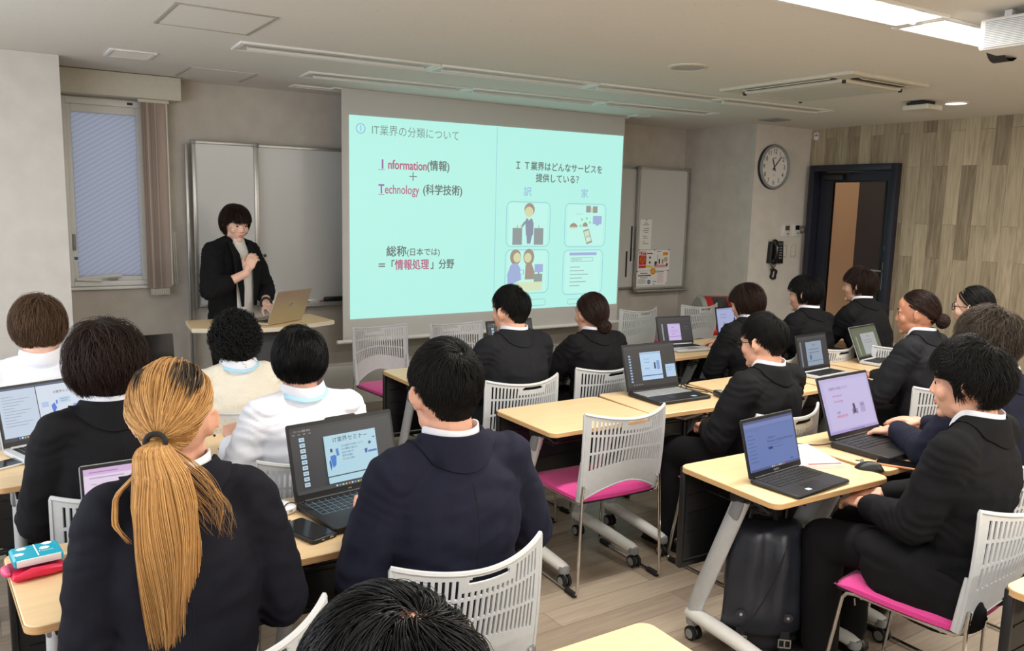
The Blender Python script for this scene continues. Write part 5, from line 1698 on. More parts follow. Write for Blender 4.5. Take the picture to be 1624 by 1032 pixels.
def add_head(mb, Mh, hs, fem=False):
    """Mh: 4x4 matrix head -> person; adds closed pieces that the remesh fuses"""
    R3 = Mh.to_3x3()
    def E(c, r, rot=None):
        rr = R3 if rot is None else R3 @ rot
        mb.ell(Mh @ Vector(c), tuple(x * hs for x in r), rr.normalized() if hasattr(rr, 'normalized') else rr, 22, 14)
    def Cp(a, b, r1, r2):
        mb.cap(Mh @ Vector(a), Mh @ Vector(b), r1 * hs, r2 * hs, 10)
    E(SK_C, SK_R)
    E((0, 0.027, -0.035), (0.061 if not fem else 0.058, 0.066, 0.083))
    E((0, 0.028, -0.074), (0.051 if not fem else 0.045, 0.052, 0.044))
    E((0, 0.074, -0.098), (0.021, 0.017, 0.016))
    E((0, 0.052, 0.040), (0.053, 0.037, 0.048))
    for s in (-1, 1):
        E((s * 0.029, 0.078, 0.017), (0.024, 0.011, 0.0075))
        E((s * 0.038, 0.060, -0.030), (0.025, 0.024, 0.027))
        E((s * 0.047, 0.008, -0.070), (0.016, 0.034, 0.026))
        E((s * 0.009, 0.094, -0.035), (0.0085, 0.009, 0.007))
        E((s * 0.031, 0.0765, 0.0080), (0.0160, 0.0115, 0.0062))
        E((s * 0.031, 0.0765, -0.0105), (0.0150, 0.010, 0.0050))
        # ear
        er = rz(s * -0.60) @ rx(-0.12)
        E((s * 0.077, -0.010, -0.010), (0.0070, 0.0165, 0.028), er)
        pts = []
        for q in range(11):
            a = math.radians(215 - 250 * q / 10)
            pts.append(Mh @ (Vector((s * 0.079, -0.010, -0.008)) + er @ Vector((s * 0.005, -0.0165 * math.cos(a), 0.0265 * math.sin(a)))))
        mb.tube(pts, 0.0046 * hs, 8)
        E((s * 0.076, 0.000, -0.035), (0.0065, 0.009, 0.009), er)
    Cp((0, 0.084, 0.008), (0, 0.0995, -0.030), 0.0085, 0.0108)
    E((0, 0.0862, -0.0600), (0.021, 0.0090, 0.0055))
    E((0, 0.0845, -0.0690), (0.018, 0.0090, 0.006))


def fast_mesh(name, verts, faces4):
    me = bpy.data.meshes.new(name)
    nv, nf = len(verts), len(faces4)
    me.vertices.add(nv); me.vertices.foreach_set('co', np.asarray(verts, np.float32).ravel())
    me.loops.add(nf * 4); me.loops.foreach_set('vertex_index', np.asarray(faces4, np.int32).ravel())
    me.polygons.add(nf); me.polygons.foreach_set('loop_start', np.arange(nf, dtype=np.int32) * 4)
    me.polygons.foreach_set('loop_total', np.full(nf, 4, np.int32))
    me.update(calc_edges=True)
    me.validate()
    return me


def strand_geo(P, W):
    """P (n, s, 3) strand points, W (n, s) widths -> verts, quads of thin three-sided strands"""
    n, s, _ = P.shape
    T = np.gradient(P, axis=1)
    T /= np.linalg.norm(T, axis=2, keepdims=True) + 1e-9
    rad = P - np.array((0, -0.01, -0.02))
    rad /= np.linalg.norm(rad, axis=2, keepdims=True) + 1e-9
    S = np.cross(T, rad)
    S /= np.linalg.norm(S, axis=2, keepdims=True) + 1e-6
    U = np.cross(S, T)
    w = W[..., None]
    V = np.stack((P + S * w, P - S * w, P + U * w * 0.75), axis=2).reshape(-1, 3)
    i = np.arange(n)[:, None, None] * (s * 3) + np.arange(s - 1)[None, :, None] * 3
    k = np.arange(3)[None, None, :]
    k2 = (k + 1) % 3
    F = np.stack((i + k, i + k2, i + k2 + 3, i + k + 3), axis=3).reshape(-1, 4)
    return V, F


def unit(v):
    return v / (np.linalg.norm(v, axis=-1, keepdims=True) + 1e-9)


def hairline(az, style):
    """lowest elevation (radians) of hair at azimuth az (0 = face, pi = nape)"""
    a = np.abs(az)
    k = np.array([0, 0.55, 0.95, 1.25, 1.45, 1.75, 2.1, 2.5, math.pi])
    if style in ('short', 'fade'):
        e = np.array([42, 40, 30, -2, -14, 4, -26, -52, -60])
    elif style == 'up':
        e = np.array([40, 38, 28, 12, 9, 5, -20, -42, -50])
    else:
        e = np.array([42, 40, 28, -10, -24, -20, -34, -46, -52])
    return np.radians(np.interp(a, k, e))


def grow(n, style, seed, length, lift=0.010, width=0.0014, crown=(0.015, -0.06, 0.095), target=None, steps=8, curl=0.0, down=0.0, messy=0.25, side_len=None, jitter=1.0, cap_lift=0.010, swirl=0.5, forward=0.0):
    r = np.random.default_rng(seed)
    d = unit(r.normal(size=(n * 4, 3)))
    az = np.arctan2(d[:, 0], d[:, 1]); el = np.arcsin(np.clip(d[:, 2], -1, 1))
    ok = el > hairline(az, style) + np.abs(r.normal(size=len(el))) * (0.14 if style == 'fade' else 0.04)
    d = d[ok][:n]; az = az[ok][:n]; el = el[ok][:n]
    n = len(d)
    p = SK_C + SK_R * d
    cr = np.array(crown)
    hgt = np.clip((el + 0.8) / 1.6, 0, 1)
    if callable(length):
        L = length(az, el)
    else:
        L = np.full(n, length)
    L = L * (1 - 0.25 * jitter * r.random(n))
    P = np.empty((n, steps, 3)); P[:, 0] = p
    nz_ = r.normal(size=(n, 3)) * messy
    # neighbouring roots share a lean so the hair gathers into locks
    lock = np.sin(d @ r.normal(size=(3, 3)) * 9 + r.random(3) * 6) * messy * 1.2
    tgt = None if target is None else np.array(target)
    hfac = 0.30 + 0.70 * np.clip((el + 0.75) / 1.0, 0, 1) if style != 'fade' else 0.12 + 0.88 * np.clip((el + 0.30) / 1.0, 0, 1)
    lf = lift * (0.35 + 0.65 * r.random(n)) * hfac
    cl = cap_lift * 0.4 * hfac
    bang = 0.012 + 0.035 * r.random(n)
    for k in range(1, steps):
        q = (p - SK_C) / (SK_R ** 2)
        nn = unit(q)
        if tgt is None:
            f = p - cr
            f = f - nn * np.sum(f * nn, axis=1, keepdims=True)
            f = unit(f) + swirl * np.cross(nn, unit(f)) * np.exp(-np.linalg.norm(p - cr, axis=1, keepdims=True) / 0.05)
        else:
            f = tgt - p
            f = f - nn * np.sum(f * nn, axis=1, keepdims=True) * 0.97
            f = unit(f)
        near_c = 0.6 + 2.5 * np.exp(-np.linalg.norm(p - cr, axis=1, keepdims=True) / 0.02) * (tgt is None)
        f = f + nz_ * near_c + lock + np.array((0, forward, -down))
        f = f - nn * np.sum(f * nn, axis=1, keepdims=True) * 0.9
        f = unit(f)
        if curl:
            ph = k * 1.5 + r.random() * 0.4 + np.arange(n)
            f = unit(f + curl * (np.cos(ph)[:, None] * np.cross(nn, f) + np.sin(ph)[:, None] * nn))
        step = (L / (steps - 1))[:, None]
        if tgt is not None:
            dist = np.linalg.norm(tgt - p, axis=1, keepdims=True)
            step = np.minimum(step, dist * 0.5)
        p = p + f * step
        # keep the strand on a shell that rises along its length
        h = cl + lf * math.sin(min(1.0, k / (steps - 1) * 1.3) * PI / 2)
        q = (p - SK_C) / (SK_R + h[:, None])
        m_ = np.linalg.norm(q, axis=1, keepdims=True)
        below = p[:, 2] < -0.05
        push = np.where(m_ < 1, 1 / m_, 1.0)
        pull = np.where((m_ > 1.0) & (not curl) & (~below[:, None]), 1 / m_ * 0.7 + 0.3, 1.0)
        p = SK_C + (p - SK_C) * push * pull
        if tgt is None:
            # hair below the skull closes in round the neck, and the face stays clear of hair
            nx_ = p[:, 0]; ny_ = p[:, 1] + 0.02
            rr = np.sqrt(nx_ ** 2 + ny_ ** 2) + 1e-6
            lim = 0.064 + 0.5 * h + np.clip((p[:, 2] + 0.13) / 0.08, 0, 1) * 0.02
            kk = np.where(below & (rr > lim), (lim / rr) * 0.85 + 0.15, 1.0)
            p[:, 0] = nx_ * kk; p[:, 1] = ny_ * kk - 0.02
            face = (p[:, 1] > 0.045) & (p[:, 2] < bang) & (np.abs(p[:, 0]) < 0.066)
            p[:, 2] = np.where(face, bang, p[:, 2])
            side_ = (p[:, 1] > 0.015) & (p[:, 2] < 0.02) & (np.abs(p[:, 0]) > 0.05)
            p[:, 1] = np.where(side_, 0.02 + (p[:, 1] - 0.02) * 0.4, p[:, 1])
        P[:, k] = p
    t = np.linspace(0, 1, steps)[None, :]
    W = width * (0.7 + 0.6 * r.random(n))[:, None] * (1 - 0.75 * t ** 2.2)
    return P, W


def coil(P, rad, turns, seed):
    """wind straight strands into ringlets"""
    r = np.random.default_rng(seed)
    n, s, _ = P.shape
    T = unit(np.gradient(P, axis=1))
    up = unit(P - SK_C)
    S_ = unit(np.cross(T, up)); U_ = np.cross(S_, T)
    a = np.linspace(0, 1, s)[None, :] * turns * 2 * PI * (0.7 + 0.6 * r.random((n, 1))) + 6.28 * r.random((n, 1))
    rr = rad * (0.5 + 0.8 * r.random((n, 1))) * np.minimum(1, np.linspace(0, 1, s)[None, :] * 4)
    return P + (np.cos(a)[..., None] * S_ + (np.sin(a)[..., None] + 0.7) * U_) * rr[..., None]


def cap_geo(style, thick, seed=0, nlat=26, nlon=48, hole=None):
    V, F = [], []
    idx = {}
    for i in range(nlat + 1):
        el = math.pi / 2 - (math.pi * 0.82) * i / nlat
        for j in range(nlon):
            az = -math.pi + 2 * math.pi * j / nlon
            d = np.array((math.sin(az) * math.cos(el), math.cos(az) * math.cos(el), math.sin(el)))
            V.append(SK_C + (SK_R + thick) * d)
    for i in range(nlat):
        el = math.pi / 2 - (math.pi * 0.82) * (i + 0.5) / nlat
        for j in range(nlon):
            az = -math.pi + 2 * math.pi * (j + 0.5) / nlon
            if el > float(hairline(np.array(az), style)) + (0.20 if style == 'fade' else 0.36 if style == 'up' else 0.06):
                a, b = i * nlon + j, i * nlon + (j + 1) % nlon
                if hole is not None and np.linalg.norm(V[a] - np.array(hole)) < 0.020:
                    continue
                F.append((a, b, b + nlon, a + nlon))
    return np.array(V), np.array(F)


def hair_mesh(pieces, Mh):
    Vs, Fs, n = [], [], 0
    for V, F in pieces:
        Vs.append(V); Fs.append(F + n); n += len(V)
    V = np.concatenate(Vs); F = np.concatenate(Fs)
    A = np.array(Mh)
    V = V @ A[:3, :3].T + A[:3, 3]
    return fast_mesh('hair', V, F)


def free_strands(paths, seed, n, spread0, spread1, width, wav=0.004, tail=1.0):
    """bundle of strands following one path; spread grows from spread0 to spread1 (both (x, y) radii)"""
    r = np.random.default_rng(seed)
    path = np.array(paths, float)
    s = 16
    tt = np.linspace(0, len(path) - 1, s)
    C = np.stack([np.interp(tt, np.arange(len(path)), path[:, k]) for k in range(3)], axis=1)
    a = r.random(n) * 2 * PI; rr = np.sqrt(r.random(n))
    ox, oy = np.cos(a) * rr, np.sin(a) * rr
    P = np.empty((n, s, 3))
    end = 1 - 0.28 * r.random(n) * tail
    for k in range(s):
        t = np.clip(k / (s - 1) * end, 0, 1)
        f = np.clip(t * 2.2, 0, 1) ** 0.8
        sx = spread0[0] + (spread1[0] - spread0[0]) * f; sy = spread0[1] + (spread1[1] - spread0[1]) * f
        taper = 1 - 0.32 * np.clip((t - 0.65) / 0.35, 0, 1)
        idx = t * (s - 1)
        base = np.stack([np.interp(idx, np.arange(s), C[:, q]) for q in range(3)], axis=1)
        wv = wav * np.sin(t * 9 + a * 3) * t
        P[:, k] = base + np.stack((ox * sx * taper + wv, oy * sy * taper, np.zeros(n)), axis=1)
    t = np.linspace(0, 1, s)[None, :]
    W = width * (0.6 + 0.8 * r.random(n))[:, None] * (1 - 0.8 * t ** 3)
    return strand_geo(P, W)


def make_hair(style, Mh, seed, dens=1.0):
    n = lambda x: int(x * dens)
    if style == 'crop':            # short back and sides, longer on top
        L = lambda az, el: 0.010 + 0.056 * np.clip((el + 0.42) / 1.1, 0, 1)
        g = [cap_geo('fade', 0.002), strand_geo(*grow(n(7500), 'fade', seed, L, 0.016, 0.0009, messy=0.24, swirl=0.9))]
        return hair_mesh(g, Mh)
    if style == 'top':             # seen from straight above
        L = lambda az, el: 0.04 + 0.05 * np.clip((el + 0.30) / 0.9, 0, 1)
        g = [cap_geo('long', 0.002, hole=(0.012, -0.045, 0.108)), strand_geo(*grow(n(9000), 'long', seed, L, 0.014, 0.0009, crown=(0.012, -0.045, 0.098), messy=0.22, swirl=0.6))]
        return hair_mesh(g, Mh)
    if style == 'straight':        # medium straight, covering the nape
        L = lambda az, el: 0.050 + 0.065 * np.clip((el + 0.4) / 1.2, 0, 1)
        g = [cap_geo('long', 0.005), strand_geo(*grow(n(7500), 'long', seed, L, 0.022, 0.0010, crown=(0.012, -0.03, 0.10), messy=0.24, down=0.25, swirl=0.5, steps=10))]
        return hair_mesh(g, Mh)
    if style == 'shaggy':
        L = lambda az, el: 0.085 + 0.06 * np.clip((el + 0.3) / 1.2, 0, 1)
        g = [cap_geo('long', 0.012), strand_geo(*grow(n(6500), 'long', seed, L, 0.040, 0.0011, crown=(0.0, -0.03, 0.10), messy=0.30, down=0.3, steps=10))]
        return hair_mesh(g, Mh)
    if style == 'messy':
        L = lambda az, el: 0.055 + 0.035 * np.clip((el + 0.3) / 1.2, 0, 1)
        g = [cap_geo('short', 0.008), strand_geo(*grow(n(7000), 'short', seed, L, 0.028, 0.0010, crown=(0.01, -0.05, 0.095), messy=0.42, steps=9))]
        return hair_mesh(g, Mh)
    if style == 'curly':
        L = lambda az, el: 0.10 + 0.03 * np.clip((el + 0.3) / 1.2, 0, 1)
        P_, W_ = grow(n(2600), 'long', seed, L, 0.030, 0.0021, crown=(0.0, -0.03, 0.10), messy=0.6, steps=20)
        g = [cap_geo('long', 0.010), strand_geo(coil(P_, 0.0095, 2.6, seed), W_)]
        return hair_mesh(g, Mh)
    if style == 'bob':
        L = lambda az, el: 0.10 + 0.07 * np.clip((el + 0.3) / 1.2, 0, 1)
        g = [cap_geo('long', 0.010), strand_geo(*grow(n(4200), 'long', seed, L, 0.024, 0.0012, crown=(0.01, 0.0, 0.11), messy=0.10, down=0.6, steps=11))]
        return hair_mesh(g, Mh)
    if style in ('bun', 'low_bun'):
        tgt = (0.0, -0.103, -0.042) if style == 'bun' else (0.0, -0.092, -0.066)
        g = [cap_geo('up', 0.006), strand_geo(*grow(n(2600), 'up', seed, 0.24, 0.012, 0.0016, target=tgt, messy=0.06, steps=12))]
        r = np.random.default_rng(seed)
        m = 260
        P = np.empty((m, 14, 3))
        for i in range(m):
            d0 = unit(r.normal(size=3)); ax = unit(np.cross(d0, r.normal(size=3)))
            e = np.cross(ax, d0)
            R_ = 0.030 + 0.010 * r.random()
            for k in range(14):
                a = k / 13 * 3.6
                P[i, k] = np.array(tgt) + np.array((0, -0.018, -0.004)) + R_ * (d0 * math.cos(a) + e * math.sin(a)) * np.array((1.15, 0.9, 1.0))
        W = np.full((m, 14), 0.0020) * (1 - 0.6 * np.linspace(0, 1, 14) ** 4)
        g.append(strand_geo(P, W))
        return hair_mesh(g, Mh)
    if style == 'ponytail':
        tgt = (0.0, -0.122, -0.022)
        g = [cap_geo('up', 0.007), strand_geo(*grow(n(5200), 'up', seed, 0.26, 0.017, 0.0015, target=tgt, messy=0.05, steps=13))]
        r = np.random.default_rng(seed + 5)
        return hair_mesh(g, Mh)
    return None


def band(name, m, parent, centre, up, r_in, prof, a0, a1, drop, n=40, fwd=Vector((0, 1, 0)), xs=1.0, rise=0.0):
    """collar band: prof = [(radius, height)...] closed cross-section swept round the back of the neck"""
    upv = up.normalized()
    f = (fwd - upv * fwd.dot(upv)).normalized()
    s = f.cross(upv)
    vs, fs = [], []
    k = len(prof)
    for i in range(n + 1):
        a = math.radians(a0 + (a1 - a0) * i / n)
        ca = math.cos(a)
        dr = -rise * math.sin(a) ** 2 + (drop * ca * ca if ca < 0 else 0.0)
        rd = s * math.sin(a) * xs - f * math.cos(a)
        for r_, h_ in prof:
            vs.append(centre + rd * r_ + upv * (h_ - dr) + f * (0.010 * (1 - math.cos(a)) / 2))
    for i in range(n):
        for j in range(k):
            a, b = i * k + j, i * k + (j + 1) % k
            fs.append((a, b, b + k, a + k))
    fs += [tuple(range(k))[::-1], tuple(n * k + j for j in range(k))]
    return MB().add(vs, fs).build(name, m, parent, angle=60)


def cloth_collar(name, m, parent, centre, up, hs, n=48):
    """turned-down jacket collar: folds over at the neck and lies on the shoulders of the jacket"""
    from mathutils.bvhtree import BVHTree
    me = parent.data
    bv = BVHTree.FromPolygons([v.co for v in me.vertices], [p.vertices for p in me.polygons])
    up = up.normalized()
    f = (Vector((0, 1, 0)) - up * up.y).normalized()
    s = f.cross(up)
    vs, fs = [], []
    k = 7
    for i in range(n + 1):
        a = math.radians(-158 + 316 * i / n)
        ca, sa = math.cos(a), math.sin(a)
        rd = s * sa * 1.04 - f * ca
        dr = -0.010 * sa * sa + (0.14 * ca * ca if ca < 0 else 0.0)
        def at(r_, h_):
            return centre + rd * r_ * hs + up * (h_ - dr) + f * (0.012 * (1 - ca) / 2)
        g = at(0.104, -0.050 + 0.055 * sa * sa)
        loc_, nor, _, _ = bv.find_nearest(g)
        if loc_ is None:
            loc_, nor = g, rd
        vs += [at(0.068, -0.05), at(0.0715, 0.030), at(0.0745, 0.037), at(0.0790, 0.035), at(0.0845, 0.022).lerp(loc_, 0.12), loc_ + nor * 0.0060, loc_ - nor * 0.004]
    for i in range(n):
        for j in range(k):
            a, b = i * k + j, i * k + (j + 1) % k
            fs.append((a, b, b + k, a + k))
    fs += [tuple(range(k))[::-1], tuple(n * k + j for j in range(k))]
    return MB().add(vs, fs).build(name, m, parent, angle=50)


def person(label, loc, yaw, ztop, lean=4, head=(0, 0, 0), W=1.0, hs=1.0, arms=None, top='jacket', topmat='suit_black', legmat='suit_black', skin='skin', hair=('crop', None), hairmat=None, seed=1, fem=False, stand=False, lanyard=False, glasses=False, side=0.0, voxel=0.006, knee_dx=0.0, group=None, hand_curl=(0.5, 0.5), hand_n=None, cuff=True, hunch=0.0, depth=1.0, hand_f=None, foot_y=0.38, collar=True, dens=1.0, head_off=(0, 0, 0), shoulder_dz=0.0, coat=False):
    t = thing('person', label, 'person', loc, math.radians(yaw), group)
    a = math.radians(lean)
    hipz = 0.545 if not stand else 0.83
    nbz = ztop - 0.245 * hs
    T = (nbz - hipz) / math.cos(a)
    P0 = Vector((0, -0.03, hipz))
    ax = Vector((math.sin(math.radians(side)), math.sin(a), math.cos(a))).normalized()
    fw = Vector((0, math.cos(a), -math.sin(a)))
    NB = P0 + ax * T + Vector((0, hunch, 0))
    V = T / 0.55
    def sp_(q, x=0.0, f=0.0):
        h = hunch * max(0, q) ** 2
        return P0 + ax * (T * q) + Vector((x, 0, 0)) + fw * f + Vector((0, h, 0))
    HC = NB + Vector((0, 0.040 * hs, 0.130 * hs)) + Vector(head_off)
    Rh = (Matrix.Rotation(math.radians(head[0]), 4, 'Z') @ Matrix.Rotation(math.radians(head[1]), 4, 'X') @ Matrix.Rotation(math.radians(head[2]), 4, 'Y'))
    Mh = Matrix.Translation(HC) @ Rh @ Matrix.Scale(hs, 4)
    shx = 0.172 * W
    S = {s: sp_(0.885, s * shx, 0.0) + Vector((0, 0, shoulder_dz * s)) for s in (-1, 1)}
    arms = arms or {}
    A = {}
    for s in (-1, 1):
        tgt = arms.get(s, (s * 0.17, 0.36, 0.73))
        pole = Vector((s * 0.55, -0.75, -0.6))
        if len(tgt) > 3:
            pole = Vector(tgt[3])
        E_, Wr = ik(S[s], Vector(tgt[:3]), 0.285 * (0.6 + 0.4 * V) , 0.25, pole)
        A[s] = (E_, Wr)
    # ---- body: one continuous skin surface
    b = MB()
    Rl = rx(-a)
    b.ell(sp_(0.0), (0.15 * W, 0.105 * depth, 0.10), Rl)
    b.ell(sp_(0.30), (0.13 * W, 0.10 * depth, 0.17 * V), Rl)
    b.ell(sp_(0.66), (0.145 * W, 0.105 * depth, 0.18 * V), Rl)
    b.cap(sp_(0.86, -0.13 * W), sp_(0.86, 0.13 * W), 0.055, 0.055)
    nk = HC + Rh.to_3x3() @ Vector((0, -0.022, -0.055)) * hs
    b.cap(NB - ax * 0.06, nk, 0.062 * hs if not fem else 0.055, 0.054 * hs if not fem else 0.047)
    for s in (-1, 1):
        E_, Wr = A[s]
        b.cap(S[s], E_, 0.046, 0.038); b.cap(E_, Wr, 0.038, 0.026)
        hf = (Wr - E_).normalized()
        if hand_f and s in hand_f: hf = Vector(hand_f[s]).normalized()
        hn = Vector(hand_n[s]) if hand_n and s in hand_n else Vector((0, 0, -1))
        add_hand(b, Wr + hf * 0.015, hf, hn, s, hand_curl[0 if s < 0 else 1])
        if not stand:
            hip, knee, ank = Vector((s * 0.085, 0.02, 0.535)), Vector((s * (0.105 + knee_dx), 0.40, 0.50)), Vector((s * (0.11 + knee_dx), foot_y, 0.09))
        else:
            hip, knee, ank = Vector((s * 0.08, -0.02, 0.82)), Vector((s * 0.085, 0.0, 0.46)), Vector((s * 0.085, -0.02, 0.09))
        b.cap(hip, knee, 0.072, 0.052); b.cap(knee, ank, 0.05, 0.035)
        b.cap(ank + Vector((0, -0.03, -0.045)), ank + Vector((0, 0.13, -0.055)), 0.032, 0.024)
    add_head(b, Mh, hs, fem)
    me = remeshed(b, voxel, 3, 0.5)
    body = link_mesh('body', me, M[skin], t)
    # eyes, brows, lips
    for s in (-1, 1):
        e = MB(); e.ell(Mh @ Vector((s * 0.031, 0.0750, -0.001)), (0.0098 * hs,) * 3, None, 14, 8)
        ey = e.build('eye', M['eye'], body)
        i_ = MB(); i_.ell(Mh @ Vector((s * 0.031, 0.0828, -0.001)), (0.0065 * hs, 0.0045 * hs, 0.0065 * hs), Rh.to_3x3(), 12, 8); i_.build('iris', M['iris'], ey)
        bw = MB(); bw.tube([Mh @ Vector((s * x_, y_, z_)) for x_, y_, z_ in ((0.014, 0.0895, 0.020), (0.030, 0.0885, 0.0255), (0.047, 0.079, 0.021))], [0.003 * hs, 0.0036 * hs, 0.002 * hs], 6); bw.build('eyebrow', hairmat or M['black'], body)
    lp = MB()
    for z_, r_ in ((-0.0605, (0.0205, 0.0035, 0.0042)), (-0.0695, (0.0175, 0.0035, 0.0048))):
        lp.ell(Mh @ Vector((0, 0.0925 if z_ > -0.065 else 0.0908, z_)), tuple(x * hs for x in r_), Rh.to_3x3(), 14, 8)
    lp.build('lips', M['lip'], body)
    # ---- garment on the upper body
    g = MB()
    jk = top == 'jacket'
    ex = 0.022 if jk else 0.012
    g.ell(sp_(0.03), (0.178 * W + ex * 0.5, 0.118 * depth + ex * 0.5, 0.112), Rl)
    g.ell(sp_(0.30), (0.166 * W + ex * 0.6, 0.114 * depth + ex * 0.6, 0.23 * V), Rl)
    g.ell(sp_(0.60), (0.172 * W + ex, 0.112 * depth + ex, 0.235 * V), Rl)
    g.ell(sp_(0.74), (0.182 * W + ex * 0.8, 0.100 * depth + ex * 0.8, 0.13 * V), Rl)
    g.cap(sp_(0.885, -0.172 * W), sp_(0.885, 0.172 * W), 0.052 + ex * 0.5, 0.052 + ex * 0.5)
    for s in (-1, 1):
        g.cap(sp_(0.925, s * 0.172 * W), sp_(1.0, s * 0.045), 0.036 + ex * 0.4, 0.040 + ex * 0.2)
        E_, Wr = A[s]
        r0, r1, r2 = (0.071, 0.064, 0.047) if jk else (0.066, 0.060, 0.045)
        sd = (E_ - S[s]).normalized()
        g.cap(S[s] + Vector((-s * 0.006, 0, 0)), S[s] + (E_ - S[s]) * 0.5, r0, (r0 + r1) / 2 + 0.002)
        g.cap(S[s] + (E_ - S[s]) * 0.5, E_, (r0 + r1) / 2 + 0.002, r1)
        end = E_ + (Wr - E_) * (0.93 if jk else 0.9)
        if stand: end = E_ + (Wr - E_) * 0.42
        g.cap(E_, end, r1, r2 + (0.008 if stand else 0))
    if stand:
        g.cap(sp_(0.1), sp_(-0.12), 0.15, 0.155)
    if coat:
        g.ell((0, -0.02, 0.515), (0.235, 0.21, 0.09))
        for s in (-1, 1):
            g.ell((s * 0.232, -0.03, 0.475), (0.022, 0.17, 0.10)); g.ell((s * 0.16, 0.10, 0.56), (0.10, 0.16, 0.060)); g.ell((s * 0.232, 0.06, 0.50), (0.028, 0.15, 0.08))
    me = remeshed(g, 0.0085, 6, 0.5)
    wrinkle(me, 0.0085 if jk else 0.0075, 7.0 if jk else 9.0, seed * 1.37, (1.0, 1.0, 2.2) if not jk else (1.1, 1.1, 1.9))
    elbow_folds(me, [(S[s], A[s][0], A[s][1]) for s in (-1, 1)], 0.006 if jk else 0.007, seed)
    gm = M[topmat]
    top_o = link_mesh('jacket' if jk else ('shirt' if top == 'shirt' else 'sweater'), me, gm, t)
    if jk and not stand:
        seam('back_seam', me, M['seam'], top_o, sp_(0.86), sp_(0.08), (0, 1, 0))
    upn = (nk - NB).normalized()
    upc = (ax + upn * 0.6).normalized()
    cN = NB + Vector((0, 0.0, 0.0))
    if collar:
        if jk:
            band('shirt_collar', M['shirt'], t, cN, upc, 0, [(0.0640 * hs, -0.03), (0.0655 * hs, 0.050), (0.0690 * hs, 0.051), (0.0715 * hs, -0.03)], -165, 165, 0.07, rise=0.012)
            cloth_collar('jacket_collar', gm, top_o, cN, upc, hs)
        else:
            band('shirt_collar', M['shirt'], top_o if top == 'shirt' else t, cN, upc, 0, [(0.065, -0.03), (0.066, 0.036), (0.071, 0.039), (0.082, -0.006), (0.079, -0.010), (0.071, -0.02)], -160, 160, 0.07, xs=1.05, rise=0.022)
        if lanyard:
            band('lanyard', M['lanyard'], t, cN, upc, 0, [(0.0790, 0.000), (0.0800, 0.004), (0.0822, 0.003), (0.0865, -0.009), (0.0845, -0.010)], -120, 120, 0.07, xs=1.06, rise=0.028)
    if jk:
        # centre back seam
        if not stand:
            pass
        for s in (-1, 1):
            if cuff:
                E_, Wr = A[s]
                if stand:
                    continue
                d_ = (Wr - E_)
                MB().cap(E_ + d_ * 0.90, E_ + d_ * 0.975, 0.037, 0.036, 12).build('shirt_cuff', M['shirt'], t)
    # ---- trousers and shoes
    q = MB()
    q.ell(sp_(0.0), (0.170 * W, 0.120, 0.098), None)
    for s in (-1, 1):
        if not stand:
            hip, knee, ank = Vector((s * 0.085, 0.02, 0.535)), Vector((s * (0.105 + knee_dx), 0.40, 0.50)), Vector((s * (0.11 + knee_dx), foot_y, 0.10))
            q.cap(hip, knee, 0.092, 0.076); q.cap(knee, ank, 0.074, 0.066)
        else:
            hip, knee, ank = Vector((s * 0.08, -0.02, 0.82)), Vector((s * 0.085, 0.0, 0.46)), Vector((s * 0.085, -0.02, 0.10))
            q.cap(hip, knee, 0.092, 0.072); q.cap(knee, ank, 0.072, 0.064)
        sh = MB()
        f0 = ank + Vector((0, -0.04, -0.055)); f1 = ank + Vector((0, 0.14, -0.066))
        sh.cap(f0, f1, 0.040, 0.033, 12); sh.ell((f1.x, f1.y - 0.03, 0.034), (0.046, 0.06, 0.030)); sh.ell((f0.x, f0.y, 0.04), (0.038, 0.045, 0.036))
        sh.box((ank.x, ank.y + 0.05, 0.008), (0.075, 0.24, 0.016), bev=0.007)
        o_ = link_mesh('shoe', remeshed(sh, 0.008, 4), M['shoe'], t)
    me = remeshed(q, 0.012, 6, 0.5)
    wrinkle(me, 0.004, 8, seed * 2.1, (1, 1, 1))
    link_mesh('trousers', me, M[legmat], t)
    # ---- hair
    hm = make_hair(hair[0], Mh, seed, dens)
    ho = None
    if hm is not None:
        ho = link_mesh('hair', hm, hairmat, t)
    if glasses:
        gl = MB()
        for s in (-1, 1):
            pts = [Mh @ Vector((s * (0.033 + 0.024 * math.cos(x_)), 0.0970 - 0.004 * abs(math.cos(x_)), -0.002 + 0.019 * math.sin(x_))) for x_ in [2 * PI * k / 20 for k in range(20)]]
            gl.tube(pts, 0.0022, 6, closed=True)
            gl.tube([Mh @ Vector((s * 0.057, 0.093, 0.004)), Mh @ Vector((s * 0.080, 0.080, 0.004)), Mh @ Vector((s * 0.085, 0.01, 0.003)), Mh @ Vector((s * 0.083, -0.012, -0.012))], 0.0022, 6)
        gl.tube([Mh @ Vector((-0.010, 0.097, 0.002)), Mh @ Vector((0, 0.100, 0.006)), Mh @ Vector((0.010, 0.097, 0.002))], 0.002, 6)
        gl.build('glasses', M['blackgloss'], t)
    t['_'] = 0
    del t['_']
    return t, Mh, A, NB, top_o
# ------------------------------------------------------------------ desks in rows
desk0 = make_desk('x')
desk0_used = []
chair0 = make_chair('x')
chair0_used = []
index_kids()
TABLES = 'folding desks in rows'
CHAIRS = 'stacking chairs in rows'


def desk(x, y, yaw, label):
    if not desk0_used:
        desk0_used.append(1)
        desk0.location = (x, y, 0); desk0.rotation_euler.z = math.radians(yaw); tag(desk0, label, None, TABLES)
        return desk0
    return dup(desk0, (x, y, 0), math.radians(yaw), label, TABLES)


def chair(x, y, yaw, label):
    if not chair0_used:
        chair0_used.append(1)
        chair0.location = (x, y, 0); chair0.rotation_euler.z = math.radians(yaw); tag(chair0, label, None, CHAIRS)
        return chair0
    return dup(chair0, (x, y, 0), math.radians(yaw), label, CHAIRS)


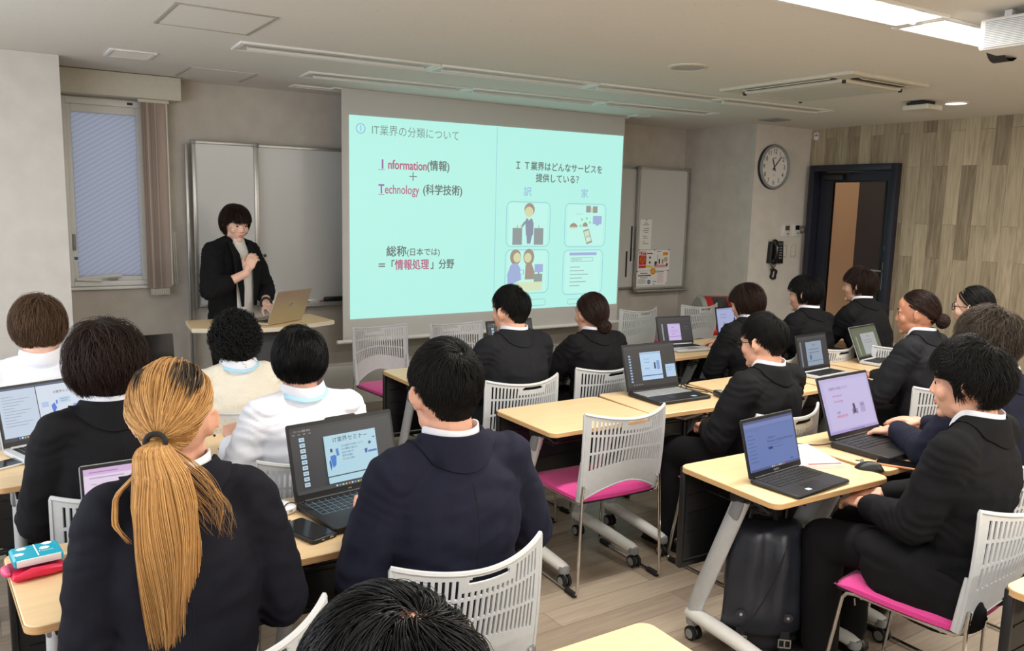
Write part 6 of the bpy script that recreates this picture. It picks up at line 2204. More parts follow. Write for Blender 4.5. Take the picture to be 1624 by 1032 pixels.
desk(0.335, 2.268, 3.7, 'maple topped folding desk with tissue packs at bottom left')
desk(0.967, 2.30, 0, 'maple topped folding desk under the open dark laptop of the navy suited man')
desk(0.30, 3.33, 3, 'maple folding desk at the left edge with a white phone on it')
desk(0.915, 3.33, 9, 'maple folding desk with a white notebook before the person in white shirt')
desk(0.27, 4.42, 2, 'maple folding desk in front of the blurred white shirt at the left')
desk(0.90, 4.42, 0, 'maple folding desk in front of the curly haired person')
desk(2.487, 1.912, -2, 'maple folding desk carrying the blue screened laptop and black mouse')
desk(3.13, 1.955, 1, 'maple folding desk carrying the lilac screened laptop')
desk(2.325, 2.972, 0, 'bare maple folding desk behind the empty pink seated chair')
desk(2.955, 2.985, -3, 'maple folding desk under the laptop of the man with glasses')
desk(3.60, 2.99, 0, 'maple folding desk to the right of the man with glasses')
desk(4.235, 3.0, 2, 'maple folding desk under the laptop before the person with a bun')
desk(4.88, 3.03, 3, 'maple folding desk under the olive screened laptop')
desk(2.235, 4.065, 0, 'maple folding desk with its corner left of the two dark suited backs')
desk(2.87, 4.065, 0, 'maple folding desk mostly hidden behind the dark suited backs')
desk(3.985, 4.05, 0, 'maple folding desk under the small dark screened laptop in the far row')
desk(4.625, 4.07, 0, 'maple folding desk under the light blue screened laptop in the far row')
desk(5.42, 4.10, 0, 'maple folding desk in the far row below the door')
desk(0.967, 1.107, -1, 'bare maple folding desk at the bottom edge of the picture')
desk(0.33, 1.11, 0, 'maple folding desk before the black haired head at the bottom')
desk(2.52, 0.755, 0, 'maple folding desk at the bottom right corner')

chair(1.00, 1.93, 0, 'light grey chair with the navy suited man in the foreground')
chair(0.325, 1.81, 17, 'light grey chair under the woman with the blonde ponytail')
chair(0.345, 2.85, 3, 'light grey chair under the person with shaggy brown hair')
chair(0.94, 2.90, 4, 'light grey chair under the straight haired person in white shirt')
chair(0.20, 3.86, 0, 'light grey chair under the person in white at the left edge')
chair(0.90, 3.70, 9, 'light grey chair under the curly haired person in cream')
chair(2.335, 2.86, -3, 'empty light grey chair with a pink seat in the middle of the room')
chair(2.96, 2.52, 2, 'light grey chair under the man with glasses')
chair(4.16, 2.50, -4, 'light grey chair under the person with a hair bun')
chair(4.82, 2.54, 0, 'light grey chair under the person with tied back hair and glasses by the wood wall')
chair(2.29, 3.61, -1, 'light grey chair under the left one of the two dark suited backs')
chair(2.88, 3.685, 3, 'light grey chair under the right one of the two dark suited backs')
chair(4.0, 3.44, 0, 'light grey chair under the person with one hand on the far laptop')
chair(4.70, 3.53, 0, 'light grey chair under the person before the light blue screen')
chair(5.14, 3.40, 0, 'light grey chair under the person leaning forward before the door')
chair(3.20, 1.62, 0, 'light grey chair under the tousle haired person at the right edge')
chair(2.63, 1.43, 5, 'light grey chair under the black suited man in the right foreground')
chair(0.36, 0.83, 0, 'light grey chair under the head at the bottom of the picture')
chair(2.39, 5.04, 186, 'empty light grey chair at the left end of the row below the screen')
chair(2.93, 4.95, 180, 'empty light grey chair second from the left in the row below the screen')
chair(4.80, 5.56, 2, 'empty light grey chair under the right edge of the screen')
chair(5.585, 5.58, -3, 'empty light grey chair in front of the grey domed appliance')

# ------------------------------------------------------------------ presenter's table
pt = thing('presenter_table', 'maple topped presenter table with a bowed front and dark perforated panel', 'table', (0, 0, 0))
out = [(1.07, 5.14)] + [(1.07 + 0.90 * q / 12, 5.14 - 0.16 * math.sin(PI * q / 12)) for q in range(1, 12)] + [(1.97, 5.14), (1.93, 5.50), (1.11, 5.50)]
tp = MB().prism(out, 0.872, 0.90, bev=0.003).build('tabletop', M['maple'], pt)
e = MB(); n = len(out)
e.add([(p[0], p[1] - 0.0015 if p[1] < 5.3 else p[1] + 0.0015, 0.875) for p in out] + [(p[0], p[1] - 0.0015 if p[1] < 5.3 else p[1] + 0.0015, 0.897) for p in out], [(i, (i + 1) % n, n + (i + 1) % n, n + i) for i in range(n)])
e.build('edge_band', M['cream'], tp)
M['charcoal'] = mat('charcoal_sheet_steel', (66, 68, 72), 0.5, var=0.04)
b = MB()
pp = [(1.28 + 0.50 * q / 8, 5.20 - 0.06 * math.sin(PI * q / 8)) for q in range(9)]
pin = [(p[0], p[1] + 0.015) for p in pp[::-1]]
b.prism(pp + pin, 0.12, 0.868)
pan = b.build('front_panel', M['charcoal'], pt)
d_ = MB()
for r_ in range(3):
    for c_ in range(4):
        x_ = 1.36 + c_ * 0.033 + 0.0
        d_.lathe([(0.0045, -0.0005), (0.0045, -0.003), (0.0001, -0.003)], 8, c=(x_, 5.20 - 0.06 * math.sin(PI * (x_ - 1.28) / 0.5), 0.74 - r_ * 0.035), axis='y')
        d_.lathe([(0.0045, -0.0005), (0.0045, -0.003), (0.0001, -0.003)], 8, c=(x_ + 0.22, 5.20 - 0.06 * math.sin(PI * (x_ + 0.22 - 1.28) / 0.5), 0.74 - r_ * 0.035), axis='y')
d_.build('panel_hole', M['alu'], pan)
for x_ in (1.30, 1.75):
    MB().box((x_, 5.33, 0.45), (0.05, 0.05, 0.85), bev=0.01).build('leg', M['charcoal'], pt)
    MB().box((x_, 5.32, 0.02), (0.06, 0.36, 0.03), bev=0.01).build('foot', M['charcoal'], pt)
M['gold'] = mat('pale_gold_aluminium', (196, 186, 160), 0.35, 0.6, var=0.02)
lp_ = laptop('pale gold laptop seen from behind on the presenter\'s table', (1.585, 5.235, 0.90), 213, 0.34, 0.22, 0.215, 22, 'gold', 'black', 'black', app_items('slide_blue'), 0.8)
lid_ = [o for o in COL.objects if o.parent == lp_ and o.name.startswith('lid')][0]
lg = MB()
ring = [(0.020 * math.cos(2 * PI * q / 28), 0.0067, 0.115 + 0.020 * math.sin(2 * PI * q / 28)) for q in range(28)]
lg.tube(ring, 0.0016, 6, closed=True)
tm = text_mb('hp', 0.032, 'CENTER')
lg.add([(-p[0], 0.0070, p[1] + 0.117) for p in tm.v], [f for f, _ in tm.f])
lg.build('lid_emblem', M['alu'], lid_, smooth=False)

# ------------------------------------------------------------------ laptops on the desks
Z0 = 0.7205
laptop('open black laptop with a dark slide editor in front of the navy suited man', (1.0, 2.315, Z0), 7.5, 0.385, 0.255, 0.243, 15, 'black', 'black', 'black', app_items('slides_dark'), 0.9, 'msi', ((-0.20, -0.40, 0.022, 0.014, (70, 110, 200)), (-0.13, -0.40, 0.024, 0.014, (110, 190, 70))), True, backlit=(120, 170, 200), base_th=0.022)
laptop('open black laptop with a blue screen on the right foreground desk', (2.422, 1.788, Z0), 4.5, 0.315, 0.205, 0.212, 16, 'black', 'black', 'black', app_items('workspace_blue'), 0.7, 'FUJITSU', ((-0.20, -0.36, 0.022, 0.016, (190, 214, 235)),), base_th=0.014)
laptop('open black laptop with a lilac screen used by the tousle haired person', (3.105, 1.90, Z0 + 0.0), 3, 0.375, 0.262, 0.265, 20, 'black', 'black', 'black', app_items('slide_lilac'), 0.85, None, ((0.20, -0.40, 0.024, 0.014, (214, 214, 214)),), base_th=0.026)
laptop('open laptop with dark screen and grey keys on the middle desk', (2.955, 3.005, Z0), -1, 0.36, 0.245, 0.245, 16, 'black', 'black', 'greyplastic', app_items('doc_dark'), 0.95, None, ((0.24, -0.36, 0.03, 0.022, (110, 190, 235)),))
laptop('small dark laptop with a lilac page under the hand in the far row', (4.10, 4.03, Z0), -7, 0.30, 0.22, 0.20, 18, 'lightgrey', 'black', 'black', app_items('page_dark'), 0.85, lidmat='black')
laptop('dark framed laptop with a light blue slide in the far row', (4.80, 4.13, Z0), 6, 0.34, 0.22, 0.225, 12, 'lightgrey', 'black', 'black', app_items('slide_blue'), 0.85, lidmat='black')
laptop('black laptop with a grey document before the person with a bun', (4.215, 2.95, Z0), 5, 0.325, 0.22, 0.22, 14, 'lightgrey', 'black', 'black', app_items('doc_grey'), 0.8, lidmat='black')
laptop('olive tinted laptop screen left of the person with tied hair', (4.935, 3.04, Z0), 8, 0.36, 0.23, 0.225, 24, 'lightgrey', 'black', 'black', app_items('doc_olive'), 0.8, lidmat='greyplastic')
laptop('laptop with a split white page at the left edge', (0.235, 3.43, Z0), 19, 0.325, 0.225, 0.235, 18, 'lightgrey', 'black', 'black', app_items('split_white'), 0.95, lidmat='lightgrey')
laptop('laptop with a pinkish sheet half hidden behind the ponytail', (0.365, 2.31, Z0), 2, 0.31, 0.215, 0.21, 14, 'greyplastic', 'black', 'black', app_items('sheet_pink'), 0.9)
laptop('black laptop with a column of thumbnails half hidden by the dark suited man', (2.79, 4.09, Z0), 4, 0.36, 0.24, 0.24, 14, 'black', 'black', 'black', app_items('slides_dark'), 0.8)
laptop('switched off black laptop behind the ponytail woman\'s head', (0.70, 4.42, Z0), 4, 0.33, 0.22, 0.23, 8, 'black', 'blackgloss', 'black', None)

# ------------------------------------------------------------------ things on the desks
# tissue pack on a red pouch
t = thing('red_pouch', 'red pouch under the blue tissue pack on the left desk', 'pouch', (0.085, 2.335, Z0), math.radians(10))
M['redcloth'] = mat('red_satin', (220, 30, 72), 0.4, var=0.08); M['cyanpack'] = mat('cyan_tissue_wrap', (28, 170, 196), 0.3, var=0.03)
b = MB(); b.prism(rrect(-0.062, -0.055, 0.062, 0.055, 0.012), 0.0, 0.016, bev=0.006); b.build('pouch', M['redcloth'], t)
b = MB(); b.tube([(-0.06, -0.052, 0.012), (-0.02, -0.056, 0.02), (0.03, -0.055, 0.016), (0.06, -0.05, 0.012)], [0.006, 0.012, 0.012, 0.006], 10); b.build('rolled_edge', M['redcloth'], t)
b = MB(); b.ell((-0.066, 0.005, 0.014), (0.012, 0.03, 0.012)); b.build('tab', mat('pink_satin', (226, 84, 130), 0.4), t)
t = thing('tissue_pack', 'cyan tissue pack with white flowers lying on the red pouch', 'tissue pack', (0.088, 2.352, Z0 + 0.0245), math.radians(6))
b = MB(); b.prism(rrect(-0.056, -0.045, 0.056, 0.045, 0.006), 0.0, 0.024, bev=0.005); b.build('wrapper', M['cyanpack'], t)
b = MB()
for fx, fy in ((-0.03, 0.025), (0.03, 0.034), (0.02, 0.005), (-0.04, -0.01)):
    for k in range(6):
        a = PI * k / 3
        b.lathe([(0.0055, 0.0243), (0.0001, 0.0246)], 8, c=(fx + 0.007 * math.cos(a), fy + 0.005 * math.sin(a), 0))
b.build('flower_print', M['paper'], t)
MB().box((0.0, 0, 0.0245), (0.003, 0.08, 0.001)).build('opening_seam', M['paper'], t, smooth=False)
tm = text_mb('Tissue', 0.014, 'CENTER'); xform(tm, lambda p: (p.x + 0.02, p.y - 0.015, 0.0248)); tm.build('lettering', M['paper'], t, smooth=False)
MB().box((0, -0.044, 0.012), (0.10, 0.004, 0.018), bev=0.001).build('white_edge', M['paper'], t)
t = thing('clear_case', 'clear plastic case beside the tissue pack', 'case', (0.163, 2.325, Z0), math.radians(14))
cm, nt, gb = newmat('clear_plastic'); gb.inputs['Transmission Weight'].default_value = 0.7; gb.inputs['Roughness'].default_value = 0.12; gb.inputs['Base Color'].default_value = (0.9, 0.9, 0.9, 1)
b = MB(); b.prism(rrect(-0.018, -0.045, 0.018, 0.045, 0.006), 0.0, 0.016, bev=0.003); b.build('shell', cm, t)
MB().box((0.0, 0.012, 0.0165), (0.016, 0.03, 0.001)).build('tan_insert', M['orange'], t, smooth=False)
MB().box((0.0, -0.025, 0.0165), (0.02, 0.02, 0.001)).build('white_insert', M['paper'], t, smooth=False)
notebook('navy notebook partly under the ponytail woman\'s arm', (0.225, 2.32, Z0), 18, 0.085, 0.13, 0.008, mat('navy_cover', (58, 56, 92), 0.5), pages=False)
# power bank, charger and cable by the black laptop
t = thing('power_bank', 'flat black power bank left of the open black laptop', 'power bank', (0.765, 2.225, Z0), math.radians(18))
MB().prism(rrect(-0.045, -0.085, 0.045, 0.085, 0.010), 0, 0.014, bev=0.003).build('body', M['black'], t)
MB().prism(rrect(-0.040, -0.080, 0.040, 0.080, 0.009), 0.014, 0.0152).build('glossy_face', M['blackgloss'], t)
b = MB(); b.box((0.02, -0.0855, 0.007), (0.012, 0.002, 0.005)); b.box((-0.01, -0.0855, 0.007), (0.008, 0.002, 0.003)); b.build('port', M['alu'], t, smooth=False)
t = thing('charger', 'white rounded charger beside the open black laptop', 'charger', (0.755, 2.42, Z0), math.radians(20))
MB().prism(rrect(-0.03, -0.04, 0.03, 0.04, 0.02), 0, 0.028, bev=0.008).build('body', M['white'], t)
MB().box((0, -0.0395, 0.014), (0.012, 0.004, 0.006)).build('socket', M['greyplastic'], t, smooth=False)
cable('thin black cable looping from the laptop to the power bank', [(0.845, 2.30, Z0 + 0.012), (0.805, 2.37, Z0 + 0.03), (0.765, 2.40, Z0 + 0.033), (0.735, 2.36, Z0 + 0.02), (0.73, 2.33, Z0 + 0.005), (0.745, 2.315, Z0 + 0.012)], 0.002)
# white phone and notebook, second row left
phone('white cased smartphone on the left edge desk', (0.055, 3.34, Z0), -62, 0.078, 0.155, 'blackgloss', M['white'])
notebook('white notepad on the desk left of the person in white shirt', (0.905, 3.30, Z0), 12, 0.13, 0.16, 0.012, M['paper'])
o = MB().lathe([(0.0001, -0.06), (0.004, -0.055), (0.004, 0.06), (0.0001, 0.064)], 10, axis='x').build('pen', M['black'], loc=(0.79, 3.20, Z0 + 0.0045), rotz=0.6)
tag(o, 'black pen on the desk beside the ponytail woman\'s ear', 'pen')
# right foreground desk
nbk = notebook('open notebook with handwritten notes behind the blue screened laptop', (2.69, 1.985, Z0), -22, 0.20, 0.27, 0.014, M['paper'])
b = MB()
r2 = random.Random(3)
for q in range(9):
    x_ = -0.07
    while x_ < 0.06:
        w_ = 0.006 + 0.014 * r2.random()
        if r2.random() < 0.75:
            b.box((x_ + w_ / 2, 0.09 - q * 0.02 + 0.003 * r2.random(), 0.0153), (w_, 0.0016, 0.0005), rot=rz(r2.uniform(-0.5, 0.5)))
            b.box((x_ + w_ / 2, 0.092 - q * 0.02, 0.0153), (0.0014, 0.007, 0.0005), rot=rz(r2.uniform(-0.5, 0.5)))
        x_ += w_ + 0.006
b.build('handwriting', M['ink'], nbk, smooth=False)
MB().box((0.02, -0.125, 0.0153), (0.14, 0.012, 0.0006)).build('red_underline', mat('red_stroke', (205, 60, 66), 0.6), nbk, smooth=False)
MB().box((0.0, 0.0, -0.0002), (0.205, 0.275, 0.0004)).build('back_cover', M['pinkink'], nbk, smooth=False)
t = thing('computer_mouse', 'black computer mouse on the right foreground desk', 'mouse', (2.80, 1.765, Z0), math.radians(34))
b = MB()
vs, fs = [], []
for i in range(9):
    for k in range(12):
        u_ = -1 + 2 * i / 8; a = PI * k / 11
        w_ = 0.030 * math.sqrt(max(0.02, 1 - u_ ** 4 * 0.9)); h_ = 0.031 * (1 - 0.55 * (u_ + 0.15) ** 2) * math.sqrt(max(0.02, 1 - u_ ** 6))
        vs.append((w_ * math.cos(a), u_ * 0.052, h_ * math.sin(a)))
for i in range(8):
    for k in range(11):
        fs.append((i * 12 + k, i * 12 + k + 1, (i + 1) * 12 + k + 1, (i + 1) * 12 + k))
fs += [tuple(range(12)), tuple(8 * 12 + k for k in range(12))[::-1]] + [tuple(i * 12 for i in range(9)) + tuple(i * 12 + 11 for i in range(8, -1, -1))]
b.add(vs, fs); b.build('shell', M['black'], t)
MB().lathe([(0.0001, -0.003), (0.008, -0.003), (0.008, 0.003), (0.0001, 0.003)], 14, c=(0, 0.028, 0.028), axis='x').build('scroll_wheel', M['greyplastic'], t)
b = MB(); b.box((0, 0.036, 0.0275), (0.0015, 0.03, 0.004)); b.build('button_gap', M['blackgloss'], t, smooth=False)
phone('black smartphone in an orange case in front of the lilac screened laptop', (2.95, 1.735, Z0), 28, 0.085, 0.165, 'blackgloss', mat('orange_tan_case', (222, 152, 106), 0.45))
t = notebook('blue edged folder under the front of the lilac screened laptop', (3.16, 1.755, Z0), 3, 0.14, 0.05, 0.004, mat('royal_blue_cover', (40, 72, 214), 0.4), pages=False, name='folder', cat='folder')
t = notebook('small dark notebook beside the leaning person in the far row', (5.62, 3.99, Z0), 10, 0.10, 0.15, 0.02, M['black'], pages=True)
cable('black cables bunched beside the laptop of the man with glasses', [(3.13, 3.10, Z0 + 0.012), (3.19, 3.16, Z0 + 0.05), (3.17, 3.20, Z0 + 0.03), (3.22, 3.13, Z0 + 0.004), (3.235, 3.03, Z0 + 0.004), (3.22, 2.95, Z0 + 0.004)], 0.003)
cable('second black cable looping beside the laptop of the man with glasses', [(3.13, 3.06, Z0 + 0.012), (3.17, 3.10, Z0 + 0.035), (3.21, 3.17, Z0 + 0.01), (3.19, 3.06, Z0 + 0.004), (3.21, 2.98, Z0 + 0.004)], 0.0025)
t = thing('power_adapter', 'black power adapter on the desk corner beside the man with glasses', 'adapter', (3.20, 2.875, Z0), math.radians(-20))
MB().box((0, 0, 0.015), (0.05, 0.11, 0.03), bev=0.008).build('brick', M['black'], t)
MB().box((0, 0.0, 0.0302), (0.03, 0.06, 0.0006)).build('rating_label', M['greyplastic'], t, smooth=False)
cable('black cable lying behind the notebook to the lilac screened laptop', [(2.93, 2.03, Z0 + 0.012), (2.88, 2.06, Z0 + 0.005), (2.82, 2.12, Z0 + 0.004), (2.75, 2.16, Z0 + 0.004)], 0.0025)
t = thing('paper_bundle', 'white papers on the lower shelf beside the seated man\'s hands', 'papers', (3.02, 2.96, 0.629), math.radians(14))
MB().box((0, 0, 0.006), (0.18, 0.12, 0.012)).build('sheets', M['paper'], t, smooth=False)
MB().box((0.02, 0, 0.0135), (0.10, 0.02, 0.002)).build('band', M['black'], t, smooth=False)


# ------------------------------------------------------------------ bags
def soft_box(w, d, h, seed, amp=0.012, taper=0.85, n=14):
    mb = MB()
    m_ = MB(); m_.box((0, 0, h / 2), (w, d, h), bev=0.045, seg=4)
    me = remeshed(m_, 0.014, 4)
    co = get_co(me)
    for i, p in enumerate(co):
        k = 1 - (1 - taper) * (p[2] / h)
        q = Vector((p[0] * 6 + seed, p[1] * 6, p[2] * 4))
        d1 = mnoise.noise(q) * amp + mnoise.noise(q * 2.7) * amp * 0.45
        nn = Vector((p[0] / w, p[1] / d, 0))
        co[i] = (p[0] * k + nn.x * d1 * 2, p[1] * k + nn.y * d1 * 3, p[2] + d1 * 0.5)
    me.vertices.foreach_set('co', co.ravel()); me.update()
    return me


bag = thing('backpack', 'large black leather backpack leaning on the desk leg in the right foreground', 'backpack', (2.478, 1.975, 0.0), math.radians(-42))
bd = link_mesh('body', soft_box(0.30, 0.17, 0.50, 2.0, 0.016, 0.74), M['leather'], bag)
bd.rotation_euler.x = math.radians(-6)
fl_ = MB()
vs, fs = [], []
NI, NJ = 14, 22
for j in range(NJ + 1):
    s_ = j / NJ
    for i in range(NI + 1):
        u_ = -1 + 2 * i / NI
        if s_ < 0.2:
            a = s_ / 0.2 * PI / 2
            y_, z_ = 0.06 - 0.185 * math.sin(a), 0.492 + 0.025 * math.sin(a * 2) 
        else:
            q = (s_ - 0.2) / 0.8
            y_, z_ = -0.125 - 0.020 * math.sin(q * PI) - 0.006 * math.sin(q * 9), 0.480 - 0.385 * q
            z_ += 0.03 * (abs(u_) ** 3) * q
        y_ += 0.035 * u_ * u_ + 0.012 * mnoise.noise(Vector((u_ * 1.6 + 2, s_ * 3.2, 1.0)))
        y_ -= 0.030 * math.exp(-((u_ - 0.34 - 0.25 * (0.6 - s_)) / 0.20) ** 2) * math.sin(PI * s_) + 0.020 * math.exp(-((u_ + 0.45 - 0.5 * (0.5 - s_)) / 0.18) ** 2) * math.sin(PI * min(1, 1.25 * s_)) - 0.014 * math.exp(-((u_ + 0.02) / 0.14) ** 2) * math.sin(PI * s_)
        vs.append((u_ * (0.128 + 0.024 * s_), y_, z_))
for j in range(NJ):
    for i in range(NI):
        a = j * (NI + 1) + i
        fs.append((a, a + 1, a + NI + 2, a + NI + 1))
fl_.add(vs, fs)
fo = fl_.build('flap', M['leather'], bag, angle=80)
md = fo.modifiers.new('t', 'SOLIDIFY'); md.thickness = 0.006
for sx in (-1, 1):
    sn = MB(); sn.lathe([(0.018, -0.123), (0.018, -0.127), (0.0001, -0.127)], 20, c=(sx * 0.085, -0.018, 0.19), axis='y'); pa = sn.build('snap_patch', M['leather'], bag)
    sn = MB(); sn.lathe([(0.006, -0.126), (0.006, -0.131), (0.0001, -0.132)], 14, c=(sx * 0.085, -0.018, 0.19), axis='y'); sn.build('snap', M['alu'], pa)
    st = MB(); st.box((sx * 0.08, -0.128, 0.065), (0.036, 0.008, 0.13), bev=0.003); st.box((sx * 0.08, -0.136, 0.022), (0.036, 0.008, 0.06), rot=rx(0.25), bev=0.003)
    so = st.build('strap', M['nylon'], bag)
    bk_ = MB()
    for a0, a1, c0, c1 in ((-0.024, 0.024, 0.096, 0.101), (-0.024, 0.024, 0.066, 0.071), (-0.024, -0.019, 0.066, 0.101), (0.019, 0.024, 0.066, 0.101), (-0.003, 0.003, 0.066, 0.101)):
        bk_.box((sx * 0.08 + (a0 + a1) / 2, -0.136, (c0 + c1) / 2), (a1 - a0, 0.005, c1 - c0), bev=0.001)
    bk_.build('buckle', M['alu'], so)
hd = MB(); hd.tube([(-0.05, 0.04, 0.49), (-0.04, 0.05, 0.53), (0.0, 0.055, 0.545), (0.04, 0.05, 0.53), (0.05, 0.04, 0.49)], 0.009, 8); hd.build('handle', M['leather'], bag)
pk = link_mesh('side_pocket', soft_box(0.10, 0.15, 0.26, 5.0, 0.012, 0.9), M['nylon'], bag); pk.location = (0.185, 0.0, 0.0)
zp = MB(); zp.tube([(0.14, -0.06, 0.27), (0.19, -0.07, 0.28), (0.235, -0.05, 0.25)], 0.004, 6); zp.tube([(0.145, -0.075, 0.26), (0.147, -0.08, 0.235)], 0.003, 6); zp.build('zip', M['alu'], pk)
st = MB(); st.tube([(0.10, 0.04, 0.47), (0.20, 0.02, 0.40), (0.225, -0.02, 0.25), (0.20, -0.05, 0.10)], 0.007, 6, flat=((0, 1, 0), 0.5)); st.build('shoulder_strap', M['nylon'], bag)
cable('thin black cord hanging down over the leather backpack to the floor', [(2.478 + x_ * 0.743 + y_ * 0.669, 1.975 - x_ * 0.669 + y_ * 0.743, z_) for x_, y_, z_ in ((0.10, 0.0, 0.53), (0.07, -0.12, 0.49), (0.04, -0.168, 0.40), (0.0, -0.172, 0.29), (-0.05, -0.168, 0.18), (-0.09, -0.170, 0.10), (-0.12, -0.25, 0.01), (-0.14, -0.36, 0.004))], 0.0028)

bag2 = thing('backpack', 'black backpack on the floor by the desk leg beyond the navy suited man', 'backpack', (2.17, 3.98, 0.0), math.radians(20))
b2 = link_mesh('body', soft_box(0.30, 0.18, 0.40, 7.0, 0.016, 0.86), M['nylon'], bag2)
hd = MB(); hd.tube([(-0.045, 0.0, 0.385), (-0.035, 0.0, 0.43), (0.0, 0.0, 0.445), (0.035, 0.0, 0.43), (0.045, 0.0, 0.385)], 0.008, 8); hd.build('handle', M['nylon'], bag2)
for sx in (-1, 1):
    st = MB(); st.tube([(sx * 0.07, -0.05, 0.39), (sx * 0.08, -0.13, 0.34), (sx * 0.085, -0.145, 0.20), (sx * 0.09, -0.10, 0.05)], 0.012, 8, flat=((0, 1, 0), 0.45)); st.build('shoulder_strap', M['nylon'], bag2)
zp = MB(); zp.tube([(-0.12, -0.06, 0.34), (-0.06, -0.085, 0.375), (0.06, -0.085, 0.375), (0.12, -0.06, 0.34)], 0.004, 6); zp.build('zip', M['alu'], bag2)
# ------------------------------------------------------------------ the people
H_BLACK = hair_mat('black_hair', (12, 11, 11), (27, 25, 24))
H_JET = hair_mat('jet_black_hair', (8, 8, 9), (24, 24, 26), 0.32)
H_BROWN = hair_mat('dark_brown_hair', (22, 13, 11), (58, 38, 31))
H_LBROWN = hair_mat('mid_brown_hair', (58, 42, 30), (120, 92, 68))
H_BLOND = hair_mat('dyed_blonde_hair', (158, 110, 60), (234, 184, 120), 0.45)
H_SMOKE = hair_mat('smoky_brown_hair', (34, 29, 25), (98, 86, 74))
M['cream_knit'] = mat('cream_ribbed_knit', (232, 226, 210), 0.9, var=0.05, scale=60, stretch=(8, 8, 0.4), bump=0.4, bscale=40)
M['blouse'] = mat('pleated_ivory_blouse', (222, 220, 214), 0.6, var=0.08, scale=40, stretch=(6, 6, 0.3), bump=0.25, bscale=40)

# presenter
pres, Mh, A, NB, jk_ = person('standing presenter in a black jacket and white blouse behind the bowed table', (1.46, 5.68, 0), 205, 1.635, lean=3, head=(-12, -14, 0), W=0.90, hs=1.0,
    arms={1: (0.085, 0.235, 1.20, (0.9, -0.3, -0.8)), -1: (-0.045, 0.27, 0.985, (-0.8, -0.6, -0.3))}, topmat='suit_black', skin='skin_fair', hair=('bob', None), hairmat=H_BROWN, seed=11, fem=True, stand=True,
    hand_curl=(0.35, 0.9), hand_n={1: (-0.9, -0.3, 0.2), -1: (0, 0.1, -1)}, hand_f={1: (-0.25, 0.25, 0.9), -1: (0.25, 0.9, -0.22)}, voxel=0.005, collar=False)
bl_ = MB()
a_ = math.radians(3)
vs, fs = [], []
for j in range(15):
    z_ = 0.80 + (NB.z + 0.035 - 0.80) * j / 14
    hw = 0.055 + 0.018 * math.sin(j / 14 * PI) - (0.012 if j > 12 else 0)
    for i in range(13):
        u_ = -1 + 2 * i / 12
        yb = 0.128 + 0.004 * math.sin(u_ * 18) - 0.022 * u_ * u_ + 0.018 * math.sin(min(1, j / 14 * 1.15) * PI) - (0.045 * max(0, (j - 10) / 4) ** 1.2)
        vs.append((u_ * hw, yb, z_))
for j in range(14):
    for i in range(12):
        a = j * 13 + i
        fs.append((a, a + 1, a + 14, a + 13))
bl_.add(vs, fs)
bo = bl_.build('blouse', M['blouse'], pres, angle=80); md = bo.modifiers.new('t', 'SOLIDIFY'); md.thickness = 0.02; md.offset = -1
band('blouse_collar', M['blouse'], bo, NB, Vector((0, 0.25, 1)), 0, [(0.058, -0.03), (0.060, 0.028), (0.066, 0.026), (0.072, -0.03)], -180, 180, 0.02)
for s in (-1, 1):
    lv = MB()
    pts = [(s * 0.075, 0.07, NB.z + 0.005), (s * 0.070, 0.125, NB.z - 0.08), (s * 0.075, 0.152, NB.z - 0.18), (s * 0.062, 0.160, NB.z - 0.30), (s * 0.052, 0.155, NB.z - 0.42)]
    lv.tube(pts, [0.016, 0.030, 0.034, 0.024, 0.012], 10, flat=((0, 1, 0), 0.28))
    lv.build('lapel', M['suit_black'], jk_)
w_ = A[-1][1]; d_ = (A[-1][1] - A[-1][0]).normalized()
wt = thing('wristwatch', 'x', 'x'); bpy.data.objects.remove(wt)
wb = MB(); u_ = d_.orthogonal().normalized(); v_ = d_.cross(u_)
wb.tube([w_ - d_ * 0.03 + (u_ * math.cos(2 * PI * k / 20) + v_ * math.sin(2 * PI * k / 20)) * 0.034 for k in range(20)], 0.008, 8, closed=True)
wo = wb.build('wristwatch', M['black'], pres)
wf = MB(); wf.ell(w_ - d_ * 0.03 + Vector((0, 0, 0.034)), (0.018, 0.018, 0.006)); wf.build('watch_face', M['blackgloss'], wo)

# left block, nearest row
bld, Mh, A, NB, jk_ = person('person with a long blonde ponytail in an ink black suit, seen from behind', (0.354, 1.875, 0), -3, 1.308, lean=5, head=(-22, -4, 0), W=0.87, hs=1.06,
    arms={-1: (-0.11, 0.22, 0.785, (-0.22, -0.35, -0.9)), 1: (0.17, 0.24, 0.785, (0.3, -0.45, -0.9))}, topmat='suit_ink', legmat='suit_ink', skin='skin', hair=('ponytail', None), hairmat=H_BLOND, seed=21, fem=True, dens=1.3)
tie = Mh @ Vector((0, -0.128, -0.024))
tb = MB()
R3 = Mh.to_3x3().normalized()
for k_, rr in ((0, 0.019), (1, 0.021)):
    tb.tube([tie + R3 @ Vector((rr * math.cos(2 * PI * q / 18), -0.006 - 0.006 * k_, rr * 0.9 * math.sin(2 * PI * q / 18))) for q in range(18)], 0.0055, 8, closed=True)
tb.build('hair_tie', M['rubber'], bld)
dk = R3 @ Vector((0, -1, 0))
P0_ = [tie, tie + dk * 0.030 + Vector((0, 0, -0.012)), tie + Vector((0.0, -0.052, -0.06)), tie + Vector((0.004, -0.060, -0.14)), tie + Vector((0.008, -0.060, -0.22)), tie + Vector((0.012, -0.054, -0.33)), tie + Vector((0.014, -0.048, -0.465))]
pc = [free_strands(P0_, 5, 3600, (0.014, 0.013), (0.066, 0.024), 0.0013, 0.007)]
pc.append(free_strands([tie, tie + Vector((-0.03, -0.04, -0.04)), tie + Vector((-0.085, -0.02, -0.10)), tie + Vector((-0.09, -0.03, -0.16)), tie + Vector((-0.062, -0.045, -0.20))], 8, 60, (0.006, 0.006), (0.006, 0.006), 0.0016, 0.002))
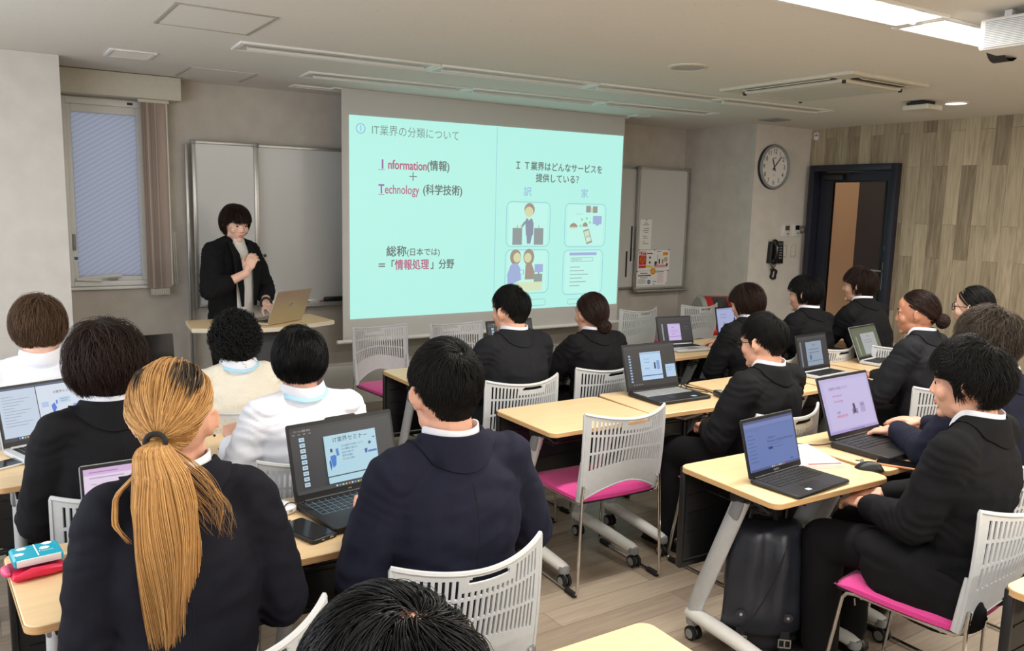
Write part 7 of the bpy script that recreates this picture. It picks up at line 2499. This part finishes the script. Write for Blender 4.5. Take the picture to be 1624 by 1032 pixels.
pc.append(free_strands([tie, tie + Vector((0.05, -0.04, -0.06)), tie + Vector((0.10, -0.035, -0.15)), tie + Vector((0.12, -0.03, -0.24))], 9, 70, (0.012, 0.012), (0.045, 0.015), 0.0009, 0.012))
link_mesh('ponytail', hair_mesh(pc, Matrix.Identity(4)), H_BLOND, bld)
# dark regrown roots showing in the blonde hair
Pr, Wr_ = grow(5200, 'up', 77, 0.085, 0.0195, 0.0013, target=(0.0, -0.122, -0.022), messy=0.08, steps=8, cap_lift=0.012)
sel = (np.linalg.norm(Pr[:, 0] - np.array((0.034, -0.015, 0.105)), axis=1) < 0.026) | (np.abs(Pr[:, 0, 0] + 0.036) + 0.3 * np.abs(Pr[:, 0, 1] + 0.01) < 0.008)
rt = hair_mesh([strand_geo(Pr[sel], Wr_[sel])], Mh)
link_mesh('dark_roots', rt, H_SMOKE, bld)
er_ = MB(); er_.ell(Mh @ Vector((0.084, -0.004, -0.040)), (0.003, 0.003, 0.003)); er_.build('earring', M['black'], bld)

person('man in a navy suit with cropped black hair in the foreground, seen from behind', (1.045, 1.865, 0), 0, 1.306, lean=4, head=(-3, -3, 0), W=1.04, hs=1.10,
    arms={-1: (-0.15, 0.24, 0.785, (-0.45, -0.4, -0.9)), 1: (0.24, 0.28, 0.785, (0.45, -0.4, -0.9))}, topmat='suit_navy', legmat='suit_navy', skin='skin', hair=('crop', None), hairmat=H_BLACK, seed=31, lanyard=False, dens=1.5, voxel=0.005)
person('person seen only as black hair at the bottom of the picture', (0.335, 0.665, 0), 0, 1.272, lean=4, head=(6, -16, 0), W=1.0, hs=1.16,
    topmat='suit_ink', skin='skin', hair=('top', None), hairmat=H_JET, seed=41, dens=1.3)

# left block, second row
person('person with shaggy dark brown hair in a black suit at the left', (0.335, 2.76, 0), 6, 1.278, lean=6, head=(-10, -6, 0), W=0.93, hs=1.08,
    arms={-1: (-0.14, 0.26, 0.785, (-0.3, -0.45, -0.9)), 1: (0.15, 0.36, 0.785)}, topmat='suit_black', legmat='suit_char', skin='skin', hair=('shaggy', None), hairmat=H_BROWN, seed=51, dens=1.1)
person('straight black haired person in a white shirt with a blue lanyard', (0.965, 2.80, 0), 0, 1.220, lean=7, head=(-14, -4, 0), W=0.95, hs=1.0,
    arms={-1: (-0.20, 0.24, 0.78, (-0.4, -0.45, -0.9)), 1: (0.15, 0.36, 0.78)}, top='shirt', topmat='shirt', skin='skin', hair=('straight', None), hairmat=H_JET, seed=61, lanyard=True, dens=1.1)
# left block, far row
person('brown haired person in a white shirt at the left edge', (0.205, 3.78, 0), 0, 1.265, lean=6, head=(-14, -6, 0), W=1.08, hs=1.08,
    top='shirt', topmat='shirt', skin='skin_fair', hair=('straight', None), hairmat=H_LBROWN, seed=71, dens=0.7)
person('curly black haired person in a cream ribbed sweater with a blue lanyard', (0.955, 3.62, 0), 4, 1.165, lean=8, head=(-16, -6, 0), W=0.98, hs=0.96,
    top='sweater', topmat='cream_knit', skin='skin_tan', hair=('curly', None), hairmat=H_JET, seed=81, lanyard=True)

# right block, far row
person('man in a charcoal suit, left one of the two backs before the screen', (2.34, 3.53, 0), 4, 1.254, lean=4, head=(10, -3, 0), W=1.0, hs=1.04,
    topmat='suit_char', legmat='suit_char', skin='skin', hair=('crop', None), hairmat=H_BLACK, seed=91, dens=0.6)
person('person with tied hair in a black suit, right of the two backs before the screen', (2.95, 3.62, 0), 2, 1.192, lean=5, head=(4, -3, 0), W=0.92, hs=1.0,
    topmat='suit_black', skin='skin', hair=('low_bun', None), hairmat=H_BROWN, seed=101, fem=True, dens=0.6)
person('dark haired person resting one hand on the small far laptop', (4.03, 3.37, 0), -4, 1.225, lean=12, head=(14, -14, 0), W=0.98, hs=1.0,
    arms={1: (0.26, 0.56, 0.775, (0.8, -0.4, -0.8)), -1: (-0.05, 0.32, 0.64, (-0.8, -0.5, -0.6))}, topmat='suit_black', skin='skin', hair=('bob', None), hairmat=H_BROWN, seed=111, dens=0.6, hand_curl=(0.5, 0.55), hand_f={1: (-0.55, 0.75, -0.1)})
person('person in a black suit before the light blue screen in the far row', (4.68, 3.46, 0), 4, 1.252, lean=7, head=(18, -4, 0), W=1.0, hs=1.02,
    topmat='suit_black', skin='skin', hair=('straight', None), hairmat=H_BLACK, seed=121, dens=0.5)
person('person in a black suit leaning forward with hands on the desk before the door', (5.20, 3.32, 0), 2, 1.298, lean=16, head=(20, 0, 0), W=1.08, hs=1.03,
    arms={1: (0.26, 0.56, 0.775, (0.8, -0.4, -0.8)), -1: (-0.10, 0.50, 0.775)}, topmat='suit_black', skin='skin', hair=('straight', None), hairmat=H_BROWN, seed=131, dens=0.5, hand_curl=(0.5, 0.8))

# right block, middle row
person('man with black framed glasses in a black suit, hands in his lap', (2.985, 2.46, 0), 6, 1.212, lean=-2, head=(4, -8, 0), W=1.05, hs=1.03,
    arms={-1: (-0.085, 0.21, 0.655, (-0.8, -0.5, -0.5)), 1: (0.06, 0.21, 0.665, (0.8, -0.5, -0.5))}, topmat='suit_black', skin='skin', hair=('crop', None), hairmat=H_BLACK, seed=141, glasses=True, hand_curl=(0.7, 0.7), hand_f={-1: (0.6, 0.8, -0.1), 1: (-0.6, 0.8, -0.1)}, dens=0.9, hand_n={-1: (0.2, 0.3, -1), 1: (-0.2, 0.3, -1)})
person('tan skinned person with a dark hair bun in a charcoal suit, in profile', (4.30, 2.43, 0), 8, 1.270, lean=8, head=(16, -6, 0), W=1.08, hs=1.03,
    topmat='suit_char', skin='skin_tan', hair=('bun', None), hairmat=H_BROWN, seed=151, fem=True, dens=0.7)
person('person with dark hair tied back and thin glasses near the wood wall', (4.88, 2.47, 0), 4, 1.272, lean=4, head=(8, -3, 0), W=0.98, hs=1.02,
    topmat='suit_black', skin='skin_fair', hair=('low_bun', None), hairmat=H_BLACK, seed=161, fem=True, glasses=True, dens=0.6)

# right block, near row
person('tousle haired person in a navy suit with a hand on the lilac screened laptop', (3.27, 1.545, 0), 6, 1.318, lean=6, head=(20, -8, 0), W=1.0, hs=1.05,
    arms={-1: (-0.04, 0.36, 0.785, (-0.8, -0.4, -0.8)), 1: (0.17, 0.34, 0.785)}, topmat='suit_navy', legmat='suit_navy', skin='skin', hair=('messy', None), hairmat=H_SMOKE, seed=171, hand_curl=(0.6, 0.5), hand_f={-1: (-0.05, 0.95, -0.2)}, dens=1.1)
person('man in a black suit with hands in his lap in the right foreground, in profile', (2.70, 1.375, 0), 8, 1.268, lean=-1, head=(10, -6, 0), W=1.10, hs=1.08,
    arms={-1: (-0.09, 0.25, 0.665, (-0.7, -0.7, -0.5)), 1: (0.06, 0.25, 0.675, (0.8, -0.5, -0.5))}, topmat='suit_black', skin='skin', hair=('messy', None), hairmat=H_BLACK, seed=181, hand_curl=(0.6, 0.6), hand_f={-1: (0.45, 0.88, -0.05), 1: (-0.5, 0.85, -0.05)}, hand_n={-1: (0.25, 0.2, -1), 1: (-0.2, 0.2, -1)}, dens=1.3, voxel=0.005, coat=True)
